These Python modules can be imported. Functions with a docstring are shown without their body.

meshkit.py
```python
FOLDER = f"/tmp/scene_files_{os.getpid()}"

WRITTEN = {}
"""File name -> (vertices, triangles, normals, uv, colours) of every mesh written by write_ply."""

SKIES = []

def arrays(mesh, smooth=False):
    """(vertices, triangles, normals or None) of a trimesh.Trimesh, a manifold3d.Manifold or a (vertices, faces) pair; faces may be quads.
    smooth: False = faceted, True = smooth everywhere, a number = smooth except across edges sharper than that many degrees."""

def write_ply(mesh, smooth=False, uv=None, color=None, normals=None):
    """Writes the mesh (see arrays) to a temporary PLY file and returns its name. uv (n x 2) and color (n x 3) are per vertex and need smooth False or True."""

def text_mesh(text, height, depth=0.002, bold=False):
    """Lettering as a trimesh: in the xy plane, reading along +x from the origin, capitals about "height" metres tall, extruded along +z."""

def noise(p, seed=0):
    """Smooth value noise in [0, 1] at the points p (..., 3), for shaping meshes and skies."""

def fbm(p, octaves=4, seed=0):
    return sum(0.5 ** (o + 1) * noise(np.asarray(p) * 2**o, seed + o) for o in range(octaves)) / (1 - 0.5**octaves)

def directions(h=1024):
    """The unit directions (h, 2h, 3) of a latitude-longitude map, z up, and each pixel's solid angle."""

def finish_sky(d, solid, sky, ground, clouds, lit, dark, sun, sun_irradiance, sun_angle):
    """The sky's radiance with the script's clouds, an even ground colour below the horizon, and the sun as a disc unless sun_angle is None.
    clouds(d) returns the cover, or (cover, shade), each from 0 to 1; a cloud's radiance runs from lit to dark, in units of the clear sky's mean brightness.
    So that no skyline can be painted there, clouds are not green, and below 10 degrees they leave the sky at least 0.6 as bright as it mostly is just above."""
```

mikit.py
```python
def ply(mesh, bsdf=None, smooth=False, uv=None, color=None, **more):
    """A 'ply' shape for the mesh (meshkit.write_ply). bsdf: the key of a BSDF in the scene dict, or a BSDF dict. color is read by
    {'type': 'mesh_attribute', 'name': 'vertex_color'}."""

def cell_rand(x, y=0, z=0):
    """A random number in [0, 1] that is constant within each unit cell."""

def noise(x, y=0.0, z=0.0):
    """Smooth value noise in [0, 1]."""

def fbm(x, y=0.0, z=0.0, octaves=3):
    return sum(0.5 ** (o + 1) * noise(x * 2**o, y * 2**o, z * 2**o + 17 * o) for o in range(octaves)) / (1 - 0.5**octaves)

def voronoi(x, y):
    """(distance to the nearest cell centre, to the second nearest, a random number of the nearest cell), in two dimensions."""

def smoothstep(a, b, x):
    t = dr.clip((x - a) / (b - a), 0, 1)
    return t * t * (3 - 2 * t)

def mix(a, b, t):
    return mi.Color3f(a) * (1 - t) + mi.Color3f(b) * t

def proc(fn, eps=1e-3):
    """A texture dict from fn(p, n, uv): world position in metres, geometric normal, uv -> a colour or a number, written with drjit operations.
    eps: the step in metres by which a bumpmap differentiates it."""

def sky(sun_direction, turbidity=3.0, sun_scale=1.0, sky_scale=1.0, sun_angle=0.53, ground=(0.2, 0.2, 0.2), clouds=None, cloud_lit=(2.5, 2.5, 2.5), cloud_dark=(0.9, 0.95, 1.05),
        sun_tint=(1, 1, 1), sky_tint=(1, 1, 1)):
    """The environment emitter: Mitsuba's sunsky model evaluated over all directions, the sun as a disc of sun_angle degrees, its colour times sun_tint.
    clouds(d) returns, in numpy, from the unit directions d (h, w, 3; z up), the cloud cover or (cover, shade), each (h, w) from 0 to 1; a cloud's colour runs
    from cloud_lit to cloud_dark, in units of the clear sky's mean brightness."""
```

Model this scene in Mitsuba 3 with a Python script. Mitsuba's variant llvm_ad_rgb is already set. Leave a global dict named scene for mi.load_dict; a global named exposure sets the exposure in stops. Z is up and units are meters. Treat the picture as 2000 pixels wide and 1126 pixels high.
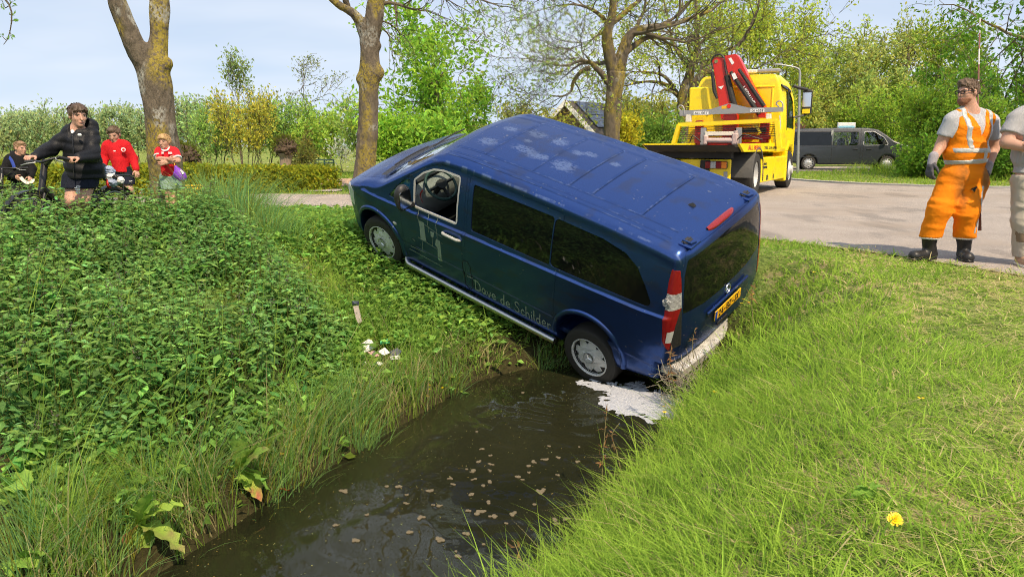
import math, numpy as np, trimesh, shapely, mitsuba as mi, drjit as dr, mikit, meshkit
import manifold3d as m3
from shapely.geometry import Polygon, Point, LineString
from shapely.ops import unary_union
from scipy.spatial import cKDTree
from scipy.spatial.transform import Rotation as Rot
from mikit import proc, noise, fbm, voronoi, cell_rand, smoothstep, mix
m3.Manifold.__mul__ = lambda a, b: a ^ b
T = mi.ScalarTransform4f
scene, labels = {}, {}
# ------------------------------------------------------------------ camera, sky, exposure
CAM_H, FPX, HORIZON = 1.15, 1488.0, 285.0
PITCH = math.atan((563.0 - HORIZON) / FPX)
scene['camera'] = {
 'type': 'perspective', 'fov_axis': 'x', 'fov': 2 * math.degrees(math.atan(1000.0 / FPX)),
 'near_clip': 0.05, 'far_clip': 3000.0,
 'to_world': T().look_at(origin=[0, 0, CAM_H], target=[0, math.cos(PITCH), CAM_H - math.sin(PITCH)], up=[0, 0, 1]),
}
SUN = np.array([0.26, -0.60, 0.76])
def sky_clouds(d):
 q = d / np.maximum(d[..., 2:3] + 0.18, 0.05)
 a = meshkit.fbm(np.stack([q[..., 0] * 0.55 + 3, q[..., 1] * 0.9, q[..., 2] * 0 + 1], -1), 5, 3)
 b = meshkit.fbm(np.stack([q[..., 0] * 1.7, q[..., 1] * 3.4 + 5, q[..., 2] * 0 + 4], -1), 5, 9)
 veil = np.clip(0.68 + 0.55 * (a - 0.45) + 0.40 * (b - 0.5), 0.3, 0.95)
 return veil, np.clip(0.35 + 1.2 * (0.5 - a), 0, 1)
scene['sky'] = mikit.sky(SUN.tolist(), turbidity=3.0, clouds=sky_clouds, cloud_lit=(2.75, 2.95, 3.25), cloud_dark=(2.1, 2.4, 2.9), sun_tint=(1.0, 0.97, 0.92), sun_angle=1.0)
exposure = 1.85
# ------------------------------------------------------------------ helpers
rng = np.random.default_rng(11)
def key_for(name):
 if name not in scene and name not in labels and not any(k.startswith(name + '__') for k in scene):
  return name
 n = 1
 while True:
  k = f'{name}_{n:03d}'
  if k not in scene and k not in labels and not any(q.startswith(k + '__') for q in scene):
   return k
  n += 1
def part_key(parent, name):
 k = f'{parent}__{name}'
 if k not in scene:
  return k
 n = 1
 while f'{k}_{n:03d}' in scene:
  n += 1
 return f'{k}_{n:03d}'
def thing(name, label, cat, group=None):
 k = key_for(name)
 labels[k] = {'label': label, 'category': cat}
 if group:
  labels[k]['group'] = group
 return k
def put(mesh, bsdf, parent, name, smooth=False, color=None, label=None, kind=None, xf=None, uv=None, normals=None):
 """One entry of the scene: a part of 'parent' (or a top-level one when parent is None)."""
 k = part_key(parent, name) if parent else name
 if xf is not None:
  if hasattr(mesh, 'to_mesh'):
   mesh = from_man(mesh)
  v, f = (mesh.vertices, mesh.faces) if hasattr(mesh, 'vertices') else mesh
  v = np.asarray(v) @ np.asarray(xf)[:3, :3].T + np.asarray(xf)[:3, 3]
  if normals is not None:
   normals = np.asarray(normals) @ np.asarray(xf)[:3, :3].T
  mesh = (v, f)
 if normals is not None:
  path = meshkit.write_ply(mesh, False, uv, color, normals=normals)
  s = {'type': 'ply', 'filename': path, 'face_normals': False, 'bsdf': {'type': 'ref', 'id': bsdf}}
 else:
  s = mikit.ply(mesh, bsdf, smooth, uv=uv, color=color)
 scene[k] = s
 if label or kind:
  labels.setdefault(k, {})
  if label:
   labels[k]['label'] = label
  if kind:
   labels[k]['kind'] = kind
 return k
def structure(name, mesh, bsdf, **kw):
 put(mesh, bsdf, None, name, **kw)
 labels[name] = {'kind': 'structure', 'label': name.replace('_', ' '), 'category': name.split('_')[-1]}
 return name
def from_man(m):
 q = m.to_mesh()
 return trimesh.Trimesh(np.array(q.vert_properties[:, :3], float), np.array(q.tri_verts, int), process=False)
def man(mesh):
 return m3.Manifold(m3.Mesh(vert_properties=np.asarray(mesh.vertices, np.float32), tri_verts=np.asarray(mesh.faces, np.uint32)))
def xf_of(loc=(0, 0, 0), R=None, rotz=0.0, scale=1.0):
 M = np.eye(4)
 M[:3, :3] = (np.eye(3) if R is None else np.asarray(R)) @ Rot.from_euler('z', rotz).as_matrix() * scale
 M[:3, 3] = loc
 return M
def cat(*ms):
 ms = [m for g in ms for m in (g if isinstance(g, (list, tuple)) else [g])]
 ms = [from_man(m) if hasattr(m, 'to_mesh') else m for m in ms]
 return trimesh.util.concatenate(ms)
def box(x0, x1, y0, y1, z0, z1, c=0.0):
 """A box with chamfered edges."""
 if c <= 0:
  m = trimesh.creation.box((x1 - x0, y1 - y0, z1 - z0))
  m.apply_translation(((x0 + x1) / 2, (y0 + y1) / 2, (z0 + z1) / 2))
  return m
 c = min(c, 0.45 * min(x1 - x0, y1 - y0, z1 - z0))
 p = []
 for sx in (0, 1):
  for sy in (0, 1):
   for sz in (0, 1):
    q = np.array([(x0, x1)[sx], (y0, y1)[sy], (z0, z1)[sz]])
    d = np.array([1 - 2 * sx, 1 - 2 * sy, 1 - 2 * sz]) * c
    p += [q + d * (0, 1, 1), q + d * (1, 0, 1), q + d * (1, 1, 0)]
 return trimesh.convex.convex_hull(np.array(p))
def hull(pts):
 return trimesh.convex.convex_hull(np.asarray(pts, float))
def tube(pts, radii, sides=8, cap=True):
 p = np.asarray(pts, float)
 r = np.broadcast_to(np.asarray(radii, float), (len(p),))
 t = np.gradient(p, axis=0)
 t /= np.linalg.norm(t, axis=1, keepdims=True) + 1e-12
 ref = np.array([0, 0, 1.0]) if abs(t[:, 2]).mean() < 0.8 else np.array([1.0, 0, 0])
 a = np.cross(t, ref)
 a /= np.linalg.norm(a, axis=1, keepdims=True) + 1e-12
 b = np.cross(t, a)
 ang = np.arange(sides) * 2 * np.pi / sides
 v = p[:, None] + r[:, None, None] * (np.cos(ang)[None, :, None] * a[:, None] + np.sin(ang)[None, :, None] * b[:, None])
 v = v.reshape(-1, 3)
 i, j = np.meshgrid(np.arange(len(p) - 1), np.arange(sides), indexing='ij')
 q = np.stack([i * sides + j, i * sides + (j + 1) % sides, (i + 1) * sides + (j + 1) % sides, (i + 1) * sides + j], -1).reshape(-1, 4)
 f = np.vstack([q[:, [0, 1, 2]], q[:, [0, 2, 3]]])
 if cap:
  n = len(v)
  v = np.vstack([v, p[:1], p[-1:]])
  k = np.arange(sides)
  e = (len(p) - 1) * sides
  f = np.vstack([f, np.stack([k * 0 + n, (k + 1) % sides, k], 1), np.stack([k * 0 + n + 1, e + k, e + (k + 1) % sides], 1)])
 m = trimesh.Trimesh(v, f, process=False)
 return m
def spline(pts, n=24):
 """A smooth curve through the points (Catmull-Rom)."""
 p = np.asarray(pts, float)
 p = np.vstack([2 * p[0] - p[1], p, 2 * p[-1] - p[-2]])
 out = []
 m = len(p) - 3
 for u in np.linspace(0, m - 1e-9, n):
  i = int(u)
  t = u - i
  a, b, c, d = p[i:i + 4]
  out.append(0.5 * (2 * b + (c - a) * t + (2 * a - 5 * b + 4 * c - d) * t * t + (3 * b - a - 3 * c + d) * t ** 3))
 return np.array(out)
def extrude(poly, h, axis='z', at=0.0):
 """A polygon extruded by h: axis z: (x,y) polygon up from 'at'; axis y: an (x,z) polygon from y=at; axis x: a (y,z) polygon from x=at."""
 if not isinstance(poly, (Polygon, shapely.MultiPolygon)):
  poly = Polygon(poly)
 m = cat([trimesh.creation.extrude_polygon(g, h, engine='earcut') for g in getattr(poly, 'geoms', [poly])])
 v = np.array(m.vertices)
 if axis == 'y':
  v = np.stack([v[:, 0], v[:, 2] + at, v[:, 1]], 1)
  return trimesh.Trimesh(v, m.faces[:, ::-1], process=False)
 if axis == 'x':
  v = np.stack([v[:, 2] + at, v[:, 0], v[:, 1]], 1)
  return trimesh.Trimesh(v, m.faces, process=False)
 v[:, 2] += at
 return trimesh.Trimesh(v, m.faces, process=False)
def revolve(profile, n=32, axis='z', arc=None):
 """A profile of (radius, height) points turned about an axis."""
 p = np.asarray(profile, float)
 a = np.arange(n) * 2 * np.pi / n
 v = np.stack([p[None, :, 0] * np.cos(a)[:, None], p[None, :, 0] * np.sin(a)[:, None], np.broadcast_to(p[None, :, 1], (n, len(p)))], -1)
 m = len(p)
 i, j = np.meshgrid(np.arange(n), np.arange(m - 1), indexing='ij')
 q = np.stack([i * m + j, ((i + 1) % n) * m + j, ((i + 1) % n) * m + j + 1, i * m + j + 1], -1).reshape(-1, 4)
 v = v.reshape(-1, 3)
 if axis == 'y':
  v = np.stack([v[:, 0], v[:, 2], -v[:, 1]], 1)
 if axis == 'x':
  v = np.stack([v[:, 2], v[:, 0], v[:, 1]], 1)
 msh = trimesh.Trimesh(v, np.vstack([q[:, [0, 1, 2]], q[:, [0, 2, 3]]]), process=False)
 msh.update_faces(msh.nondegenerate_faces())
 return msh
def ribbon(pts, w, up, thick=0.004):
 """A flat strip along the points."""
 p = np.asarray(pts, float)
 t = np.gradient(p, axis=0)
 t /= np.linalg.norm(t, axis=1, keepdims=True)
 u = np.broadcast_to(np.asarray(up, float), p.shape)
 s = np.cross(t, u)
 s /= np.linalg.norm(s, axis=1, keepdims=True)
 w = np.broadcast_to(np.asarray(w, float), (len(p),))[:, None]
 v = np.concatenate([p - s * w / 2, p + s * w / 2, p + s * w / 2 - u * thick, p - s * w / 2 - u * thick])
 n = len(p)
 f = []
 for a, b in ((0, 1), (1, 2), (2, 3), (3, 0)):
  i = np.arange(n - 1)
  f.append(np.stack([a * n + i, b * n + i, b * n + i + 1], 1))
  f.append(np.stack([a * n + i, b * n + i + 1, a * n + i + 1], 1))
 f = np.vstack(f + [np.array([[0, 3 * n, 2 * n], [0, 2 * n, n], [n - 1, 2 * n - 1, 3 * n - 1], [n - 1, 3 * n - 1, 4 * n - 1]])])
 return trimesh.Trimesh(v, f, process=False)
def grid_mesh(P):
 """A sheet from an (n, m, 3) array of points."""
 n, m = P.shape[:2]
 i, j = np.meshgrid(np.arange(n - 1), np.arange(m - 1), indexing='ij')
 q = np.stack([i * m + j, (i + 1) * m + j, (i + 1) * m + j + 1, i * m + j + 1], -1).reshape(-1, 4)
 return trimesh.Trimesh(P.reshape(-1, 3), np.vstack([q[:, [0, 1, 2]], q[:, [0, 2, 3]]]), process=False)
def surface_nets(f, origin, h):
 """The zero surface of a sampled field (negative inside) as a smooth mesh."""
 s = f < 0
 n = np.array(f.shape) - 1
 acc = np.zeros((*n, 3))
 cnt = np.zeros(n)
 corners = [(a, b, c) for a in (0, 1) for b in (0, 1) for c in (0, 1)]
 sl = lambda o: tuple(slice(o[k], o[k] + n[k]) for k in range(3))
 for ca in corners:
  for ax in range(3):
   if ca[ax]:
    continue
   cb = list(ca)
   cb[ax] = 1
   fa, fb = f[sl(ca)], f[sl(cb)]
   x = (fa < 0) != (fb < 0)
   t = np.where(x, fa / np.where(fa == fb, 1, fa - fb), 0)
   for k in range(3):
    acc[..., k] += np.where(x, ca[k] + (t if k == ax else 0), 0)
   cnt += x
 on = cnt > 0
 idx = -np.ones(n, int)
 idx[on] = np.arange(on.sum())
 v = (acc[on] / cnt[on][:, None] + np.argwhere(on)) * h + origin
 faces = []
 for ax in range(3):
  u, w = (ax + 1) % 3, (ax + 2) % 3
  lo = [slice(None)] * 3
  hi = [slice(None)] * 3
  lo[ax], hi[ax] = slice(0, -1), slice(1, None)
  a, b = s[tuple(lo)], s[tuple(hi)]
  for flip, e in ((0, a & ~b), (1, ~a & b)):
   p = np.argwhere(e)
   p = p[(p[:, u] > 0) & (p[:, w] > 0) & (p[:, u] < n[u]) & (p[:, w] < n[w])]
   if not len(p):
    continue
   def at(du, dw):
    q = p.copy()
    q[:, u] += du
    q[:, w] += dw
    return idx[q[:, 0], q[:, 1], q[:, 2]]
   q = np.stack([at(-1, -1), at(0, -1), at(0, 0), at(-1, 0)], 1)
   faces.append(q[:, ::-1] if flip else q)
 q = np.vstack(faces)
 return trimesh.Trimesh(v, np.vstack([q[:, [0, 1, 2]], q[:, [0, 2, 3]]]), process=False)
class Blob:
 """A signed distance field put together from round cones and ellipsoids, turned into one mesh."""
 def __init__(self, k=0.03):
  self.prims, self.k, self.cuts, self.carve = [], k, [], []
 def cone(self, a, b, ra, rb, k=None):
  self.prims.append(('c', np.array(a, float), np.array(b, float), ra, rb, self.k if k is None else k))
  return self
 def ball(self, c, r, k=None, R=None):
  r = np.broadcast_to(np.asarray(r, float), (3,))
  self.prims.append(('e', np.array(c, float), r, R, None, self.k if k is None else k))
  return self
 def chain(self, pts, radii, k=None):
  for i in range(len(pts) - 1):
   self.cone(pts[i], pts[i + 1], radii[i], radii[i + 1], k)
  return self
 def cut(self, point, normal):
  """Keeps the side that the normal points away from."""
  self.cuts.append((np.array(point, float), np.array(normal, float) / np.linalg.norm(normal)))
  return self
 def hole(self, a, b, ra, rb):
  self.carve.append((np.array(a, float), np.array(b, float), ra, rb))
  return self
 @staticmethod
 def _cone(P, a, b, ra, rb):
  d = b - a
  L = d @ d + 1e-12
  t = np.clip(((P - a) @ d) / L, 0, 1)
  return np.linalg.norm(P - a - t[..., None] * d, axis=-1) - (ra + (rb - ra) * t)
 def mesh(self, h=0.012, bump=None, grow=0.0, extra=None):
  lo, hi = [], []
  for p in self.prims:
   if p[0] == 'c':
    r = max(p[3], p[4])
    lo.append(np.minimum(p[1], p[2]) - r), hi.append(np.maximum(p[1], p[2]) + r)
   else:
    lo.append(p[1] - p[2].max()), hi.append(p[1] + p[2].max())
  lo, hi = np.min(lo, 0) - 0.05 - grow, np.max(hi, 0) + 0.05 + grow
  n = np.ceil((hi - lo) / h).astype(int) + 1
  f = np.full(n, 0.5)
  ax = [lo[k] + h * np.arange(n[k]) for k in range(3)]
  for p in self.prims:
   pad = p[5] * 1.5 + 0.04
   if p[0] == 'c':
    r = max(p[3], p[4]) + pad
    l, u = np.minimum(p[1], p[2]) - r, np.maximum(p[1], p[2]) + r
   else:
    r = p[2].max() + pad
    l, u = p[1] - r, p[1] + r
   i0 = np.maximum(((l - lo) / h).astype(int), 0)
   i1 = np.minimum(((u - lo) / h).astype(int) + 2, n)
   sl = tuple(slice(a, b) for a, b in zip(i0, i1))
   P = np.stack(np.meshgrid(*[ax[k][i0[k]:i1[k]] for k in range(3)], indexing='ij'), -1)
   if p[0] == 'c':
    d = self._cone(P, p[1], p[2], p[3], p[4])
   else:
    q = P - p[1]
    if p[3] is not None:
     q = q @ np.asarray(p[3])
    k0 = np.linalg.norm(q / p[2], axis=-1)
    k1 = np.linalg.norm(q / p[2] ** 2, axis=-1)
    d = np.where(k1 > 1e-9, k0 * (k0 - 1) / np.maximum(k1, 1e-9), -p[2].min())
   g, k = f[sl], p[5]
   if k > 0:
    hh = np.clip(0.5 + 0.5 * (g - d) / k, 0, 1)
    f[sl] = g * (1 - hh) + d * hh - k * hh * (1 - hh)
   else:
    f[sl] = np.minimum(g, d)
  f -= grow
  if bump is not None or self.cuts or self.carve or extra is not None:
   P = np.stack(np.meshgrid(*ax, indexing='ij'), -1)
   if bump is not None:
    near = np.abs(f) < 0.06
    f[near] += bump(P[near])
   for c, nn in self.cuts:
    f = np.maximum(f, (P - c) @ nn)
   if extra is not None:
    f = np.maximum(f, extra(P))
   for a, b, ra, rb in self.carve:
    f = np.maximum(f, -self._cone(P, a, b, ra, rb))
  f[0], f[-1], f[:, 0], f[:, -1], f[:, :, 0], f[:, :, -1] = 1, 1, 1, 1, 1, 1
  return surface_nets(f, lo, h)
def at_plane(px, py, p0, n):
 """Where the line of sight of a photograph pixel (2000 wide) meets a plane: used to measure sizes off the photograph."""
 c, s = math.cos(PITCH), math.sin(PITCH)
 a, b = (px - 1000.0) / FPX, -(py - 563.0) / FPX
 r = np.array([a, c + b * s, -s + b * c])
 o = np.array([0, 0, CAM_H])
 return o + r * ((np.asarray(p0) - o) @ np.asarray(n) / (r @ np.asarray(n)))
def at_y(px, py, y):
 return at_plane(px, py, (0, y, 0), (0, 1, 0))
def at_z(px, py, z=0.0):
 return at_plane(px, py, (0, 0, z), (0, 0, 1))
def leaf_mesh(pos, axis, normal, length, width, color, shape='leaf', fold=0.25, droop=0.25):
 """Many leaves as one mesh: each a folded blade of 4 or 6 triangles along 'axis'. All arguments are arrays over the leaves."""
 n = len(pos)
 axis = axis / (np.linalg.norm(axis, axis=1, keepdims=True) + 1e-9)
 side = np.cross(axis, normal)
 side /= np.linalg.norm(side, axis=1, keepdims=True) + 1e-9
 up = np.cross(side, axis)
 L, W = np.broadcast_to(length, (n,))[:, None], np.broadcast_to(width, (n,))[:, None]
 if shape == 'leaf':
  st = [(0.0, 0.0), (0.38, 0.5), (1.0, 0.0)]
  ts = [0, 0.38, 1.0]
  base = pos
  mid = pos + axis * L * 0.42 + up * L * 0.04
  tip = pos + axis * L - up * L * droop
  l = pos + axis * L * 0.36 + side * W * 0.5 + up * W * fold
  r = pos + axis * L * 0.36 - side * W * 0.5 + up * W * fold
  v = np.stack([base, l, mid, r, tip], 1).reshape(-1, 3)
  f = np.array([[0, 2, 1], [0, 3, 2], [1, 2, 4], [2, 3, 4]])
  k = 5
 else:
  l0 = pos + side * W * 0.5
  r0 = pos - side * W * 0.5
  l1 = pos + axis * L * 0.55 + side * W * 0.4
  r1 = pos + axis * L * 0.55 - side * W * 0.4
  tip = pos + axis * L - up * L * droop
  v = np.stack([l0, r0, l1, r1, tip], 1).reshape(-1, 3)
  f = np.array([[0, 1, 3], [0, 3, 2], [2, 3, 4]])
  k = 5
 F = (f[None] + (np.arange(n) * k)[:, None, None]).reshape(-1, 3)
 return trimesh.Trimesh(v, F, process=False), np.repeat(np.asarray(color, float), k, 0)
def unit(v):
 v = np.asarray(v, float)
 return v / (np.linalg.norm(v, axis=-1, keepdims=True) + 1e-12)
def tint(n, base, spread=0.25, hue=0.12, r=rng):
 """n colours about a base colour."""
 b = np.exp(r.normal(0, spread, (n, 1)))
 h = np.exp(r.normal(0, hue, (n, 1)))
 return np.clip(np.asarray(base) * b * np.hstack([h, np.ones((n, 1)), 1 / h]), 0.002, 0.9)
# ------------------------------------------------------------------ materials
def mat(key, d):
 scene['mat_' + key] = d
 return 'mat_' + key
def rgb(c):
 return {'type': 'rgb', 'value': [float(x) for x in c]}
def plain(key, color, rough=0.6, metallic=0.0, spec=0.5, **kw):
 c = color if isinstance(color, dict) else rgb(color)
 return mat(key, {'type': 'twosided', 'bsdf': {'type': 'principled', 'base_color': c, 'roughness': rough, 'metallic': metallic, 'specular': spec, **kw}})
def cloth(key, color, scale=120.0, amount=0.12, rough=0.9, wr=0.004, wscale=9.0):
 c0 = np.array(color)
 base = proc(lambda p, n, uv: mix(c0 * (1 - amount), c0 * (1 + amount), fbm(p.x * scale, p.y * scale, p.z * scale, 3)))
 return mat(key, {'type': 'bumpmap', 'arbitrary': proc(lambda p, n, uv: fbm(p.x * wscale + 3, p.y * wscale, p.z * wscale * 1.4, 3), eps=2e-3), 'scale': wr * 5,
                     'bsdf': {'type': 'twosided', 'bsdf': {'type': 'principled', 'base_color': base, 'roughness': rough, 'specular': 0.25, 'sheen': 0.3}}})
VC = {'type': 'mesh_attribute', 'name': 'vertex_color'}
LEAF = mat('leaf', {'type': 'principledthin', 'base_color': VC, 'roughness': 0.55, 'diff_trans': 1.0, 'spec_trans': 0.0, 'eta': 1.35})
LEAF_GLOSSY = mat('leaf_glossy', {'type': 'principledthin', 'base_color': VC, 'roughness': 0.38, 'diff_trans': 0.5, 'spec_trans': 0.0, 'eta': 1.45})
SOLID_VC = mat('solid_vc', {'type': 'twosided', 'bsdf': {'type': 'principled', 'base_color': VC, 'roughness': 0.7, 'specular': 0.3}})
# ------------------------------------------------------------------ the setting: ground, ditch water, roads
WATER_Z = -1.25
SHORE = np.array([(-7.5, -5.0), (-4.4, 0.0), (-2.75, 2.7), (-2.03, 3.95), (-1.62, 5.0), (-1.24, 5.75), (-0.73, 6.85), (-0.38, 7.6), (0.05, 7.98), (0.48, 8.16), (0.95, 8.12),
                  (1.42, 7.72), (1.74, 7.2), (1.62, 6.62), (1.26, 5.85), (0.80, 4.78), (0.38, 4.02), (-0.18, 3.05), (-1.9, 0.0), (-4.6, -5.0)])
SHORE_POLY = Polygon(SHORE)
def shore_distance(xy):
 d = shapely.distance(shapely.points(xy), SHORE_POLY.exterior)
 return np.where(shapely.contains_xy(SHORE_POLY, xy[:, 0], xy[:, 1]), -d, d)
def ground_z(xy, bumps=True):
 xy = np.atleast_2d(np.asarray(xy, float))
 x, y = xy[:, 0], xy[:, 1]
 d = shore_distance(xy)
 dd = np.array([0.518, 0.855])
 rel = xy - np.array([0.45, 8.0])
 along = rel @ dd
 across = rel @ np.array([-0.855, 0.518])
 left = np.clip((across + 0.55) / 0.5, 0, 1)
 end = np.clip((along - 1.6) / 1.6, 0, 1)
 wl = 3.3 * (1 - end) + 2.4 * end
 w = wl * left + 1.5 * (1 - left)
 s = np.clip(d / w, 0, 1)
 ease = np.where(left > 0.5, s ** 1.15, s ** 0.85)
 ease = ease * (1 - 0.35 * np.clip((s - 0.6) / 0.4, 0, 1)) + 0.35 * np.clip((s - 0.6) / 0.4, 0, 1)
 out = WATER_Z + 0.22 * (1 - np.exp(-np.maximum(d, 0) / 0.10)) + (-WATER_Z - 0.22) * ease
 z = np.where(d > 0, out, WATER_Z - 0.55 * (1 - np.exp(-np.maximum(-d, 0) / 0.35)))
 if bumps:
  p = np.stack([x, y, 0 * x], 1)
  near = np.exp(-np.maximum(np.hypot(x, y) - 9, 0) / 6)
  slope = np.clip(d / 0.3, 0, 1)
  z = z + near * slope * ((meshkit.fbm(p * 0.9, 4, 5) - 0.5) * 0.13 * (s < 1) + (meshkit.fbm(p * 2.5, 3, 6) - 0.5) * 0.05)
 return z
ROAD = Polygon([(26, -14), (9, -3), (5.6, 4.2), (4.95, 5.9), (4.52, 6.95), (4.1, 8.05), (3.3, 9.35), (1.8, 11.0), (-0.6, 12.5), (-3.4, 13.35), (-8, 14.2), (-20, 15.6), (-60, 19),
    (-60, 24), (-20, 21), (-8, 19.3), (-4.6, 18.4), (-1.5, 19.2), (1.6, 23), (4.0, 29), (6.5, 37), (14, 60), (19, 60), (12.5, 40.2), (10.9, 34.5), (9.75, 29.0), (9.6, 26.4), (10.2, 24.1), (11.4, 22.5), (12.9, 21.45), (14.6, 21.2), (24, 21.8), (60, 27), (60, 5)])
BACK_ROAD = Polygon([(12.3, 39.6), (11.4, 35.4), (16.7, 36.4), (26, 39.4), (60, 52), (60, 58), (26, 45.5), (14, 42.6)])
PATH = Polygon([(-4.55, 19.55), (-5.9, 19.95), (-11, 19.6), (-40, 23), (-40, 24.2), (-11, 20.7), (-5.7, 21.0), (-4.4, 20.6)])
PLOT = Polygon([(-4.2, 22.0), (-6.3, 23.0), (-7.6, 27.5), (-3.6, 27.5), (-2.2, 24)])
ROADS = unary_union([ROAD, BACK_ROAD, PATH, PLOT])
def axis_steps(lo, hi, a, b, step):
 v = list(np.arange(a, b + 1e-6, step))
 s = step
 while v[-1] < hi:
  s *= 1.22
  v.append(v[-1] + s)
 s = step
 while v[0] > lo:
  s *= 1.22
  v.insert(0, v[0] - s)
 return np.array(v)
gx, gy = axis_steps(-700, 700, -7.0, 5.5, 0.10), axis_steps(-60, 1200, 0.8, 12.5, 0.10)
G = np.stack(np.meshgrid(gx, gy, indexing='ij'), -1)
GZ = ground_z(G.reshape(-1, 2)).reshape(G.shape[:2])
far = np.hypot(G[..., 0], G[..., 1]) > 16
on_road = shapely.contains_xy(unary_union([ROADS.buffer(0.35)]), G[..., 0], G[..., 1])
GZ = np.where(on_road | far, -0.012, GZ)
def ground_color(p, n, uv):
 a = fbm(p.x * 1.3, p.y * 1.3, 2.0, 4)
 b = fbm(p.x * 9.0, p.y * 9.0, p.z * 9.0, 3)
 c = fbm(p.x * 46.0, p.y * 46.0, p.z * 40.0, 3)
 grass = mix((0.060, 0.095, 0.020), (0.170, 0.225, 0.050), smoothstep(0.3, 0.72, 0.5 * b + 0.5 * c))
 straw = mix((0.20, 0.17, 0.08), (0.36, 0.30, 0.15), c)
 soil = mix((0.020, 0.020, 0.008), (0.060, 0.052, 0.022), c)
 lawn = mix(grass, straw, smoothstep(0.50, 0.66, a) * smoothstep(0.42, 0.62, b) * 0.85)
 return mix(soil, lawn, smoothstep(-0.75, -0.30, p.z))
mat('ground', {'type': 'bumpmap', 'arbitrary': proc(lambda p, n, uv: fbm(p.x * 30, p.y * 30, p.z * 30, 3), eps=4e-3), 'scale': 0.02,
               'bsdf': {'type': 'twosided', 'bsdf': {'type': 'principled', 'base_color': proc(ground_color), 'roughness': 0.95, 'specular': 0.15}}})
structure('ground', grid_mesh(np.dstack([G, GZ])), 'mat_ground', smooth=True)
def sheet(poly, z, step=None):
 """A flat polygon as triangles."""
 v, f = trimesh.creation.triangulate_polygon(poly, engine='earcut')
 return trimesh.Trimesh(np.column_stack([v, np.full(len(v), z)]), f, process=False)
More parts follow.
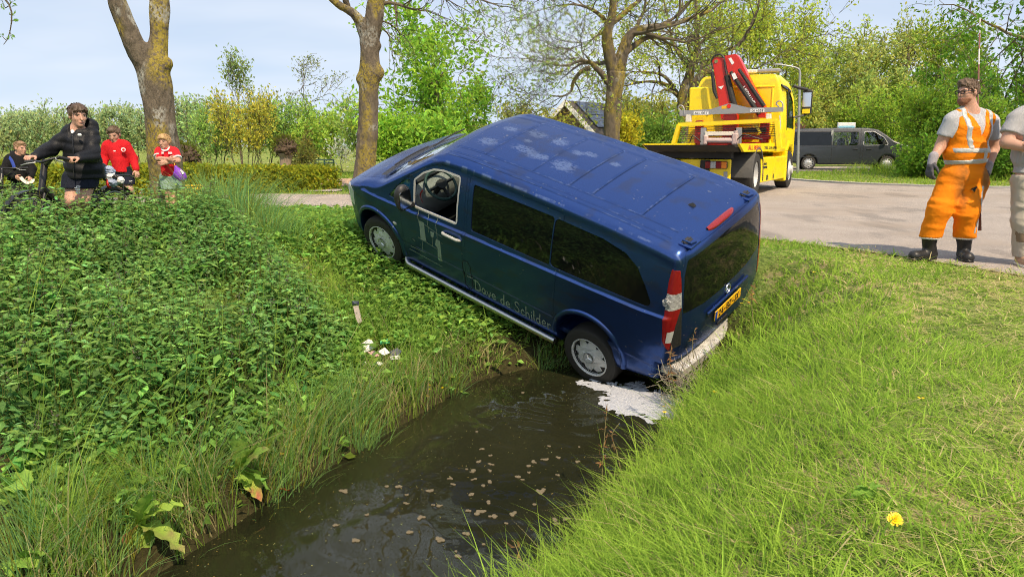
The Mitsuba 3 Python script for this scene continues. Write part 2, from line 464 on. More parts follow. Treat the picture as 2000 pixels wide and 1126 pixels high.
def road_color(p, n, uv):
 g = fbm(p.x * 85, p.y * 85, 1.0, 3)
 m = fbm(p.x * 3.2, p.y * 3.2, 4.0, 4)
 big = fbm(p.x * 0.55 + 3, p.y * 0.9, 7.0, 3)
 c = mix((0.150, 0.133, 0.120), (0.335, 0.302, 0.275), 0.15 + 0.7 * g)
 c = c * (0.84 + 0.32 * m)
 tar = smoothstep(0.60, 0.72, fbm(p.x * 1.5, p.y * 0.5 + 9, 2.0, 4)) * 0.35
 c = mix(c, (0.085, 0.078, 0.072), tar)
 edge = smoothstep(0.52, 0.70, big + 0.35 * (m - 0.5))
 return mix(c, (0.175, 0.130, 0.082), edge * 0.35 * smoothstep(0.4, 0.6, g))
mat('road', {'type': 'bumpmap', 'arbitrary': proc(lambda p, n, uv: fbm(p.x * 70, p.y * 70, 1.0, 2), eps=3e-3), 'scale': 0.006,
             'bsdf': {'type': 'principled', 'base_color': proc(road_color), 'roughness': 0.9, 'specular': 0.25}})
structure('road', sheet(ROAD, 0.006), 'mat_road')
structure('side_road', sheet(BACK_ROAD, 0.010), 'mat_road')
structure('path', sheet(PATH, 0.008), 'mat_road')
mat('plot', {'type': 'principled', 'base_color': rgb((0.24, 0.165, 0.115)), 'roughness': 0.95})
structure('bare_soil', sheet(PLOT, 0.008), 'mat_plot')
# the grey kerb round the grass island beyond the road
ISLAND_EDGE = spline([(10.95, 34.6), (9.8, 29.0), (9.65, 26.4), (10.25, 24.1), (11.45, 22.5), (12.95, 21.45), (14.65, 21.2), (24, 21.8), (60, 27)], 60)
mat('kerb', {'type': 'principled', 'base_color': rgb((0.29, 0.283, 0.27)), 'roughness': 0.9})
e3 = np.column_stack([ISLAND_EDGE, np.full(60, 0.055)])
structure('kerb', ribbon(e3, 0.24, (0, 0, 1), 0.08), 'mat_kerb')
# the ditch water: murky brown with small ripples and long swirls
def ripples(p, n, uv):
 wx = fbm(p.x * 1.6, p.y * 1.6, 1.0, 2)
 wy = fbm(p.x * 1.6 + 7, p.y * 1.6 + 3, 5.0, 2)
 swirl = fbm(p.x * 5.5 + 3.5 * wx, p.y * 3.2 + 3.5 * wy, 2.0, 2)
 small = fbm(p.x * 22 + 4 * wy, p.y * 15, 3.0, 2)
 ring = dr.sin(34.0 * dr.sqrt(dr.square(p.x - 0.75) + dr.square(p.y - 7.4))) * dr.exp(-0.9 * dr.sqrt(dr.square(p.x - 0.75) + dr.square(p.y - 7.4)))
 return swirl * 0.016 + small * 0.0009 + ring * 0.0030
def water_color(p, n, uv):
 return mix((0.009, 0.0108, 0.005), (0.026, 0.0265, 0.0125), fbm(p.x * 1.2, p.y * 1.2, 3.0, 4))
mat('water', {'type': 'bumpmap', 'arbitrary': proc(ripples, eps=4e-3), 'scale': 1.0,
              'bsdf': {'type': 'plastic', 'int_ior': 1.34, 'ext_ior': 1.0, 'diffuse_reflectance': proc(water_color)}})
structure('ditch_water', sheet(SHORE_POLY.buffer(0.5), WATER_Z), 'mat_water')
# ------------------------------------------------------------------ trees and shrubs
def bark_color(p, n, uv):
 v = fbm(p.x * 16, p.y * 16, p.z * 3.5, 4)
 s = fbm(p.x * 50, p.y * 50, p.z * 22, 3)
 c = mix((0.055, 0.045, 0.034), (0.185, 0.155, 0.115), 0.6 * v + 0.4 * s)
 lich = smoothstep(0.44, 0.62, fbm(p.x * 2.6 + 5, p.y * 2.6, p.z * 1.1, 4)) * smoothstep(0.34, 0.54, fbm(p.x * 34, p.y * 34, p.z * 24, 3))
 c = mix(c, (0.27, 0.215, 0.035), lich * 0.85)
 pale = smoothstep(0.60, 0.72, fbm(p.x * 3.1 + 9, p.y * 3.1 + 2, p.z * 1.9 + 4, 4)) * smoothstep(0.35, 0.55, s)
 return mix(c, (0.33, 0.33, 0.29), pale * 0.75)
mat('bark', {'type': 'bumpmap', 'arbitrary': proc(lambda p, n, uv: fbm(p.x * 24, p.y * 24, p.z * 7, 4), eps=4e-3), 'scale': 0.05,
             'bsdf': {'type': 'twosided', 'bsdf': {'type': 'principled', 'base_color': proc(bark_color), 'roughness': 0.92, 'specular': 0.2}}})
plain('twig', (0.115, 0.095, 0.060), 0.9)
def rot_about(v, axis, ang):
 return Rot.from_rotvec(unit(axis) * ang).apply(v)
class Tree:
 """Branches grown level by level, all branches of a level at once."""
 def __init__(self, seed):
  self.r = np.random.default_rng(seed)
  self.groups, self.tips = [], []
 def line(self, pts, rad, tip=False):
  self.groups.append((np.array(pts, float)[None], np.array(rad, float)[None]))
  if tip:
   self.tips.append(self.groups[-1][0])
 def add(self, pts, rad, lvl, L, wig=0.16, up=0.05, kids=(4, 4, 4), ang=(35, 60), shrink=0.62, rmin=0.006, start=0.3, keep=True):
  rr = self.r
  P, R = np.array(pts, float)[None], np.maximum(np.array(rad, float), rmin)[None]
  if keep:
   self.groups.append((P, R))
  Lc = np.array([L])
  for l in range(lvl, 0, -1):
   k = kids[min(l - 1, len(kids) - 1)]
   N, n = P.shape[:2]
   t = np.concatenate([start + (1 - start) * (np.arange(k) + rr.uniform(0.2, 1.0, (N, k))) / k, np.full((N, 1), 0.9999)], 1)
   u = np.minimum(t, 0.9999) * (n - 1)
   a = u.astype(int)
   row = np.arange(N)[:, None]
   q = P[row, a] + (P[row, a + 1] - P[row, a]) * (u - a)[..., None]
   d = unit(P[row, a + 1] - P[row, a])
   r0 = R[row, a] * np.r_[np.full(k, 0.6), 0.95]
   ax = unit(np.cross(d, rr.normal(0, 1, d.shape)))
   th = np.radians(np.concatenate([rr.uniform(ang[0], ang[1], (N, k)), np.full((N, 1), 6.0)], 1))[..., None]
   d = (d * np.cos(th) + np.cross(ax, d) * np.sin(th)).reshape(-1, 3)
   Lc = (Lc[:, None] * (shrink if l < lvl else 1.0) * rr.uniform(0.7, 1.15, (N, k + 1))).ravel()
   q, r0 = q.reshape(-1, 3), r0.ravel()
   m = max(4, 3 + 2 * l)
   out = [q]
   for _ in range(m):
    d = unit(d + rr.normal(0, wig, d.shape) + np.array([0, 0, up]))
    out.append(out[-1] + d * (Lc / m)[:, None])
   P = np.stack(out, 1)
   R = np.maximum(r0[:, None] * np.linspace(1, 0.35, m + 1), rmin * (1 if l > 1 else 0.7))
   self.groups.append((P, R))
   start = 0.2
  self.tips.append(P)
 def wood(self, thick=None, cut=0.045):
  """All branches as one mesh; thick True or False: only those above or below the cut."""
  out = []
  for P, R in self.groups:
   big = R[:, 0] > cut
   for flag, sides in ((True, 8), (False, 3)):
    on = big == flag
    if thick is not None and flag != thick or not on.any():
     continue
    p, r = P[on], R[on]
    if not flag and len(p) > 600:
     p, r = p[::3], r[::3] * 1.15
    if not flag and p.shape[1] > 6:
     p, r = p[:, ::2], r[:, ::2]
    out.append(tubes(p, r, sides))
  return cat(out) if out else None
 def leaves(self, per, size, spread, color, along=0.6, wl=0.5, up=0.3, hang=0.0, spreadc=0.22):
  rr = self.r
  pos, ax = [], []
  for P in self.tips:
   M, n = P.shape[:2]
   u = (1 - along * rr.random((M, per)) ** 1.4) * (n - 1) * 0.9999
   a = u.astype(int)
   row = np.arange(M)[:, None]
   q = P[row, a] + (P[row, a + 1] - P[row, a]) * (u - a)[..., None]
   pos.append((q + rr.normal(0, spread, q.shape)).reshape(-1, 3))
   d = unit(P[:, -1] - P[:, -2])
   ax.append((np.repeat(d[:, None], per, 1) + rr.normal(0, 0.8, (M, per, 3)) - np.array([0, 0, hang])).reshape(-1, 3))
  pos, ax = np.vstack(pos), np.vstack(ax)
  n = len(pos)
  nr = unit(rr.normal(0, 1, (n, 3)) + np.array([0, 0, up]))
  L = 1.25 * size * rr.uniform(0.6, 1.3, n)
  return cards(pos, unit(ax), nr, L, L * wl), np.repeat(tint(n, np.array(color) * 2.9, spreadc, 0.10, rr), 4, 0)
def tubes(P, R, sides):
 """Many tubes of equally many points as one mesh."""
 N, n = P.shape[:2]
 t = unit(np.gradient(P, axis=1))
 ref = np.where((np.abs(t[..., 2].mean(1)) < 0.8)[:, None, None], [0, 0, 1.0], [1.0, 0, 0])
 a = unit(np.cross(t, ref))
 b = np.cross(t, a)
 g = np.arange(sides) * 2 * np.pi / sides
 v = P[:, :, None] + R[:, :, None, None] * (np.cos(g)[:, None] * a[:, :, None] + np.sin(g)[:, None] * b[:, :, None])
 i, j = np.meshgrid(np.arange(n - 1), np.arange(sides), indexing='ij')
 q = np.stack([i * sides + j, i * sides + (j + 1) % sides, (i + 1) * sides + (j + 1) % sides, (i + 1) * sides + j], -1).reshape(-1, 4)
 f = np.vstack([q[:, [0, 1, 2]], q[:, [0, 2, 3]]])
 return trimesh.Trimesh(v.reshape(-1, 3), (f[None] + (np.arange(N) * n * sides)[:, None, None]).reshape(-1, 3), process=False)
def cards(pos, axis, normal, L, W):
 """Small leaves of two triangles each, bent along the middle."""
 s = unit(np.cross(axis, normal))
 u = np.cross(s, axis)
 L, W = L[:, None], W[:, None]
 mid = pos + axis * L * 0.5
 v = np.stack([pos, mid + s * W * 0.5 + u * W * 0.15, pos + axis * L - u * L * 0.12, mid - s * W * 0.5 + u * W * 0.15], 1).reshape(-1, 3)
 i = np.arange(len(pos))[:, None] * 4
 return trimesh.Trimesh(v, np.vstack([i + [0, 1, 2], i + [0, 2, 3]]), process=False)
def finish_tree(t, name, label, leaf, group=None, cat_='tree', wood='mat_bark', stem_name='trunk'):
 k = thing(name, label, cat_, group)
 thick, thin_ = t.wood(True), t.wood(False)
 if thick is not None:
  put(thick, wood, k, stem_name, smooth=True)
 if thin_ is not None:
  put(thin_, 'mat_twig', k, 'twigs', smooth=True, kind='stuff')
 if leaf is not None:
  put(leaf[0], LEAF, k, 'crown', color=leaf[1], kind='stuff')
 return k
def lumpy(pts, rad, seed, lumps=(), n=44):
 """A trunk with bosses and a flared foot."""
 p = spline(pts, n)
 r = np.interp(np.linspace(0, 1, n), np.linspace(0, 1, len(rad)), rad)
 m = tube(p, r, 20)
 v = np.array(m.vertices)
 ring = v[:n * 20].reshape(n, 20, 3)
 c = p[:, None]
 d = unit(ring - c)
 f = 1 + 0.16 * (meshkit.fbm(ring * np.array([2.2, 2.2, 1.3]) + seed, 4, seed) - 0.5) * 2
 for (q, rr_, amt) in lumps:
  f = f + amt * np.exp(-(np.linalg.norm(ring - np.asarray(q), axis=-1) / rr_) ** 2)
 v[:n * 20] = (c + d * (np.linalg.norm(ring - c, axis=-1) * f)[..., None]).reshape(-1, 3)
 return trimesh.Trimesh(v, m.faces, process=False)
def fork(chains, knobs, seed, h=0.034, k=0.12):
 b = Blob(k)
 for pts, rad in chains:
  p = spline(pts, 3 * len(pts))
  b.chain(p, np.interp(np.linspace(0, 1, len(p)), np.linspace(0, 1, len(rad)), rad), 0.08)
 for c, r in knobs:
  b.ball(c, r, 0.10)
 return b.mesh(h, bump=lambda P: 0.10 * (meshkit.fbm(P * np.array([2.4, 2.4, 1.4]) + seed, 4, seed) - 0.5))
# --- the forked tree on the left (a boy leans on it)
def py(pts, y, dy=0.0):
 return [at_y(u, v, y + dy * i) for i, (u, v) in enumerate(pts)]
def ash_crown(t, polylines, lvl=2, kids=(4, 5), L=1.6, **kw):
 for pts, r0, r1 in polylines:
  p = spline(pts, 14)
  t.add(p, np.linspace(r0, r1, 14), lvl, L, kids=kids, **kw)
TA_Y = 12.4
t = Tree(21)
k = thing('tree', 'thick forked trunk with yellow lichen, the boy in the red T-shirt leaning on it', 'tree', None)
tr = py([(334, 440), (330, 400), (325, 330), (317, 250), (306, 180), (298, 135)], TA_Y)
st1 = py([(300, 150), (280, 118), (258, 78), (238, 30), (222, -20), (190, -120), (150, -260)], TA_Y, -0.05)
st2 = py([(302, 150), (306, 115), (309, 80), (311, 30), (312, -30), (330, -150), (335, -300)], TA_Y, 0.05)
put(fork([(tr, [0.34, 0.245, 0.235, 0.225, 0.215, 0.20]), (st1, [0.16, 0.150, 0.135, 0.125, 0.115, 0.10, 0.07]), (st2, [0.16, 0.135, 0.125, 0.125, 0.12, 0.10, 0.07])], [(at_y(325, 124, TA_Y), 0.10)], 3), 'mat_bark', k, 'trunk', smooth=True)
ash_crown(t, [([st1[-1], st1[-1] + (-0.8, 0.2, 1.2), st1[-1] + (-1.6, 0.3, 2.4)], 0.07, 0.03), ([st2[-1], st2[-1] + (0.3, 0.3, 1.5), st2[-1] + (0.9, 0.4, 2.8)], 0.07, 0.03), ([st2[5], st2[5] + (0.9, -0.3, 0.5), st2[5] + (1.9, -0.6, 0.9)], 0.05, 0.02), ([st1[5], st1[5] + (-1.0, -0.4, 0.5), st1[5] + (-1.9, -0.6, 0.7)], 0.05, 0.02)], 2, (3, 4), 1.3)
put(t.wood(), 'mat_twig', k, 'twigs', smooth=True, kind='stuff')
lf = t.leaves(10, 0.075, 0.07, (0.10, 0.15, 0.030), hang=0.5)
put(lf[0], LEAF, k, 'crown', color=lf[1], kind='stuff')
# a twig of a tree left of the picture hangs into the top left corner
t = Tree(5)
k = thing('tree', 'tree outside the picture, its hanging twig showing in the top left corner', 'tree')
base = np.array([-9.4, 10.5, 0.0])
put(lumpy([base, base + (0.1, 0, 1.5), base + (0.0, 0, 3.2), base + (0.2, 0.1, 5.0)], [0.26, 0.2, 0.17, 0.12], 8), 'mat_bark', k, 'trunk', smooth=True)
tw = py([(-180, -190), (-60, -80), (0, -12), (20, 15), (22, 45), (15, 75), (3, 92)], 10.5)
t.line(spline([base + (0.1, 0, 4.0)] + tw[:2], 10), np.linspace(0.07, 0.02, 10))
t.line(spline(tw[1:], 18), np.linspace(0.020, 0.004, 18))
for q, e in (((18, 28), (26, 26)), ((21, 40), (28, 38)), ((-4, -16), (10, 16)), ((10, 16), (24, 2)), ((18, 60), (22, 70)), ((12, 78), (4, 70))):
 t.line(py([q, ((q[0] + e[0]) / 2 + 1, (q[1] + e[1]) / 2 + 2), e], 10.5), [0.008, 0.006, 0.004], True)
put(t.wood(), 'mat_twig', k, 'twigs', smooth=True)
lf = t.leaves(5, 0.045, 0.012, (0.09, 0.16, 0.035), hang=0.5)
put(lf[0], LEAF, k, 'leaves', color=lf[1], kind='stuff')
# --- the knobbly tree behind the van's bonnet
TB_Y = 18.5
t = Tree(34)
k = thing('tree', 'knobbly tree trunk with grey lichen standing behind the bonnet of the blue van', 'tree')
tr = py([(706, 385), (711, 345), (716, 300), (719, 230), (720, 170), (723, 140), (722, 100), (726, 70), (732, 30), (737, -20), (745, -140), (748, -260)], TB_Y)
lb = py([(712, 74), (704, 48), (692, 28), (677, 18), (655, 5), (630, -20), (560, -100)], TB_Y, -0.1)
lb2 = py([(683, 22), (676, 5), (672, -20), (660, -120)], TB_Y, -0.1)
put(fork([(tr, [0.30, 0.235, 0.225, 0.215, 0.205, 0.215, 0.19, 0.19, 0.18, 0.165, 0.13, 0.09]), (lb, [0.10, 0.085, 0.08, 0.075, 0.065, 0.055, 0.03]), (lb2, [0.055, 0.05, 0.05, 0.03])],
         [(at_y(706, 155, TB_Y) - (0, 0.05, 0), 0.12), (at_y(738, 143, TB_Y) - (0, 0.05, 0), 0.15), (at_y(737, 90, TB_Y), 0.10), (at_y(711, 82, TB_Y), 0.09)], 9), 'mat_bark', k, 'trunk', smooth=True)
kw = dict(wig=0.22, up=-0.02, ang=(30, 65), rmin=0.007, shrink=0.55)
t.add(spline(py([(742, 14), (752, 6), (775, 8), (805, 18), (835, 22)], TB_Y), 12), np.linspace(0.06, 0.012, 12), 2, 0.95, kids=(3, 9), **kw)
t.add(spline(py([(742, 40), (760, 46), (775, 58), (792, 75)], TB_Y), 10), np.linspace(0.025, 0.009, 10), 1, 0.8, kids=(7,), **kw)
t.add(spline(py([(740, 55), (752, 60), (762, 75), (766, 100)], TB_Y), 10), np.linspace(0.025, 0.009, 10), 1, 0.8, kids=(8,), **kw)
t.add(spline(py([(748, -120), (800, -90), (870, -40), (930, -5), (975, 12)], TB_Y), 14), np.linspace(0.06, 0.012, 14), 2, 0.9, kids=(3, 8), start=0.55, **kw)
t.add(spline(py([(748, -100), (780, -70), (830, -30), (860, -8), (880, 3)], TB_Y), 14), np.linspace(0.05, 0.012, 14), 1, 0.8, kids=(8,), start=0.6, **kw)
for q in ((748, -260), (560, -100), (660, -120)):
 p0 = at_y(*q, TB_Y)
 t.add(spline([p0, p0 + (0.2, 0.2, 1.2), p0 + (0.1, 0.3, 2.4)], 8), np.linspace(0.06, 0.03, 8), 2, 1.4, kids=(3, 4))
put(t.wood(), 'mat_twig', k, 'twigs', smooth=True, kind='stuff')
lf = t.leaves(4, 0.085, 0.05, (0.10, 0.15, 0.035), hang=0.4)
put(lf[0], LEAF, k, 'crown', color=lf[1], kind='stuff')
# --- the wide ash with bare curling branches, left of the truck
TC_Y = 31.0
t = Tree(77)
k = thing('tree', 'wide spreading tree just coming into leaf, its yellow stained trunk left of the recovery truck', 'tree')
tr = py([(1192, 345), (1193, 300), (1196, 230), (1200, 180), (1203, 140)], TC_Y)
put(lumpy(tr, [0.40, 0.34, 0.32, 0.33, 0.36], 12), 'mat_bark', k, 'trunk', smooth=True)
limbs = [([(1200, 150), (1190, 110), (1184, 70), (1190, 45), (1194, 10), (1188, -60), (1180, -160)], 0.27, 0.07),
         ([(1204, 150), (1215, 110), (1222, 85), (1235, 65), (1262, 55), (1300, 50), (1345, 38), (1390, 20)], 0.27, 0.05),
         ([(1218, 105), (1240, 88), (1265, 72), (1290, 70), (1310, 80), (1330, 88)], 0.14, 0.03),
         ([(1190, 165), (1175, 145), (1160, 132), (1150, 124), (1130, 122), (1095, 132), (1040, 120)], 0.13, 0.02),
         ([(1152, 132), (1135, 140), (1120, 160), (1115, 178), (1098, 188), (1070, 186)], 0.10, 0.02),
         ([(1186, 122), (1165, 123), (1140, 122), (1125, 130), (1100, 150)], 0.09, 0.02),
         ([(1188, 52), (1175, 35), (1150, 20), (1120, 14), (1085, 18)], 0.10, 0.02),
         ([(1192, 48), (1215, 30), (1235, 12), (1255, -5), (1275, -40)], 0.12, 0.04),
         ([(1240, 60), (1250, 40), (1262, 15), (1268, -20)], 0.09, 0.03),
         ([(1184, 60), (1160, 75), (1140, 95)], 0.05, 0.02)]
kw = dict(wig=0.20, up=0.02, ang=(28, 62), rmin=0.011, shrink=0.62)
for i, (q, r0, r1) in enumerate(limbs):
 pts = py(q, TC_Y)
 off = (i % 3 - 1) * 0.9
 pts = [p + np.array([0, off * (j / len(pts)), 0]) for j, p in enumerate(pts)]
 put(lumpy(pts, np.linspace(r0, r1, 5), 20 + i, n=26), 'mat_bark', k, 'limb', smooth=True)
 p = spline(pts, 16)
 t.add(p, np.linspace(r0, r1, 16) * 0.8, 3, 2.3 if i not in (0, 1) else 2.6, kids=(4, 4, 5), start=0.35 if i else 0.55, keep=False, **kw)
put(t.wood(), 'mat_twig', k, 'twigs', smooth=True, kind='stuff')
lf = t.leaves(3, 0.12, 0.08, (0.125, 0.16, 0.030), hang=0.3)
put(lf[0], LEAF, k, 'crown', color=lf[1], kind='stuff')
# --- the second ash, behind the crane
TD_Y = 42.0
t = Tree(91)
k = thing('tree', 'leafy ash behind the crane with two dark stems that part low down', 'tree')
limbs = [([(1330, 330), (1331, 250), (1330, 200), (1336, 165), (1345, 140), (1352, 110), (1352, 60), (1350, -30)], 0.36, 0.06),
         ([(1352, 330), (1352, 250), (1350, 190), (1358, 160), (1378, 140), (1405, 118), (1450, 80), (1480, 20)], 0.33, 0.06),
         ([(1331, 195), (1315, 172), (1290, 160), (1260, 158), (1215, 168)], 0.15, 0.03),
         ([(1326, 190), (1310, 180), (1290, 178), (1278, 200)], 0.10, 0.03),
         ([(1318, 172), (1298, 150), (1275, 142), (1235, 140)], 0.10, 0.03),
         ([(1345, 130), (1320, 90), (1310, 40), (1300, -20)], 0.12, 0.03),
         ([(1380, 140), (1420, 150), (1460, 140), (1500, 120)], 0.10, 0.03)]
for i, (q, r0, r1) in enumerate(limbs):
 pts = py(q, TD_Y)
 off = (i % 3 - 1) * 1.2
 pts = [p + np.array([0, off * (j / len(pts)), 0]) for j, p in enumerate(pts)]
 put(lumpy(pts, np.linspace(r0, r1, 5), 40 + i, n=24), 'mat_bark', k, 'limb', smooth=True)
 p = spline(pts, 16)
 t.add(p, np.linspace(r0, r1, 16) * 0.8, 3, 2.8, kids=(4, 4, 5), start=0.4, keep=False, wig=0.2, up=0.03, ang=(30, 65), rmin=0.013, shrink=0.62)
put(t.wood(), 'mat_twig', k, 'twigs', smooth=True, kind='stuff')
lf = t.leaves(6, 0.15, 0.16, (0.15, 0.18, 0.022), hang=0.2)
put(lf[0], LEAF, k, 'crown', color=lf[1], kind='stuff')
# --- background trees and shrubs: (top pixel, spread in pixels, distance, kind)
def bg_tree(px, top, width, y, seed, name, label, color, size=0.16, per=10, lvl=3, stems=1, kids=(4, 5, 5), up=0.10, group=None, cat_='tree', density=1.0, lean=0.0, spread=0.16, trunk_r=0.02, start=0.25, ang=(28, 58), hang=0.1, base_px=None):
 t = Tree(seed)
 P = at_y(px, top, y)
 H = P[2]
 Wd = width / FPX * y
 x0 = P[0] if base_px is None else at_y(base_px, 300, y)[0]
 for i in range(stems):
  a = 2 * math.pi * i / max(stems, 1) + t.r.uniform(0, 1)
  b = np.array([x0 + (0.12 * Wd * math.cos(a) if stems > 1 else 0), y + (0.12 * Wd * math.sin(a) if stems > 1 else 0), -0.05])
  Lk = max(0.46 * Wd, 0.26 * H) if stems == 1 else max(0.26 * Wd, 0.20 * H)
  tip = np.array([P[0] + (0.34 * Wd * math.cos(a) if stems > 1 else lean), y + (0.34 * Wd * math.sin(a) if stems > 1 else 0), max(0.5 * H, H - (0.85 if stems == 1 else t.r.uniform(0.8, 1.5)) * Lk)])
  mid = (b + tip) / 2 + t.r.normal(0, 0.04 * H, 3) * (1, 1, 0)
  pts = spline([b, mid, tip], 12)
  t.add(pts, np.linspace(trunk_r * H, trunk_r * H * 0.25, 12), lvl, Lk, kids=kids, up=up, start=start, ang=ang, rmin=0.0009 * y * 0.35, shrink=0.64)
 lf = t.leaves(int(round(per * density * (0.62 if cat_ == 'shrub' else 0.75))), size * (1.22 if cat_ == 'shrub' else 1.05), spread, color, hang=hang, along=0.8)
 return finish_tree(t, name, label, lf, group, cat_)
WILLOW = (0.145, 0.185, 0.085)
r_ = np.random.default_rng(3)
for i, (px, top, w) in enumerate([(-30, 232, 70), (15, 224, 55), (48, 222, 40), (78, 232, 50), (112, 214, 60), (150, 235, 60), (192, 216, 60), (222, 222, 55), (262, 213, 66), (300, 226, 60), (352, 205, 50)]):
 bg_tree(px, top, w * 1.25, 44 + (i % 3) * 2.5, 100 + i, 'willow_shrub', ('leftmost,second,third,fourth,fifth,sixth,seventh,eighth,ninth,tenth,rightmost'.split(',')[i]) + ' pale silvery willow from the left in the row behind the hedge', WILLOW, 0.13, 9, 2, 5, (6, 7), 0.16, 'willows in the row behind the hedge', 'shrub', trunk_r=0.008, ang=(15, 40))
bg_tree(395, 205, 110, 40, 121, 'shrub', 'thin stemmed pale green bush right of the forked tree', (0.135, 0.19, 0.075), 0.12, 9, 2, 6, (6, 7), 0.1, None, 'shrub', trunk_r=0.008, ang=(18, 45))
bg_tree(462, 138, 120, 38, 122, 'tree', 'tall narrow tree with a loose wispy top above the yellow green bush', (0.115, 0.15, 0.050), 0.13, 9, 3, 1, (4, 5, 4), 0.16, None, 'tree', start=0.2, ang=(20, 45), trunk_r=0.012)
bg_tree(470, 198, 130, 34, 123, 'shrub', 'yellow green bush with ochre stems in the middle distance', (0.19, 0.185, 0.030), 0.10, 10, 2, 7, (7, 8), 0.14, None, 'shrub', trunk_r=0.008, ang=(15, 42))
bg_tree(420, 225, 90, 36, 1231, 'shrub', 'leafy green bush between the pale bush and the yellow green one', (0.12, 0.18, 0.045), 0.11, 10, 2, 6, (7, 7), 0.12, None, 'shrub', trunk_r=0.008, ang=(18, 45))
bg_tree(590, 124, 135, 46, 124, 'tree', 'sparse greyish tree with level branches rising over the green bushes', (0.115, 0.135, 0.070), 0.13, 7, 3, 1, (4, 4, 5), 0.02, None, 'tree', start=0.25, ang=(45, 75), trunk_r=0.012)
bg_tree(512, 214, 90, 42, 125, 'shrub', 'airy green bush left of the pollard willow', (0.13, 0.185, 0.060), 0.12, 8, 2, 6, (6, 7), 0.12, None, 'shrub', trunk_r=0.008, ang=(18, 45))
bg_tree(570, 212, 120, 40, 126, 'shrub', 'big rounded green bush behind the pollard willow', (0.125, 0.185, 0.045), 0.13, 12, 2, 8, (7, 8), 0.08, None, 'shrub', trunk_r=0.008, ang=(25, 60))
bg_tree(622, 228, 90, 39, 127, 'shrub', 'bright green bush right of the pollard willow', (0.14, 0.20, 0.035), 0.13, 12, 2, 7, (7, 8), 0.08, None, 'shrub', trunk_r=0.008, ang=(25, 60))
bg_tree(592, 262, 62, 30, 128, 'conifer', 'small brownish green conifer beside the pollard willow', (0.085, 0.085, 0.022), 0.09, 16, 2, 1, (8, 12), -0.02, None, 'conifer', start=0.05, ang=(55, 85), trunk_r=0.014, spread=0.07)
bg_tree(668, 272, 62, 34, 129, 'blossom_tree', 'small white flowering tree on a thin stem beside the green gate', (0.33, 0.36, 0.26), 0.09, 12, 2, 1, (5, 6), 0.05, None, 'tree', start=0.42, ang=(40, 75), trunk_r=0.016)
bg_tree(690, 222, 80, 32, 130, 'tree', 'young light green tree just left of the knobbly trunk', (0.15, 0.20, 0.050), 0.12, 10, 3, 1, (4, 4, 4), 0.12, None, 'tree', start=0.2, ang=(25, 55), trunk_r=0.012)
bg_tree(842, 52, 215, 31, 131, 'tree', 'full green tree standing behind the windscreen of the blue van', (0.120, 0.20, 0.026), 0.17, 17, 3, 1, (6, 6, 6), 0.03, None, 'tree', start=0.16, ang=(38, 78), trunk_r=0.020)
bg_tree(880, 150, 130, 33, 1311, 'tree', 'lower bushy green tree to the right of the full green tree', (0.11, 0.19, 0.026), 0.17, 14, 3, 2, (4, 5, 5), 0.02, None, 'tree', start=0.15, ang=(38, 78), trunk_r=0.016)
bg_tree(775, 225, 110, 29, 132, 'shrub', 'fresh green bush between the knobbly trunk and the bonnet', (0.12, 0.20, 0.025), 0.12, 12, 2, 8, (7, 8), 0.05, None, 'shrub', trunk_r=0.009, ang=(25, 65))
bg_tree(850, 235, 110, 28, 133, 'shrub', 'green bush seen just above the windscreen of the blue van', (0.11, 0.19, 0.025), 0.12, 12, 2, 8, (7, 8), 0.05, None, 'shrub', trunk_r=0.009, ang=(25, 65))
bg_tree(1058, 224, 110, 36, 134, 'shrub', 'ochre green weeping bush in front of the house gable', (0.185, 0.185, 0.030), 0.12, 13, 2, 8, (7, 8), 0.0, None, 'shrub', trunk_r=0.009, ang=(25, 65), hang=0.6)
bg_tree(1005, 212, 60, 38, 1341, 'shrub', 'thin pale bush behind the roof of the blue van', (0.16, 0.17, 0.060), 0.11, 7, 2, 5, (6, 7), 0.1, None, 'shrub', trunk_r=0.008, ang=(20, 50))
bg_tree(1222, 230, 50, 33, 135, 'shrub', 'yellow green bush right behind the yellow stained trunk', (0.22, 0.21, 0.020), 0.11, 12, 2, 6, (7, 7), 0.1, None, 'shrub', trunk_r=0.009, ang=(20, 50))
bg_tree(1262, 192, 100, 40, 136, 'shrub', 'olive bush with bare stems left of the recovery truck', (0.15, 0.165, 0.040), 0.12, 9, 2, 7, (7, 8), 0.1, None, 'shrub', trunk_r=0.009, ang=(18, 50))
bg_tree(1285, 232, 90, 35, 137, 'shrub', 'low green bush beside the rear of the recovery truck', (0.11, 0.17, 0.030), 0.12, 13, 2, 7, (7, 8), 0.05, None, 'shrub', trunk_r=0.009, ang=(25, 65))
YG = (0.170, 0.205, 0.034)
bg_tree(1425, -40, 330, 50, 140, 'tree', 'big yellow green tree filling the sky behind the crane', YG, 0.21, 13, 3, 2, (5, 6, 6), 0.05, None, 'tree', start=0.15, ang=(30, 70), trunk_r=0.015, spread=0.22)
bg_tree(1520, 20, 200, 52, 1401, 'tree', 'yellow green tree over the cab of the recovery truck', YG, 0.21, 13, 3, 2, (5, 6, 6), 0.05, None, 'tree', start=0.15, ang=(30, 70), trunk_r=0.015, spread=0.22)
bg_tree(1590, 72, 120, 64, 141, 'tree', 'loose pale tree behind the street lamp', (0.165, 0.18, 0.045), 0.20, 8, 3, 2, (4, 5, 6), 0.08, None, 'tree', start=0.2, ang=(28, 60), trunk_r=0.013, spread=0.2)
ROW = [(1600, 120, 130, 58, 142), (1655, 95, 140, 60, 143), (1700, 98, 130, 57, 144), (1752, 62, 150, 61, 145), (1790, 75, 140, 59, 146), (1620, 170, 120, 54, 147), (1735, 150, 150, 55, 148), (1680, 190, 120, 52, 1481)]
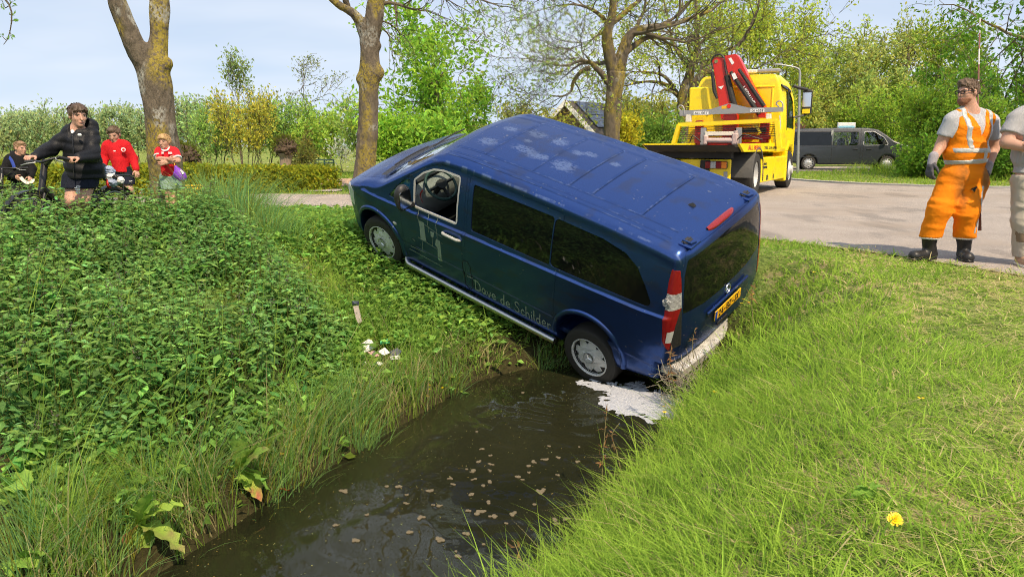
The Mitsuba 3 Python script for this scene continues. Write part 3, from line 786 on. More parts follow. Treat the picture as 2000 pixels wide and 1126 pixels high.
for i, (px, top, w, y, sd) in enumerate(sorted(ROW)):
 bg_tree(px, top, w, y, sd, 'avenue_tree', ('leftmost,second,third,fourth,fifth,sixth,seventh,rightmost'.split(',')[i]) + ' yellow green tree from the left in the row behind the dark van', [(0.160, 0.195, 0.040), (0.165, 0.185, 0.050), (0.150, 0.19, 0.055)][i % 3], 0.21, 11, 3, 2, (4, 5, 6), 0.07, 'trees in the row behind the dark van', 'tree', start=0.28, ang=(28, 62), trunk_r=0.022, spread=0.2)
bg_tree(1860, 50, 150, 46, 150, 'tree', 'dense mid green tree behind the man in orange', (0.115, 0.155, 0.022), 0.18, 14, 3, 2, (5, 6, 6), 0.04, None, 'tree', start=0.1, ang=(35, 75), trunk_r=0.015, spread=0.2)
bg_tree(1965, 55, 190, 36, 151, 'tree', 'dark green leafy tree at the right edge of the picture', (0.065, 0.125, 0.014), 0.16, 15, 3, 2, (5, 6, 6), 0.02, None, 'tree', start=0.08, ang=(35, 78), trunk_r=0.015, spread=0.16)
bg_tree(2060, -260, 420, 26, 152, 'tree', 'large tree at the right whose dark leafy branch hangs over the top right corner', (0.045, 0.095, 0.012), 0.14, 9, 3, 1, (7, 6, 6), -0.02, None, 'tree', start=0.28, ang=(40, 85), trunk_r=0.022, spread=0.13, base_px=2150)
bg_tree(1935, 180, 130, 31, 153, 'conifer', 'dark conifer with level boughs behind the second man', (0.030, 0.050, 0.020), 0.13, 15, 2, 1, (9, 14), -0.03, None, 'conifer', start=0.05, ang=(60, 88), trunk_r=0.014, spread=0.10)
bg_tree(1725, 185, 130, 43, 1542, 'shrub', 'leafy bush standing behind the roof of the dark van', (0.115, 0.175, 0.022), 0.13, 13, 2, 9, (7, 8), 0.05, None, 'shrub', trunk_r=0.008, ang=(22, 62), spread=0.13)
bg_tree(1842, 180, 120, 31.0, 154, 'shrub', 'big leafy hawthorn bush hiding the front of the dark van', (0.115, 0.175, 0.022), 0.10, 15, 2, 13, (7, 9), 0.05, None, 'shrub', trunk_r=0.008, ang=(22, 62), spread=0.11)
bg_tree(1895, 200, 120, 30.0, 1541, 'shrub', 'green hawthorn bush behind the raised arm of the man in orange', (0.105, 0.165, 0.022), 0.10, 15, 2, 10, (7, 9), 0.05, None, 'shrub', trunk_r=0.008, ang=(22, 62), spread=0.11)
bg_tree(1805, 296, 70, 29.5, 155, 'shrub', 'low dark green bush at the edge of the grass island', (0.075, 0.135, 0.018), 0.09, 16, 2, 9, (7, 8), 0.0, None, 'shrub', trunk_r=0.012, ang=(30, 75), spread=0.08)
bg_tree(1830, 270, 120, 28.5, 156, 'shrub', 'low green bush behind the legs of the man in orange', (0.085, 0.15, 0.018), 0.09, 16, 2, 9, (7, 8), 0.0, None, 'shrub', trunk_r=0.012, ang=(30, 75), spread=0.08)
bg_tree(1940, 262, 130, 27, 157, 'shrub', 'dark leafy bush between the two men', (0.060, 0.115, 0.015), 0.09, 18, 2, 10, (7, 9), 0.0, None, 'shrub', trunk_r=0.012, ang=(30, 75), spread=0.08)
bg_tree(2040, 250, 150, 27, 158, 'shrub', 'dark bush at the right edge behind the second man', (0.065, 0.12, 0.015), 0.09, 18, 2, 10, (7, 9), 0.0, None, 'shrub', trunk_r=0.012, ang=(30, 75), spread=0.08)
# a far line of woodland closes the gaps
fw = np.random.default_rng(8)
fx = np.concatenate([fw.uniform(-190, 200, 16000)])
fy = 150 + 12 * np.sin(fx * 0.03) + fw.uniform(-4, 4, len(fx))
fh = (3.0 + 3.2 * meshkit.fbm(np.column_stack([fx * 0.09, 0 * fx, 0 * fx]), 4, 2) + np.where(fx > 20, 5.0, 0)) * fw.random(len(fx)) ** 0.5
fp = np.column_stack([fx, fy, fh])
q = cards(fp, unit(fw.normal(0, 1, (len(fx), 3)) + (0, 0, 0.6)), unit(fw.normal(0, 1, (len(fx), 3))), fw.uniform(0.7, 1.4, len(fx)), fw.uniform(0.4, 0.8, len(fx)))
put(q, LEAF, None, 'far_woodland', color=np.repeat(tint(len(fx), (0.34, 0.42, 0.10), 0.2, 0.1, fw), 4, 0))
labels['far_woodland'] = {'label': 'hazy strip of woodland along the horizon', 'category': 'woodland', 'kind': 'stuff'}
# --- two pollard willows
def pollard(px, base_y, top, knob_w, y, seed, label):
 k = thing('pollard_willow', label, 'tree', None)
 x0 = at_y(px, 300, y)[0]
 zt = at_y(px, top, y)[2]
 w = knob_w / FPX * y / 2
 zb = zt - 2.0 * w
 put(lumpy([(x0, y, -0.05), (x0 - 0.02, y, zb * 0.5), (x0, y, zb), (x0, y, zb + w * 0.5)], [0.62 * w, 0.52 * w, 0.56 * w, 0.85 * w], seed), 'mat_pollard', k, 'trunk', smooth=True)
 q = trimesh.creation.icosphere(4, 1.0)
 n = meshkit.fbm(q.vertices * 3.2 + seed, 4, seed) - 0.5
 q.vertices = q.vertices * (1 + 0.85 * n)[:, None] * (w * 1.0, w * 1.0, w * 0.85) + (x0 + 0.05 * w, y, zb + w * 1.05)
 put(q, 'mat_pollard_knob', k, 'knob', smooth=True)
 r = np.random.default_rng(seed)
 st = []
 for _ in range(70):
  d = unit(r.normal(0, 1, 3) + (0, 0, 0.5))
  p = np.array([x0, y, zb + w * 1.05]) + d * w * 0.95
  st.append(tube([p, p + d * w * r.uniform(0.10, 0.45)], [w * 0.05, w * 0.03], 4))
 put(cat(st), 'mat_pollard_knob', k, 'stubs', smooth=True, kind='stuff')
 n = 700
 d = unit(r.normal(0, 1, (n, 3)) + (-0.3, -0.2, 1.0))
 p = np.array([x0, y, zb + w * 1.05]) + d * w * r.uniform(0.85, 1.25, (n, 1)) * (1, 1, 0.95)
 put(cards(p, d, unit(r.normal(0, 1, (n, 3))), r.uniform(0.05, 0.10, n), r.uniform(0.02, 0.04, n)), LEAF, k, 'shoots', color=np.repeat(tint(n, (0.17, 0.20, 0.03), 0.2, 0.1, r), 4, 0), kind='stuff')
plain('pollard', (0.26, 0.2, 0.145), 0.95)
plain('pollard_knob', (0.085, 0.058, 0.038), 0.95)
pollard(557, 330, 268, 40, 27.0, 7, 'pollard willow with a dark knob on a pale trunk behind the low hedge')
pollard(358, 330, 284, 56, 19.0, 9, 'pollard willow knob showing right behind the arm of the boy in the red T-shirt')
# ------------------------------------------------------------------ hedge, gate, house, lamp post and other street furniture
def leaf_box(k, path_pts, width, heights, n, color, size, seed, part='leaves'):
 """Leaves over the faces of a clipped hedge that follows the points, with twigs and a dark heart inside."""
 r = np.random.default_rng(seed)
 p = np.asarray(path_pts, float)
 seg = np.linalg.norm(np.diff(p, axis=0), axis=1)
 cum = np.r_[0, np.cumsum(seg)]
 s = r.uniform(0, cum[-1], n)
 q = np.column_stack([np.interp(s, cum, p[:, j]) for j in range(2)])
 h = np.interp(s, cum, heights) * (1 + 0.10 * (meshkit.fbm(np.column_stack([s * 1.5, 0 * s, 0 * s]), 3, seed) - 0.5) * 2)
 t = unit(np.column_stack([np.interp(s + 0.05, cum, p[:, j]) - np.interp(s - 0.05, cum, p[:, j]) for j in range(2)]))
 nrm = np.column_stack([t[:, 1], -t[:, 0]])
 face = r.random(n)
 u, v = r.uniform(-1, 1, n), r.uniform(0, 1, n) ** 0.8
 side = np.where(face < 0.60, -1.0, np.where(face < 0.68, 1.0, u))
 zz_ = np.where(face < 0.68, v * h, h)
 ln = np.where(r.random(n) < 0.25, -np.sign(side) * r.uniform(0.05, 0.30, n), r.normal(0, 0.05, n))
 pos = np.column_stack([q + nrm * (side * width / 2 + ln)[:, None], np.maximum(zz_ + r.normal(0, 0.03, n), 0.02)])
 out = np.where((face < 0.68)[:, None], np.column_stack([nrm * side[:, None], 0 * side]), np.array([0, 0, 1.0]))
 ax = unit(out * 0.5 + r.normal(0, 0.7, (n, 3)) + (0, 0, -0.15))
 put(cards(pos, ax, unit(out + r.normal(0, 0.5, (n, 3))), r.uniform(0.7, 1.3, n) * size, r.uniform(0.5, 0.8, n) * size), LEAF, k, part, color=np.repeat(tint(n, color, 0.24, 0.12, r), 4, 0), kind='stuff')
 m = 420
 s0 = r.uniform(0, cum[-1], m)
 q0 = np.column_stack([np.interp(s0, cum, p[:, j]) for j in range(2)] + [0 * s0]) + r.normal(0, 0.13, (m, 3)) * (1, 1, 0)
 hh = np.interp(s0, cum, heights)[:, None] * r.uniform(0.7, 0.98, (m, 1))
 q1 = q0 + hh * np.array([0, 0, 1.0]) + r.normal(0, 0.10, (m, 3)) * (1, 1, 0)
 put(tubes(np.stack([q0, (q0 + q1) / 2 + r.normal(0, 0.04, (m, 3)), q1], 1), np.tile([0.016, 0.011, 0.005], (m, 1)), 4), 'mat_hedge_heart', k, 'branches', smooth=True, kind='stuff')
plain('hedge_heart', (0.12, 0.10, 0.06), 0.95)
HEDGE = thing('hedge', 'low clipped hedge in fresh yellow green leaf along the far side of the road', 'hedge')
hp = np.array([at_z(640, 369)[:2] + (0, 0.3), at_z(560, 374)[:2] + (0, 0.3), at_z(450, 380)[:2] + (0, 0.2), (-9.2, 17.6), (-11.5, 17.2), (-16, 17.2)])
leaf_box(HEDGE, hp, 0.7, [0.56, 0.58, 0.60, 0.66, 0.72, 0.75], 24000, (0.33, 0.37, 0.035), 0.085, 5)
# green field gate with a white notice
plain('gate_green', (0.015, 0.055, 0.045), 0.5)
plain('white_board', (0.75, 0.75, 0.74), 0.5)
GATE = thing('field_gate', 'low dark green tubular field gate at the end of the hedge', 'gate')
g0, g1 = at_y(598, 330, 34), at_y(652, 330, 34)
for z in (0.15, 0.45, 0.75, 1.0):
 put(tube([(g0[0], 34, z * 0.55), (g1[0], 34, z * 0.55)], 0.028, 6), 'mat_gate_green', GATE, 'rail', smooth=40)
for x in np.linspace(g0[0], g1[0], 4):
 put(tube([(x, 34.02, -0.02), (x, 34.02, 0.57)], 0.04, 6), 'mat_gate_green', GATE, 'post', smooth=40)
NB = thing('notice_board', 'small white notice board beside the green field gate', 'notice')
b = at_y(656, 331, 33.8)
put(box(b[0] - 0.08, b[0] + 0.10, 33.78, 33.80, 0.06, 0.22), 'mat_white_board', NB, 'board')
put(tube([(b[0], 33.83, -0.05), (b[0], 33.83, 0.20)], 0.02, 6), 'mat_gate_green', NB, 'post', smooth=40)
# black litter bin / bollard by the hedge
BOL = thing('bollard', 'short black plastic bollard with a rounded cap in the grass before the hedge', 'bollard')
bp = at_z(500, 376)
put(revolve([(0.001, -0.02), (0.115, -0.02), (0.105, 0.16), (0.11, 0.17), (0.12, 0.18), (0.115, 0.235), (0.08, 0.25), (0.001, 0.255)], 20), 'mat_black_plastic2', BOL, 'post', smooth=40, xf=xf_of((bp[0], bp[1] - 0.6, 0)))
put(revolve([(0.118, 0.165), (0.126, 0.18), (0.118, 0.195)], 20), 'mat_gate_green', BOL, 'ring', smooth=40, xf=xf_of((bp[0], bp[1] - 0.6, 0)))
plain('black_plastic2', (0.018, 0.020, 0.022), 0.5)
# the house with solar panels
plain('roof_tile', (0.09, 0.08, 0.077), 0.85)
plain('white_wood', (0.74, 0.73, 0.70), 0.6)
plain('brick', (0.22, 0.135, 0.1), 0.9)
mat('solar', {'type': 'principled', 'base_color': rgb((0.05, 0.07, 0.12)), 'roughness': 0.12, 'specular': 0.7})
HY = 46.0
HOUSE = thing('house', 'house with a dark tiled roof and white verges, half hidden behind the wide tree', 'house')
ap = at_y(1104, 196, HY)
ev = at_y(1170, 260, HY)
half = (ev[0] - ap[0])
apz, eavz = ap[2], ev[2] - 0.2
hd = unit(np.array([0.86, 0.51, 0]))       # along the ridge
hw = np.array([0.30, -0.954, 0.0])
hw = unit(np.array([half, -0.8, 0]))
L = 9.0
A0 = np.array([ap[0], HY, apz])
E0 = A0 + hw * np.linalg.norm(half) + (0, 0, eavz - apz)
E1 = A0 - hw * np.linalg.norm(half) + (0, 0, eavz - apz)
rd = unit(np.array([0.62, 0.78, 0]))
th = np.array([0, 0, -0.16])
for nm, E in (('roof', E0), ('roof', E1)):
 put(hull([A0, A0 + rd * L, E, E + rd * L, A0 + th, A0 + rd * L + th, E + th, E + rd * L + th]), 'mat_roof_tile', HOUSE, nm)
for E in (E0, E1):
 b0, b1 = A0 - rd * 0.06 + (0, 0, 0.05), E - rd * 0.06 + (0, 0, 0.05)
 put(hull([b0, b1, b0 - (0, 0, 0.34), b1 - (0, 0, 0.34), b0 + rd * 0.08, b1 + rd * 0.08, b0 + rd * 0.08 - (0, 0, 0.34), b1 + rd * 0.08 - (0, 0, 0.34)]), 'mat_white_wood', HOUSE, 'verge_board')
gi = A0 + rd * 0.35
G0, G1 = E0 + rd * 0.35, E1 + rd * 0.35
Gi0, Gi1 = gi + (G0 - gi) * 0.93, gi + (G1 - gi) * 0.93
wl_ = [gi - (0, 0, 0.12), Gi0 - (0, 0, 0.12), Gi1 - (0, 0, 0.12), np.array([Gi0[0], Gi0[1], -0.1]), np.array([Gi1[0], Gi1[1], -0.1])]
put(hull(wl_ + [w + rd * (L - 0.8) for w in wl_]), 'mat_brick', HOUSE, 'wall')
sl = E0 - A0
nrm = unit(np.cross(rd, sl))
nrm = nrm if nrm[2] > 0 else -nrm
for i in range(4):
 for j in range(2):
  o = A0 + rd * (0.75 + i * 1.03) + sl * (0.06 + j * 0.36) + nrm * 0.05
  c4 = [o, o + rd * 1.0, o + sl * 0.34, o + rd * 1.0 + sl * 0.34]
  put(hull(c4 + [q + nrm * 0.05 for q in c4]), 'mat_solar', HOUSE, 'solar_panel')
put(box(A0[0] + 2.8, A0[0] + 3.4, HY + 3.2, HY + 3.8, apz - 0.3, apz + 0.5, 0.03), 'mat_brick', HOUSE, 'chimney', smooth=30)
# a second roof far behind the dark van
plain('red_tile', (0.33, 0.125, 0.08), 0.85)
H2 = thing('house', 'far house with a red tiled roof glimpsed between truck and dark van', 'house')
c = at_y(1580, 262, 66)
cz = at_y(1580, 238, 66)[2]
ez = at_y(1580, 252, 66)[2]
put(hull([(c[0] - 3, 66, cz), (c[0] + 3, 66, cz), (c[0] - 3.4, 64, ez), (c[0] + 3.4, 64, ez), (c[0] - 3.4, 68, ez), (c[0] + 3.4, 68, ez)]), 'mat_red_tile', H2, 'roof')
put(box(c[0] - 3.1, c[0] + 3.1, 64.4, 67.6, -0.1, ez - 0.003), 'mat_brick', H2, 'wall')
put(box(c[0] - 1.2, c[0] + 1.2, 64.36, 64.42, 0.7, ez - 0.3), 'mat_white_wood', H2, 'window')
# street lamp behind the truck
plain('lamp_steel', (0.42, 0.43, 0.43), 0.45, 0.6)
LAMPP = thing('street_lamp', 'grey steel street lamp with a curved arm behind the cab of the recovery truck', 'street lamp')
LY = 33.0
lp = [at_y(1558, 340, LY), at_y(1560, 250, LY), at_y(1562, 160, LY), at_y(1562, 140, LY), at_y(1556, 133, LY), at_y(1540, 129, LY), at_y(1525, 127, LY)]
put(tube(spline(lp, 40), np.linspace(0.062, 0.028, 40), 10), 'mat_lamp_steel', LAMPP, 'post', smooth=True)
h0 = at_y(1518, 126, LY)
put(hull([h0 + (0.18, 0.05, 0.03), h0 + (0.18, -0.05, 0.03), h0 + (0.16, 0.06, -0.03), h0 + (0.16, -0.06, -0.03), h0 + (-0.22, 0.03, 0.0), h0 + (-0.22, -0.03, 0.0), h0 + (0, 0.07, 0.05), h0 + (0, -0.07, 0.05), h0 + (0, 0.07, -0.03), h0 + (0, -0.07, -0.03)]), 'mat_lamp_steel', LAMPP, 'lamp_head', smooth=30)
# raised barrier pole, white with red bands
BAR = thing('banded_pole', 'tall thin pole in white and faded red bands standing behind the man in orange', 'pole')
BY = 24.0
b0, b1 = at_y(1917, 262, BY), at_y(1914, 34, BY)
b0[2] = -0.05
for i in range(11):
 p0, p1 = b0 + (b1 - b0) * i / 11, b0 + (b1 - b0) * (i + 1) / 11
 put(tube([p0, p1], 0.022 if i > 4 else 0.036, 8), 'mat_white_wood' if i % 2 == 0 else 'mat_red_paint', BAR, 'band', smooth=40)
plain('red_paint', (0.32, 0.14, 0.12), 0.6)
# ------------------------------------------------------------------ the blue van, nose up out of the ditch
VAN_T = np.array([1.398, 8.326, -0.935])
VAN_R = Rot.from_euler('ZYX', [141.63, -16.03, -20.83], degrees=True).as_matrix()
VAN_X = xf_of(VAN_T, VAN_R)
def ip(x, xs, ys):
 return np.interp(x, xs, ys)
def v_top(X):
 return ip(X, [-0.95, -0.80, -0.6, 0.0, 1.0, 1.8, 2.15, 2.30, 2.45, 3.20, 3.28, 3.45, 3.70, 3.88, 3.98, 4.04, 4.08],
              [1.835, 1.85, 1.868, 1.895, 1.905, 1.895, 1.865, 1.825, 1.745, 1.275, 1.235, 1.185, 1.09, 1.00, 0.91, 0.80, 0.64])
def v_bot(X):
 return ip(X, [-0.95, -0.4, 0, 3.5, 3.9, 4.08], [0.42, 0.30, 0.27, 0.25, 0.26, 0.36])
def v_wid(X):
 return ip(X, [-0.95, -0.8, -0.5, 0.2, 2.4, 3.1, 3.4, 3.65, 3.82, 3.94, 4.02, 4.06, 4.08], [0.955, 0.972, 0.99, 1.0, 1.0, 0.995, 0.98, 0.94, 0.88, 0.80, 0.68, 0.54, 0.40])
def v_belt(X):
 return ip(X, [-0.9, -0.6, 1.6, 2.7, 3.3], [1.215, 1.195, 1.115, 1.065, 1.04])
def v_side(X, z):
 """Half width of the body at length X and height z."""
 b = z - v_belt(X)
 low = ip(z, [0.25, 0.33, 0.45, 0.585, 0.610, 0.85, 1.0, 1.2], [0.875, 0.905, 0.922, 0.930, 0.942, 0.952, 0.950, 0.947])
 up = ip(b, [-0.2, -0.008, 0.0, 0.02, 0.25, 0.42, 0.52, 0.60, 0.70], [0, 0.0, 0.027, 0.033, 0.080, 0.125, 0.158, 0.188, 0.225])
 return v_wid(X) * (low - up)
def v_tail(X, y, z):
 """The slope and roundness of the tail, fading out forwards."""
 f = np.clip((-0.25 - X) / 0.55, 0, 1) ** 1.5
 slope = ip(z, [0.4, 0.75, 0.9, 1.2, 1.55, 1.75, 1.87], [0.105, 0.115, 0.118, 0.085, 0.035, -0.005, -0.075])
 return X + f * (-slope + 0.085 * (np.abs(y) / 0.85) ** 4)
def van_loft(sx=1.0, sy=1.0, sz=1.0, fine=True):
 q_ = (41, 30, 16, 34, 11, 14) if fine else (21, 18, 9, 20, 8, 10)
 st = np.unique(np.r_[-0.82, -0.80, -0.76, np.linspace(-0.7, 2.1, q_[0]), np.linspace(2.15, 3.3, q_[1]), np.linspace(3.35, 3.9, q_[2]), 3.94, 3.98, 4.01, 4.035, 4.055, 4.068, 4.077, 4.08])
 rows = []
 for X in st:
  zt, zb = v_top(X), v_bot(X)
  roofy = ip(X, [2.2, 2.6, 3.2, 3.3], [1, 1, 1, 1])
  cz = ip(X, [2.2, 2.5, 3.2, 3.35, 4.0, 4.08], [0.165, 0.17, 0.19, 0.15, 0.12, 0.06])
  crown = ip(X, [-0.9, 2.1, 2.5, 3.1, 3.3, 3.9, 4.08], [0.030, 0.034, 0.075, 0.10, 0.06, 0.05, 0.03])
  zc = zt - cz
  z = np.linspace(zb + 0.05, zc, q_[3])
  bz = v_belt(X) + np.array([-0.03, -0.0125, -0.0085, 0.0005, 0.008, 0.03])
  z = np.sort(np.r_[z, np.clip(bz, zb + 0.06, zc - 0.02) + np.arange(6) * 4e-4, np.clip([0.583, 0.589, 0.607, 0.613], zb + 0.055, zc - 0.03) + np.arange(4) * 5e-4])
  y = v_side(X, z)
  yc, rx, rz = y[-1], 0.135 * v_wid(X), zt - crown - zc
  a = np.linspace(0, np.pi / 2, q_[4])[1:]
  ca, sa = np.cos(a) ** 0.85, np.sin(a) ** 0.85
  cy, cc = yc - rx + rx * ca, zc + rz * sa
  ty = np.linspace(cy[-1], 0, q_[5])[1:]
  tz = zt - crown * (ty / cy[-1]) ** 2
  by = np.linspace(0, v_side(X, zb + 0.05) - 0.05 * v_wid(X), 5)
  half = np.vstack([np.column_stack([by, np.full(5, zb)]), np.column_stack([y, z]), np.column_stack([cy, cc]), np.column_stack([ty, tz])])
  row = np.vstack([half, np.column_stack([-half[-2:0:-1, 0], half[-2:0:-1, 1]])])
  rows.append(np.column_stack([np.full(len(row), X), row]))
 P = np.array(rows)
 rear = P[0].copy()
 c = np.array([0, 1.15])
 caps = []
 for s, dx in ((0.0, -0.03), (0.25, -0.03), (0.5, -0.03), (0.75, -0.03), (0.90, -0.03), (0.965, -0.027), (0.985, -0.017)):
  r = rear.copy()
  r[:, 1:] = c + (r[:, 1:] - c) * s
  r[:, 0] += dx
  caps.append(r)
 nose = P[-1].copy()
 cn = np.array([0, nose[:, 2].mean()])
 caps2 = []
 for s in (0.8, 0.4, 0.0):
  r = nose.copy()
  r[:, 1:] = cn + (r[:, 1:] - cn) * s
  r[:, 0] += 0.006
  caps2.append(r)
 P = np.concatenate([np.array(caps), P, np.array(caps2)])
 P[..., 0] = v_tail(P[..., 0], P[..., 1], P[..., 2])
 ctr = np.array([1.5, 0, 1.05])
 P = ctr + (P - ctr) * np.array([sx, sy, sz])
 n, m = P.shape[:2]
 i, j = np.meshgrid(np.arange(1, n - 2), np.arange(m), indexing='ij')
 jj = (j + 1) % m
 q = np.stack([i * m + j, i * m + jj, (i + 1) * m + jj, (i + 1) * m + j], -1).reshape(-1, 4)
 k = np.arange(m)
 e0 = np.stack([k * 0, m + (k + 1) % m, m + k], 1)
 last = (n - 1) * m
 e1 = np.stack([k * 0 + last, last - m + k, last - m + (k + 1) % m], 1)
 mesh = trimesh.Trimesh(P.reshape(-1, 3), np.vstack([q[:, [0, 1, 2]], q[:, [0, 2, 3]], e0, e1]), process=False)
 mesh.remove_unreferenced_vertices()
 if mesh.volume < 0:
  mesh.invert()
 return mesh
VAN_OUT = van_loft()
_n = np.zeros_like(VAN_OUT.vertices)
_fc = np.cross(VAN_OUT.vertices[VAN_OUT.faces[:, 1]] - VAN_OUT.vertices[VAN_OUT.faces[:, 0]], VAN_OUT.vertices[VAN_OUT.faces[:, 2]] - VAN_OUT.vertices[VAN_OUT.faces[:, 0]])
for _k in range(3):
 np.add.at(_n, VAN_OUT.faces[:, _k], _fc)
_vn = unit(_n)
_mid = VAN_OUT.vertices[VAN_OUT.faces].mean(1)
VAN_TREE = cKDTree(np.vstack([VAN_OUT.vertices, _mid]))
VAN_NRM = np.vstack([_vn, unit(_vn[VAN_OUT.faces].sum(1))])
def body_shade(mesh, tol=0.012):
 """Smooth normals from the whole body on faces that lie on its skin, flat ones on cut edges."""
 if hasattr(mesh, 'to_mesh'):
  mesh = from_man(mesh)
 v, f = np.asarray(mesh.vertices), np.asarray(mesh.faces)
 tri = v[f]
 fn = unit(np.cross(tri[:, 1] - tri[:, 0], tri[:, 2] - tri[:, 0]))
 d, i = VAN_TREE.query(tri.reshape(-1, 3), k=4)
 w = 1 / (d + 1e-4) ** 2
 nn = unit((VAN_NRM[i] * w[..., None]).sum(1)).reshape(-1, 3, 3)
 ok = (nn * fn[:, None]).sum(-1) > 0.72
 n = np.where(ok[..., None], nn, fn[:, None])
 return trimesh.Trimesh(tri.reshape(-1, 3), np.arange(len(f) * 3).reshape(-1, 3), process=False), n.reshape(-1, 3)
def vput(mesh, bsdf, parent, name, shade=None, **kw):
 if shade == 'body':
  mesh, n = body_shade(mesh)
  return put(mesh, bsdf, parent, name, normals=n, xf=VAN_X, **kw)
 return put(mesh, bsdf, parent, name, xf=VAN_X, smooth=30 if shade is None else shade, **kw)
def vp(p):
 """World point to van coordinates, inside a material."""
 q = [p.x - float(VAN_T[0]), p.y - float(VAN_T[1]), p.z - float(VAN_T[2])]
 return [sum(float(VAN_R[k, i]) * q[k] for k in range(3)) for i in range(3)]
WORN = [(1.94, -.14, .10, .06), (1.93, .25, .12, .09), (1.60, -.19, .13, .07), (1.30, -.19, .11, .08), (1.47, .18, .15, .07), (1.30, .22, .13, .06), (1.19, .20, .06, .05), (0.92, .22, .14, .10),
  (0.97, -.10, .07, .05), (0.86, -.16, .08, .05), (0.53, -.14, .06, .05), (1.58, -.0, .05, .04)]
BEADS = (-0.20, 0.37, 0.65, 1.12, 1.76, 2.17)
def roof_beads(x, y, z):
 """Pressed beads of the roof skin: cross beads and two pairs of long ones."""
 on = smoothstep(1.72, 1.80, z)
 h = mi.Float(0)
 cross = smoothstep(0.50, 0.46, dr.abs(y)) * smoothstep(-0.66, -0.6, x)
 for b in BEADS:
  h = h - smoothstep(0.020, 0.006, dr.abs(x - b)) * cross
 lng = smoothstep(2.2, 2.16, x) * smoothstep(-0.62, -0.58, x)
 for b, w in ((0.485, 0.012), (0.60, 0.010), (0.66, 0.008)):
  h = h - smoothstep(w * 1.6, w * 0.5, dr.abs(dr.abs(y) - b)) * lng
 return h * on
def paint_base(p, n, uv):
 x, y, z = vp(p)
 fl = noise(p.x * 900, p.y * 900, p.z * 900)
 base = mix((0.015, 0.050, 0.200), (0.030, 0.090, 0.325), fl)
 g = fbm(x * 26, y * 60, z * 26, 4)
 worn = mi.Float(0)
 for (a, b, ra, rb) in WORN:
  r = dr.sqrt(dr.square((x - a) / ra) + dr.square((y - b) / rb))
  worn = dr.maximum(worn, smoothstep(1.3, 0.75, r + 2.6 * (g - 0.46)) * smoothstep(0.10, 0.45, r + 0.5 * g))
 roof = smoothstep(1.70, 1.76, z)
 line = -roof_beads(x, y, z) * smoothstep(0.40, 0.70, fbm(x * 11, y * 11, 3.0, 4)) * smoothstep(0.3, 0.6, g)
 edge = smoothstep(0.012, 0.003, dr.abs(dr.abs(y) - 0.742)) * smoothstep(0.50, 0.62, fbm(x * 13, 2.0, 5.0, 4)) * roof
 w = dr.maximum(dr.maximum(worn * roof * 0.55, line * 0.34), edge * 0.45)
 c = mix(base, (0.26, 0.34, 0.54), w * smoothstep(0.25, 0.5, g))
 spots = smoothstep(0.86, 0.90, noise(x * 46, y * 46, z * 46)) * smoothstep(0.66, 0.74, noise(x * 7, y * 7, z * 7 + 3))
 c = mix(c, (0.45, 0.45, 0.42), spots * 0.55)
 mud = smoothstep(0.54, 0.70, fbm(x * 5.0, y * 5.0, z * 11.0, 4)) * 0.30
 return mix(c, (0.055, 0.052, 0.045), mud)
def paint_bump(p, n, uv):
 x, y, z = vp(p)
 dents = fbm(x * 2.2, y * 2.2, z * 2.2, 2) * 0.006
 return roof_beads(x, y, z) * 0.009 + dents
mat('van_paint', {'type': 'bumpmap', 'arbitrary': proc(paint_bump, eps=2.5e-3), 'scale': 1.0,
                  'bsdf': {'type': 'twosided', 'bsdf': {'type': 'principled', 'base_color': proc(paint_base), 'metallic': 0.85, 'roughness': 0.25, 'specular': 0.5, 'clearcoat': 1.0, 'clearcoat_gloss': 0.985}}})
plain('black_plastic', (0.02, 0.02, 0.021), 0.5)
plain('dark_inside', (0.012, 0.012, 0.014), 0.8)
mat('dark_glass', {'type': 'twosided', 'bsdf': {'type': 'principled', 'base_color': rgb((0.004, 0.005, 0.005)), 'roughness': 0.03, 'specular': 0.55}})
mat('clear_glass', {'type': 'thindielectric', 'int_ior': 1.5, 'specular_transmittance': rgb((0.80, 0.86, 0.84))})
plain('alu', (0.55, 0.55, 0.54), 0.32, 1.0)
plain('chrome', (0.75, 0.75, 0.76), 0.12, 1.0)
plain('rubber', (0.028, 0.026, 0.023), 0.75)
plain('hubcap', (0.60, 0.605, 0.59), 0.38, 0.2)
plain('grey_trim', (0.36, 0.37, 0.35), 0.7)
plain('red_lens', (0.21, 0.006, 0.008), 0.12, clearcoat=1.0, clearcoat_gloss=0.97)
plain('white_lens', (0.42, 0.43, 0.42), 0.15, clearcoat=1.0)
mat('broken_lens', {'type': 'bumpmap', 'arbitrary': proc(lambda p, n, uv: fbm(p.x * 75, p.y * 75, p.z * 75, 3), eps=2e-3), 'scale': 0.02,
     'bsdf': {'type': 'twosided', 'bsdf': {'type': 'principled', 'base_color': proc(lambda p, n, uv: mix((0.10, 0.10, 0.10), (0.62, 0.62, 0.60), fbm(p.x * 60, p.y * 60, p.z * 60, 4))), 'roughness': 0.5}}})
plain('bumper_top', proc(lambda p, n, uv: mix((0.16, 0.16, 0.15), (0.62, 0.60, 0.56), fbm(p.x * 22, p.y * 22, p.z * 22, 4))), 0.7)
plain('plate_yellow', (0.78, 0.42, 0.015), 0.35)
plain('plate_blue', (0.01, 0.05, 0.35), 0.4)
plain('black_print', (0.008, 0.008, 0.008), 0.6)
plain('sign_print', (0.22, 0.27, 0.22), 0.7)
VAN = thing('van', 'dark blue delivery van stuck nose up in the ditch, rear end down in the water', 'van')
_out, _in = man(VAN_OUT), man(van_loft(1 - 0.030 / 2.4, 1 - 0.032 / 0.93, 1 - 0.030 / 0.85, False))
shell = _out - _in
WHEELS = [('front', 3.21, 0.365), ('rear', 0.0, 0.285)]
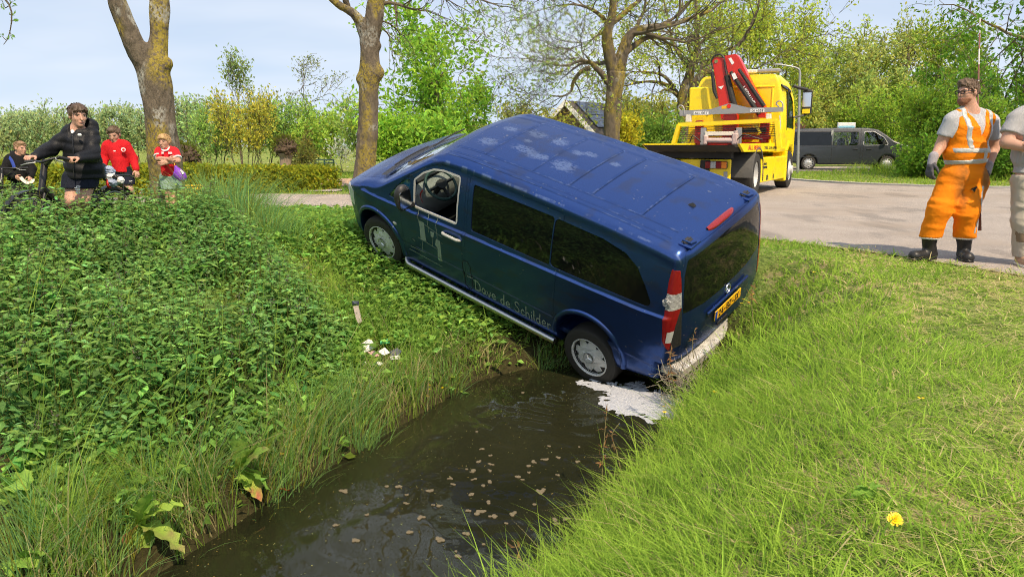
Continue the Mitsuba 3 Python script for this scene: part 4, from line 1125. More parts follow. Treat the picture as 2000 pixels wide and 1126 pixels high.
def ycyl(x, z, r, y0, y1, n=48):
 c = trimesh.creation.cylinder(r, y1 - y0, sections=n)
 c.apply_transform(trimesh.transformations.rotation_matrix(math.pi / 2, (1, 0, 0)))
 c.apply_translation((x, (y0 + y1) / 2, z))
 return man(c)
for _, wx, wz in WHEELS:
 ax = 3.215 if wx > 1 else 0.02
 for s in (1, -1):
  y0, y1 = (0.60, 1.05) if s > 0 else (-1.05, -0.60)
  shell = shell + (ycyl(ax, 0.42, 0.44, 0.57, 0.93) if s > 0 else ycyl(ax, 0.42, 0.44, -0.93, -0.57)) * _out
for _, wx, wz in WHEELS:
 ax = 3.215 if wx > 1 else 0.02
 for s in (1, -1):
  shell = shell - (ycyl(ax, 0.42, 0.405, 0.60, 1.1) if s > 0 else ycyl(ax, 0.42, 0.405, -1.1, -0.60))
shell = shell + (man(box(-0.7, 2.2, -0.86, 0.86, 0.40, 0.46)) * _out)
def side_prism(poly, s=1):
 return man(extrude(Polygon(poly) if not isinstance(poly, Polygon) else poly, 0.75, 'y', 0.45 if s > 0 else -1.2))
def rounded(pts, r=0.04):
 return Polygon(pts).buffer(-r).buffer(r, quad_segs=4)
# outlines of the openings, in side view (X, z)
OUT_DOOR = rounded([(2.725, 0.34), (2.735, 1.10), (2.72, 1.40), (2.40, 1.62), (2.18, 1.725), (1.77, 1.745), (1.725, 1.15), (1.755, 0.33)], 0.03)
WIN_DOOR = rounded([(2.53, 1.135), (2.545, 1.44), (2.42, 1.555), (2.27, 1.635), (2.12, 1.665), (1.87, 1.675), (1.845, 1.165)], 0.03)
WIN_QUART = rounded([(2.975, 1.115), (2.735, 1.385), (2.70, 1.40), (2.615, 1.42), (2.615, 1.105)], 0.012)
WIN_MID = rounded([(1.625, 1.17), (1.665, 1.665), (0.575, 1.685), (0.545, 1.195)], 0.03)
WIN_REAR = rounded([(0.535, 1.195), (0.565, 1.685), (0.0, 1.68), (-0.27, 1.64), (-0.42, 1.56), (-0.53, 1.43), (-0.66, 1.235)], 0.05)
OUT_SLIDE = rounded([(1.705, 0.33), (1.715, 0.62), (1.69, 1.15), (1.735, 1.745), (0.47, 1.755), (0.43, 1.10), (0.455, 0.62), (0.47, 0.34)], 0.02)
HOOD = Polygon([(3.24, -0.74), (3.24, 0.74), (3.60, 0.735), (3.85, 0.66), (3.965, 0.5), (4.02, 0.2), (4.02, -0.2), (3.965, -0.5), (3.85, -0.66), (3.60, -0.735)])
WSCREEN = rounded([(3.205, -0.70), (3.205, 0.70), (2.42, 0.585), (2.355, 0.40), (2.335, 0.0), (2.355, -0.40), (2.42, -0.585)], 0.05)
TAIL_OUT = rounded([(-0.765, 0.62), (-0.79, 1.0), (-0.745, 1.60), (-0.66, 1.80), (0.66, 1.80), (0.745, 1.60), (0.79, 1.0), (0.765, 0.62)], 0.05)
TAIL_GLASS = rounded([(-0.742, 1.20), (-0.715, 1.58), (-0.66, 1.725), (0.66, 1.725), (0.715, 1.58), (0.742, 1.20), (0.4, 1.165), (0.0, 1.15), (-0.4, 1.165)], 0.03)
g = 0.0035
body = shell
for s in (1, -1):
 for w in (WIN_QUART, WIN_MID, WIN_REAR, OUT_DOOR, OUT_SLIDE):
  body = body - side_prism(w, s)
hood_pr = man(extrude(HOOD, 0.9, 'z', 0.95))
ws_pr = man(extrude(WSCREEN, 0.85, 'z', 1.16))
tail_pr = man(extrude(TAIL_OUT, 0.7, 'x', -1.3))
tailg_pr = man(extrude(TAIL_GLASS, 0.7, 'x', -1.3))
body = body - hood_pr - ws_pr - tail_pr
BUMP_R = Polygon([(-1.4, 0.2), (-0.285, 0.2), (-0.30, 0.655), (-0.60, 0.675), (-1.4, 0.70)])
BUMP_F = Polygon([(3.63, 0.2), (3.66, 0.56), (3.90, 0.60), (4.3, 0.62), (4.3, 0.2)])
bumpr_pr = man(extrude(BUMP_R, 2.4, 'y', -1.2))
bumpf_pr = man(extrude(BUMP_F, 2.4, 'y', -1.2))
rear_bumper = body * man(extrude(BUMP_R.buffer(-g), 2.4, 'y', -1.2))
front_bumper = body * man(extrude(BUMP_F.buffer(-g), 2.4, 'y', -1.2))
body = body - bumpr_pr - bumpf_pr
# lamps
LAMP = Polygon([(-1.2, 0.86), (-0.86, 0.86), (-0.805, 0.96), (-0.775, 1.25), (-0.745, 1.55), (-0.745, 1.66), (-1.2, 1.66)])
lamp_l = man(extrude(LAMP, 0.4, 'y', 0.757))
lamp_r = man(extrude(LAMP, 0.4, 'y', -1.157))
HEAD = Polygon([(3.70, 0.70), (3.66, 0.93), (3.80, 0.965), (3.96, 0.90), (4.3, 0.80), (4.3, 0.66)])
head_l, head_r = man(extrude(HEAD, 0.55, 'y', 0.42)), man(extrude(HEAD, 0.55, 'y', -0.97))
lensshell = man(van_loft(1.0015, 1.003, 1.0)) - man(van_loft(0.985, 0.975, 0.99))
body = body - lamp_l - lamp_r - head_l - head_r
vput(body, 'mat_van_paint', VAN, 'body', 'body')
vput((shell * man(extrude(HOOD.buffer(-g), 0.9, 'z', 0.95))) - head_l - head_r, 'mat_van_paint', VAN, 'hood', 'body')
thin = man(van_loft(1 - 0.007 / 2.4, 1 - 0.008 / 0.93, 1 - 0.006 / 0.85)) - man(van_loft(1 - 0.012 / 2.4, 1 - 0.013 / 0.93, 1 - 0.011 / 0.85))
for s in (1, -1):
 d = shell * side_prism(OUT_DOOR.buffer(-g), s) - side_prism(WIN_DOOR, s) - side_prism(WIN_QUART, s)
 k = vput(d, 'mat_van_paint', VAN, 'door', 'body')
 fr = WIN_DOOR.buffer(0.012).difference(WIN_DOOR.buffer(-0.008))
 vput((man(van_loft(1.0, 1.001, 1.0)) - man(van_loft(0.995, 0.985, 0.99))) * side_prism(fr, s), 'mat_grey_trim', k, 'window_seal', 'body')
 ppp = s * 0.9
 if s < 0:
  vput(thin * side_prism(WIN_DOOR.buffer(0.01), s), 'mat_clear_glass', k, 'window', 'body')
 sl = shell * side_prism(OUT_SLIDE.buffer(-g), s) - side_prism(WIN_MID, s) - side_prism(WIN_REAR, s)
 k2 = vput(sl, 'mat_van_paint', VAN, 'sliding_door', 'body')
 vput(thin * side_prism(WIN_MID.buffer(0.01), s), 'mat_dark_glass', VAN, 'side_window', 'body')
 vput(thin * side_prism(WIN_REAR.buffer(0.01), s), 'mat_dark_glass', VAN, 'side_window', 'body')
 vput(thin * side_prism(WIN_QUART.buffer(0.008), s), 'mat_clear_glass', VAN, 'quarter_window', 'body')
vput((man(van_loft(1 - 0.006 / 2.4, 1 - 0.006 / 0.93, 1 - 0.006 / 0.85)) - man(van_loft(1 - 0.010 / 2.4, 1 - 0.010 / 0.93, 1 - 0.010 / 0.85))) * man(extrude(WSCREEN.buffer(0.01), 0.85, 'z', 1.16)), 'mat_clear_glass', VAN, 'windscreen', 'body')
TAIL = vput(shell * man(extrude(TAIL_OUT.buffer(-g), 0.7, 'x', -1.3)) - tailg_pr - lamp_l - lamp_r - bumpr_pr, 'mat_van_paint', VAN, 'tailgate', 'body')
vput((man(van_loft(1 - 0.002 / 2.4, 1, 1)) - man(van_loft(1 - 0.012 / 2.4, 1 - 0.012 / 0.93, 1 - 0.012 / 0.85))) * man(extrude(TAIL_GLASS.buffer(-0.002), 0.7, 'x', -1.3)), 'mat_dark_glass', TAIL, 'rear_window', 'body')
# the rear bumper hangs loose on the left
tilt = Rot.from_euler('zy', [-3.0, 2.5], degrees=True).as_matrix()
bm, bn = body_shade(rear_bumper)
bv = (np.asarray(bm.vertices) - [-0.6, -0.9, 0.5]) @ tilt.T + [-0.6, -0.9, 0.5]
bn = bn @ tilt.T
put(trimesh.Trimesh(bv, bm.faces, process=False), 'mat_van_paint', VAN, 'rear_bumper', normals=bn, xf=VAN_X, label='dented rear bumper hanging loose on the left')
step = Polygon([(-0.80, -0.86), (-1.00, -0.80), (-1.045, -0.4), (-1.055, 0), (-1.045, 0.4), (-1.00, 0.80), (-0.80, 0.86)])
rb = part_key(VAN, 'rear_bumper')
vput(extrude(step, 0.085, 'z', 0.525), 'mat_bumper_top', VAN + '__rear_bumper', 'step_plate', 30, label='scuffed grey white top of the rear bumper')
vput(front_bumper, 'mat_van_paint', VAN, 'front_bumper', 'body')
def zslab(z0, z1):
 return man(box(-2, 5, -1.3, 1.3, z0, z1))
for L, nm in ((lamp_l, 0), (lamp_r, 1)):
 whole = lensshell * L
 if nm == 0:
  rearcut = man(box(-2, -0.872, 0, 1.2, 0, 2))
  strip = whole * rearcut
  whole = whole - rearcut
  kk = vput(whole * zslab(1.44, 1.66), 'mat_red_lens', VAN, 'tail_lamp', 'body', label='red tail lamp with its middle smashed')
  vput(strip, 'mat_black_plastic', kk, 'dark_strip', 'body')
  vput(whole * zslab(1.28, 1.438), 'mat_broken_lens', kk, 'broken_lens', 'body')
  vput(whole * zslab(1.06, 1.278) - man(box(-2, -0.845, 0, 1.2, 0, 2)), 'mat_red_lens', kk, 'lower_lens', 'body')
  vput(whole * zslab(1.06, 1.278) * man(box(-2, -0.847, 0, 1.2, 0, 2)), 'mat_red_lens', kk, 'reflector', 'body')
  vput(whole * zslab(0.94, 1.058) * man(box(-2, -0.835, 0, 1.2, 0, 2)), 'mat_white_lens', kk, 'reversing_lens', 'body')
  vput(whole * zslab(0.94, 1.058) - man(box(-2, -0.833, 0, 1.2, 0, 2)), 'mat_red_lens', kk, 'lower_lens', 'body')
  vput(whole * zslab(0.86, 0.938), 'mat_red_lens', kk, 'lower_lens', 'body')
  for sp in ((-0.775, 0.90, 1.35, 0.05), (-0.80, 0.905, 1.16, 0.022), (-0.80, 0.91, 1.0, 0.02)):
   q = trimesh.creation.icosphere(2, sp[3])
   q.vertices = q.vertices * (0.8, 0.35, 1.0) + np.array([sp[0], sp[1] - 0.03, sp[2]]) + (meshkit.noise(q.vertices * 60)[:, None] - 0.5) * 0.03
   vput(q, 'mat_broken_lens', kk, 'foam_lump', False)
 else:
  kk = vput(whole, 'mat_red_lens', VAN, 'tail_lamp', 'body')
vput(lensshell * head_l, 'mat_white_lens', VAN, 'headlight', 'body')
vput(lensshell * head_r, 'mat_white_lens', VAN, 'headlight', 'body')
# wheel arch lips
for _, wx, wz in WHEELS:
 ax = 3.215 if wx > 1 else 0.02
 for s in (1, -1):
  a = np.linspace(math.radians(-8 if wx > 1 else 30), math.radians(188), 40) if wx > 1 else np.linspace(math.radians(-2), math.radians(186), 40)
  pr = [(0.400, -0.02), (0.404, 0.012), (0.418, 0.022), (0.440, 0.020), (0.458, 0.006), (0.465, -0.02)]
  P = np.array([[(ax + r * math.cos(t), 0.0, 0.42 + r * math.sin(t)) for r, o in pr] for t in a])
  Y = v_side(P[..., 0], np.clip(P[..., 2], 0.3, 1.0)) + np.array([o for r, o in pr])
  P[..., 1] = Y * s
  vput(grid_mesh(P), 'mat_van_paint', VAN, 'wheel_arch', True)
def wheel(parent, xf, R=0.335, tyre_w=0.20, side=1, name='wheel', cap_bsdf='mat_hubcap', openings=8):
 """A wheel about the y axis: y towards the outside."""
 rim = R * 0.655
 prof = [(rim * 0.94, -tyre_w * 0.45), (rim * 1.02, -tyre_w * 0.5), (R * 0.86, -tyre_w * 0.53), (R * 0.965, -tyre_w * 0.46), (R, -tyre_w * 0.33), (R, tyre_w * 0.33), (R * 0.965, tyre_w * 0.46), (R * 0.93, tyre_w * 0.515), (R * 0.86, tyre_w * 0.53), (rim * 1.10, tyre_w * 0.52), (rim * 1.02, tyre_w * 0.48), (rim * 0.94, tyre_w * 0.42)]
 t = revolve([(r, -y) for r, y in prof], 48, 'y')
 t.vertices[:, 1] *= 1
 k = put(t, 'mat_rubber', parent, name, smooth=40, xf=xf)
 # dish: dark inside, then the trim with wedge openings near its rim
 bowl = revolve([(0.001, -0.05), (rim * 0.95, -0.05), (rim * 0.95, tyre_w * 0.30), (0.001, tyre_w * 0.30)], 32, 'y')
 put(bowl, 'mat_black_plastic', k, 'rim', smooth=30, xf=xf)
 disc = Point(0, 0).buffer(rim * 1.01, quad_segs=16)
 for i in range(openings):
  a = 2 * math.pi * i / openings + 0.2
  d = np.array([math.cos(a), math.sin(a)])
  n = np.array([-d[1], d[0]])
  w = [d * rim * 0.70, d * rim * 0.90 + n * rim * 0.15, d * rim * 0.94, d * rim * 0.90 - n * rim * 0.15]
  disc = disc.difference(Polygon(w).buffer(0.006))
 disc = disc.difference(Point(0, 0).buffer(rim * 0.29, quad_segs=10))
 dz = lambda r: tyre_w * 0.46 + 0.026 * np.cos(np.clip(r / rim, 0, 1) * 2.4) - 0.018
 v, f = trimesh.creation.triangulate_polygon(disc.segmentize(0.03), engine='earcut')
 m = trimesh.Trimesh(np.column_stack([v, np.zeros(len(v))]), f, process=False)
 for _ in range(1):
  m = m.subdivide()
 r = np.linalg.norm(m.vertices[:, :2], axis=1)
 cap = m.copy()
 cap.vertices = np.column_stack([m.vertices[:, 0], dz(r), m.vertices[:, 1]])
 back = cap.copy()
 back.vertices[:, 1] -= 0.012
 put(cat(cap, back), cap_bsdf, k, 'hubcap', smooth=True, xf=xf)
 ring = revolve([(rim * 0.94, tyre_w * 0.40), (rim * 0.955, tyre_w * 0.49), (rim * 1.00, tyre_w * 0.52), (rim * 1.035, tyre_w * 0.49), (rim * 1.03, tyre_w * 0.40)], 40, 'y')
 put(ring, cap_bsdf, k, 'rim_edge', smooth=True, xf=xf)
 y0 = tyre_w * 0.46 + 0.012
 hub = revolve([(rim * 0.315, y0 - 0.018), (rim * 0.30, y0 - 0.004), (rim * 0.27, y0 + 0.001), (0.001, y0 + 0.004)], 28, 'y')
 put(hub, 'mat_grey_trim', k, 'hub', smooth=30, xf=xf)
 em = [revolve([(rim * 0.250, y0), (rim * 0.255, y0 + 0.008), (rim * 0.275, y0 + 0.009), (rim * 0.285, y0)], 28, 'y')]
 for i in range(3):
  a = math.pi / 2 + 2 * math.pi * i / 3 + 0.1
  d, n = np.array([math.cos(a), 0, math.sin(a)]), np.array([-math.sin(a), 0, math.cos(a)])
  c = np.array([0, y0 + 0.003, 0])
  em.append(hull([c + n * rim * 0.03, c - n * rim * 0.03, c + d * rim * 0.26, c + (0, 0.008, 0), c + d * rim * 0.06 - n * rim * 0.03]))
 if openings == 8:
  put(cat(em), 'mat_chrome', k, 'emblem', smooth=30, xf=xf)
 return k
for _, wx, wz in WHEELS:
 for s in (1, -1):
  R = np.eye(3) if s > 0 else np.diag([-1.0, -1.0, 1.0])
  xf = VAN_X @ xf_of((wx, s * 0.818, wz), R @ Rot.from_euler('yz', [0.5 if wx < 1 else 0.1, 0.06 if wx > 1 else 0], degrees=False).as_matrix())
  wheel(VAN, xf)
# side tubes
for s in (1, -1):
 pts = spline([(2.80, s * 0.86, 0.30), (2.72, s * 0.925, 0.275), (2.55, s * 0.935, 0.27), (1.5, s * 0.935, 0.275), (0.55, s * 0.935, 0.285), (0.43, s * 0.935, 0.287)], 30)
 k = vput(tube(pts, 0.036, 14), 'mat_alu', VAN, 'side_tube', 40)
 for x in (0.75, 1.6, 2.5):
  vput(tube([(x, s * 0.70, 0.33), (x, s * 0.935, 0.285)], 0.016, 8), 'mat_black_plastic', k, 'bracket', 40)
# mirrors, handles, marker, fuel flap
for s in (1, -1):
 b = Blob(0.02)
 b.ball((2.47, s * 1.10, 1.37), (0.075, 0.105, 0.145)).ball((2.44, s * 1.11, 1.31), (0.07, 0.10, 0.10)).cone((2.52, s * 0.93, 1.17), (2.47, s * 1.06, 1.25), 0.035, 0.05)
 b.cut((2.425, s * 1.1, 1.35), (-1, 0, -0.05))
 k = vput(b.mesh(0.008), 'mat_black_plastic', VAN, 'mirror', True)
 vput(extrude(rounded([(s * 1.02, 1.25), (s * 1.185, 1.25), (s * 1.18, 1.46), (s * 1.03, 1.46)], 0.03), 0.004, 'x', 2.416), 'mat_chrome', k, 'mirror_glass', 30)
 hp = np.array([(2.03, 0, 1.008), (1.99, 0, 1.018), (1.89, 0, 1.022), (1.79, 0, 1.018), (1.75, 0, 1.006)])
 hp[:, 1] = v_side(hp[:, 0], hp[:, 2]) + np.array([0.0, 0.03, 0.036, 0.03, 0.0])
 hp[:, 1] *= s
 dk = VAN + ('__door' if s > 0 else '__door_001')
 vput(tube(spline(hp, 16), np.interp(np.linspace(0, 1, 16), [0, .15, .85, 1], [.010, .017, .017, .010]), 10), 'mat_grey_trim', dk, 'handle', True)
 q = trimesh.creation.icosphere(2, 0.03)
 q.vertices = q.vertices * (1.2, 0.35, 0.75) + (2.86, s * (v_side(2.86, 0.80) - 0.001), 0.80)
 vput(q, 'mat_white_lens', VAN, 'side_marker', True)
def on_side(pts, off=0.002, s=1):
 p = np.asarray(pts, float)
 return np.column_stack([p[:, 0], s * (v_side(p[:, 0], p[:, 1]) + off), p[:, 1]])
def side_decal(poly, off=0.002, seg=0.05, s=1):
 poly = poly if isinstance(poly, (Polygon, shapely.MultiPolygon)) else Polygon(poly)
 ms = []
 for g_ in getattr(poly, 'geoms', [poly]):
  v, f = trimesh.creation.triangulate_polygon(g_.segmentize(seg), engine='earcut')
  m = trimesh.Trimesh(np.column_stack([v, 0 * v[:, 0]]), f, process=False)
  m = m.subdivide()
  ms.append(trimesh.Trimesh(on_side(m.vertices[:, :2], off, s), m.faces, process=False))
 return cat(ms)
def line_poly(pts, w):
 return LineString(pts).buffer(w / 2, cap_style=1, quad_segs=3)
fl = LineString([(1.745, 0.42), (1.75, 0.70), (1.73, 0.76), (1.66, 0.77), (1.625, 0.70), (1.63, 0.42), (1.66, 0.37), (1.72, 0.375), (1.745, 0.42)]).buffer(0.004)
vput(side_decal(fl, 0.003), 'mat_dark_inside', VAN, 'fuel_flap_gap', True)
vput(side_decal(line_poly([(1.70, 0.55), (1.62, 0.553)], 0.010), 0.003), 'mat_grey_trim', VAN, 'fuel_flap_latch', True)
# hand-painted lettering low on the side
GLYPH = {
 'D': [[(0, 0), (.06, 1)], [(-.12, .92), (.35, .95), (.62, .6), (.5, .12), (-.05, 0)]],
 'a': [[(.42, .45), (.2, .55), (.02, .3), (.12, .02), (.32, .08), (.42, .42), (.42, .1), (.52, .02)]],
 'v': [[(0, .5), (.18, .0), (.42, .55)]],
 'e': [[(.03, .26), (.38, .32), (.36, .5), (.18, .55), (.02, .3), (.12, .03), (.42, .08)]],
 'd': [[(.40, .45), (.2, .52), (.02, .27), (.14, .0), (.34, .08), (.46, 1.0)], [(.42, .5), (.42, .1), (.5, .0)]],
 'S': [[(.52, .85), (.35, 1.0), (.1, .88), (.12, .62), (.42, .42), (.45, .15), (.2, -.02), (-.05, .12)]],
 'c': [[(.38, .45), (.2, .55), (.02, .28), (.14, .0), (.4, .1)]],
 'h': [[(.05, 1.0), (.0, .0)], [(.02, .35), (.22, .52), (.36, .4), (.38, .0)]],
 'i': [[(.06, .5), (.06, .0)], [(.07, .72), (.075, .76)]],
 'l': [[(.08, 1.0), (.04, .0)]],
 'r': [[(.02, .52), (.05, .0)], [(.05, .3), (.2, .5), (.36, .48)]],
}
ADV = {'D': .82, 'a': .66, 'v': .58, 'e': .60, 'd': .66, 'S': .72, 'c': .56, 'h': .60, 'i': .28, 'l': .30, 'r': .48, ' ': .45}
def handwriting(text, h, w):
 x, out = 0.0, []
 r2 = np.random.default_rng(4)
 for ch in text:
  for st in GLYPH.get(ch, []):
   pts = spline(st, 4 * len(st)) if len(st) > 2 else np.array(st)
   jig = r2.uniform(-.03, .03)
   out.append(LineString([((x + a) * h, (b + jig) * h) for a, b in pts]).buffer(w / 2, quad_segs=3))
  x += ADV[ch]
 return unary_union(out), x * h
wr, wl = handwriting('Dave de Schilder', 0.150, 0.016)
kx = 1.10 / wl
wr = shapely.transform(wr, lambda q: np.column_stack([1.585 - q[:, 0] * kx, 0.405 + q[:, 1] * 0.95 - 0.01 * q[:, 0]]))
vput(side_decal(wr, 0.003), 'mat_sign_print', VAN + '__sliding_door', 'lettering', True)
# the faded painter's picture on the door: brushes, pot and drip lines
def px_side(u, v):
 """A photograph pixel carried onto the van's left side (X, z)."""
 c, s = math.cos(PITCH), math.sin(PITCH)
 a, b = (u - 1000.0) / FPX, -(v - 563.0) / FPX
 r = VAN_R.T @ np.array([a, c + b * s, -s + b * c])
 o = VAN_R.T @ (np.array([0, 0, CAM_H]) - VAN_T)
 y = 0.93
 for _ in range(6):
  p = o + r * (y - o[1]) / r[1]
  y = float(v_side(p[0], p[2]))
 return p[0], p[2]
art = []
zz = lambda pts: [px_side(760 + x / 3.3125, 380 + y / 3.3125) for x, y in pts]
art.append(Polygon(zz([(190, 165), (225, 180), (242, 300), (205, 290), (200, 215)])))
art.append(Polygon(zz([(305, 285), (330, 300), (348, 430), (322, 425), (315, 350), (298, 320)])))
art.append(Polygon(zz([(266, 235), (293, 245), (288, 275), (272, 270)])))
for a in ([(205, 175), (345, 275)], [(190, 275), (310, 350)], [(190, 100), (193, 170)], [(258, 128), (258, 240)], [(313, 155), (313, 285)], [(140, 330), (235, 375)], [(135, 350), (345, 465)], [(280, 272), (282, 330)], [(218, 300), (220, 360)], [(150, 280), (170, 300)]):
 art.append(line_poly(zz(a), 0.007))
art = unary_union([a.buffer(0) for a in art])
vput(side_decal(art, 0.0025), 'mat_sign_print', VAN + '__door', 'painted_picture', True)
# tailgate: emblem, grip strip, number plate, wiper stub; roof: third brake light, hinges, aerial
def tail_x(y, z):
 return float(v_tail(np.array(-0.85), y, z))
def on_tail(m, y, z, off=0.004):
 """Places a mesh drawn in (x right, y up, z out) on the tailgate. Seen from behind, right is -y in van coordinates."""
 v = np.asarray(m.vertices)
 lean = math.atan((tail_x(y, z + 0.1) - tail_x(y, z - 0.1)) / 0.2)
 yy, zz_ = y - v[:, 0], z + v[:, 1] * math.cos(lean)
 xx = tail_x(y, z) + v[:, 1] * math.sin(lean) - off - v[:, 2]
 return trimesh.Trimesh(np.column_stack([xx, yy, zz_]), m.faces[:, ::-1] * 1, process=False)
def plate_box(w, h, d, c=0.004):
 return box(-w / 2, w / 2, -h / 2, h / 2, 0, d, c)
kp = vput(on_tail(plate_box(0.52, 0.11, 0.010), 0.0, 0.925, 0.012), 'mat_plate_yellow', TAIL, 'number_plate', 30)
vput(on_tail(box(-0.256, -0.216, -0.050, 0.050, 0.010, 0.0115), 0.0, 0.925, 0.012), 'mat_plate_blue', kp, 'country_strip', False)
tx = meshkit.text_mesh('24-BZ-JX', 0.072, 0.002, bold=True)
tx.vertices[:, 0] *= 0.40 / (tx.vertices[:, 0].max() - tx.vertices[:, 0].min())
tx.apply_translation((-0.19 - tx.vertices[:, 0].min(), -0.036, 0.0105))
vput(on_tail(tx, 0.0, 0.925, 0.012), 'mat_black_print', kp, 'characters', False)
vput(on_tail(box(-0.40, 0.40, -0.016, 0.016, 0, 0.024, 0.008), 0.0, 1.035), 'mat_van_paint', TAIL, 'grip_strip', 30)
em = [revolve([(0.040, 0.004), (0.043, 0.012), (0.049, 0.012), (0.052, 0.004)], 28)]
for i in range(3):
 a = math.pi / 2 + 2 * math.pi * i / 3
 d, n = np.array([math.cos(a), math.sin(a), 0]), np.array([-math.sin(a), math.cos(a), 0])
 em.append(hull([n * 0.007, -n * 0.007, d * 0.045, np.array([0, 0, 0.013]), d * 0.045 + (0, 0, 0.006)]))
vput(on_tail(cat(em), 0.0, 1.105), 'mat_chrome', TAIL, 'emblem', 30)
vput(on_tail(box(-0.10, 0.10, -0.02, 0.02, -0.004, 0.012, 0.006), 0.05, 0.76), 'mat_black_plastic', TAIL, 'grip', 30)
bl = []
for yy in np.linspace(-0.235, 0.235, 15):
 hgt = 1 - 0.75 * (yy / 0.25) ** 4
 zr = float(v_top(-0.78)) - 0.030 * (yy / 0.6) ** 2
 bl.append([(-0.755, yy + 0.04, zr - 0.004), (-0.762, yy + 0.04, zr + 0.012 * hgt), (-0.762 - 0.040 * hgt, yy + 0.04, zr + 0.010 * hgt), (-0.765 - 0.055 * hgt, yy + 0.04, zr - 0.010), (-0.762 - 0.045 * hgt, yy + 0.04, zr - 0.04)])
vput(grid_mesh(np.array(bl)), 'mat_red_lens', VAN, 'brake_light', True, label='long red brake light at the top of the tailgate')
for yy in (0.55, -0.52):
 zr = float(v_top(-0.72)) - 0.030 * (yy / 0.6) ** 2
 k = vput(box(-0.82, -0.69, yy - 0.085, yy + 0.085, zr - 0.02, zr + 0.006, 0.005), 'mat_van_paint', VAN, 'hinge', 30)
 vput(box(-0.76, -0.70, yy - 0.055, yy + 0.055, zr + 0.002, zr + 0.010, 0.002), 'mat_black_plastic', k, 'hinge_recess', 30)
 vput(tube([(-0.70, yy + 0.03, zr + 0.016), (-0.79, yy + 0.03, zr + 0.016), (-0.80, yy - 0.03, zr + 0.012)], 0.010, 8), 'mat_van_paint', k, 'hinge_arm', 30)
 vput(tube([(-0.73, yy - 0.06, zr + 0.010), (-0.73, yy + 0.06, zr + 0.010)], 0.008, 8), 'mat_black_plastic', k, 'hinge_pin', 30)
zr = float(v_top(-0.47))
vput(hull([(-0.44, 0.06, zr), (-0.44, 0.03, zr), (-0.51, 0.065, zr), (-0.51, 0.025, zr), (-0.495, 0.045, zr + 0.03), (-0.475, 0.045, zr + 0.028)]), 'mat_black_plastic', VAN, 'aerial_foot', 30)
# wiper and black cowl under the windscreen
cw = np.array([[(3.19 + 0.10 * t + 0.06 * (1 - (y / 0.72) ** 2), y, 1.235 - 0.03 * t + 0.03 * (1 - (y / 0.72) ** 2)) for t in (0, 0.5, 1)] for y in np.linspace(-0.72, 0.72, 16)])
vput(grid_mesh(cw), 'mat_black_plastic', VAN, 'cowl', True)
for y0 in (0.55, -0.1):
 vput(tube(spline([(3.22, y0, 1.29), (3.18, y0 - 0.25, 1.345), (3.15, y0 - 0.50, 1.365)], 10), 0.009, 6), 'mat_black_plastic', VAN, 'wiper', 40)
# inside: floor, dashboard, steering wheel, seats, rear bulkhead
plain('dash_grey', (0.33, 0.35, 0.34), 0.7)
plain('steer_green', (0.030, 0.075, 0.070), 0.5)
plain('seat_cloth', (0.02, 0.02, 0.022), 0.9)
dash = [(3.15, 0.9), (3.12, 1.16), (2.95, 1.26), (2.75, 1.24), (2.66, 1.16), (2.64, 1.02), (2.72, 0.80), (2.9, 0.6), (3.15, 0.6)]
vput(extrude(dash, 1.66, 'y', -0.83), 'mat_dash_grey', VAN, 'dashboard', 30)
vput(man(hull([(2.74, y, z) for y in (0.20, 0.66) for z in (1.20, 1.26)] + [(2.95, y, 1.36) for y in (0.22, 0.64)] + [(2.98, y, 1.24) for y in (0.2, 0.66)])), 'mat_black_plastic', VAN, 'instrument_hood', 30)
ctr, axd = np.array([2.56, 0.43, 1.20]), unit(np.array([-0.62, 0.0, 0.78]))
e1, e2 = np.array([0, 1.0, 0]), np.cross(axd, [0, 1.0, 0])
ring = np.array([ctr + 0.195 * (math.cos(t) * e1 + math.sin(t) * e2) for t in np.linspace(0, 2 * math.pi, 41)])
kst = vput(tube(ring, 0.017, 10, cap=False), 'mat_steer_green', VAN, 'steering_wheel', True)
hubm = cat(hull([ctr + 0.075 * (math.cos(t) * e1 + 0.8 * math.sin(t) * e2) + axd * h for t in np.linspace(0, 6.28, 12) for h in (-0.02, 0.03)]),
           tube([ctr + 0.19 * e1, ctr - 0.19 * e1], 0.018, 8), tube([ctr, ctr - 0.19 * e2 * (1 if e2[2] > 0 else -1)], 0.02, 8), tube([ctr, ctr - axd * 0.3], 0.035, 8))
vput(hubm, 'mat_black_plastic', kst, 'hub', 40)
for y in (0.42, -0.42):
 vput(cat(box(1.75, 2.25, y - 0.25, y + 0.25, 0.62, 0.82, 0.05), hull([(1.85, y - 0.23, 0.8), (1.85, y + 0.23, 0.8), (1.70, y - 0.23, 0.8), (1.70, y + 0.23, 0.8), (1.60, y - 0.2, 1.36), (1.60, y + 0.2, 1.36), (1.50, y - 0.2, 1.36), (1.50, y + 0.2, 1.36)])), 'mat_seat_cloth', VAN, 'seat', 30)
vput(man(box(1.30, 1.33, -1, 1, 0.44, 1.95)) * _in, 'mat_dash_grey', VAN, 'bulkhead', False)
vput(box(1.33, 3.1, -0.86, 0.86, 0.42, 0.47), 'mat_seat_cloth', VAN, 'floor', False)
vput(extrude([(2.95, 0.95), (2.6, 1.0), (2.2, 0.98), (1.86, 1.02), (1.86, 0.50), (2.9, 0.50)], 0.03, 'y', 0.85), 'mat_dash_grey', VAN, 'door_lining', 30)
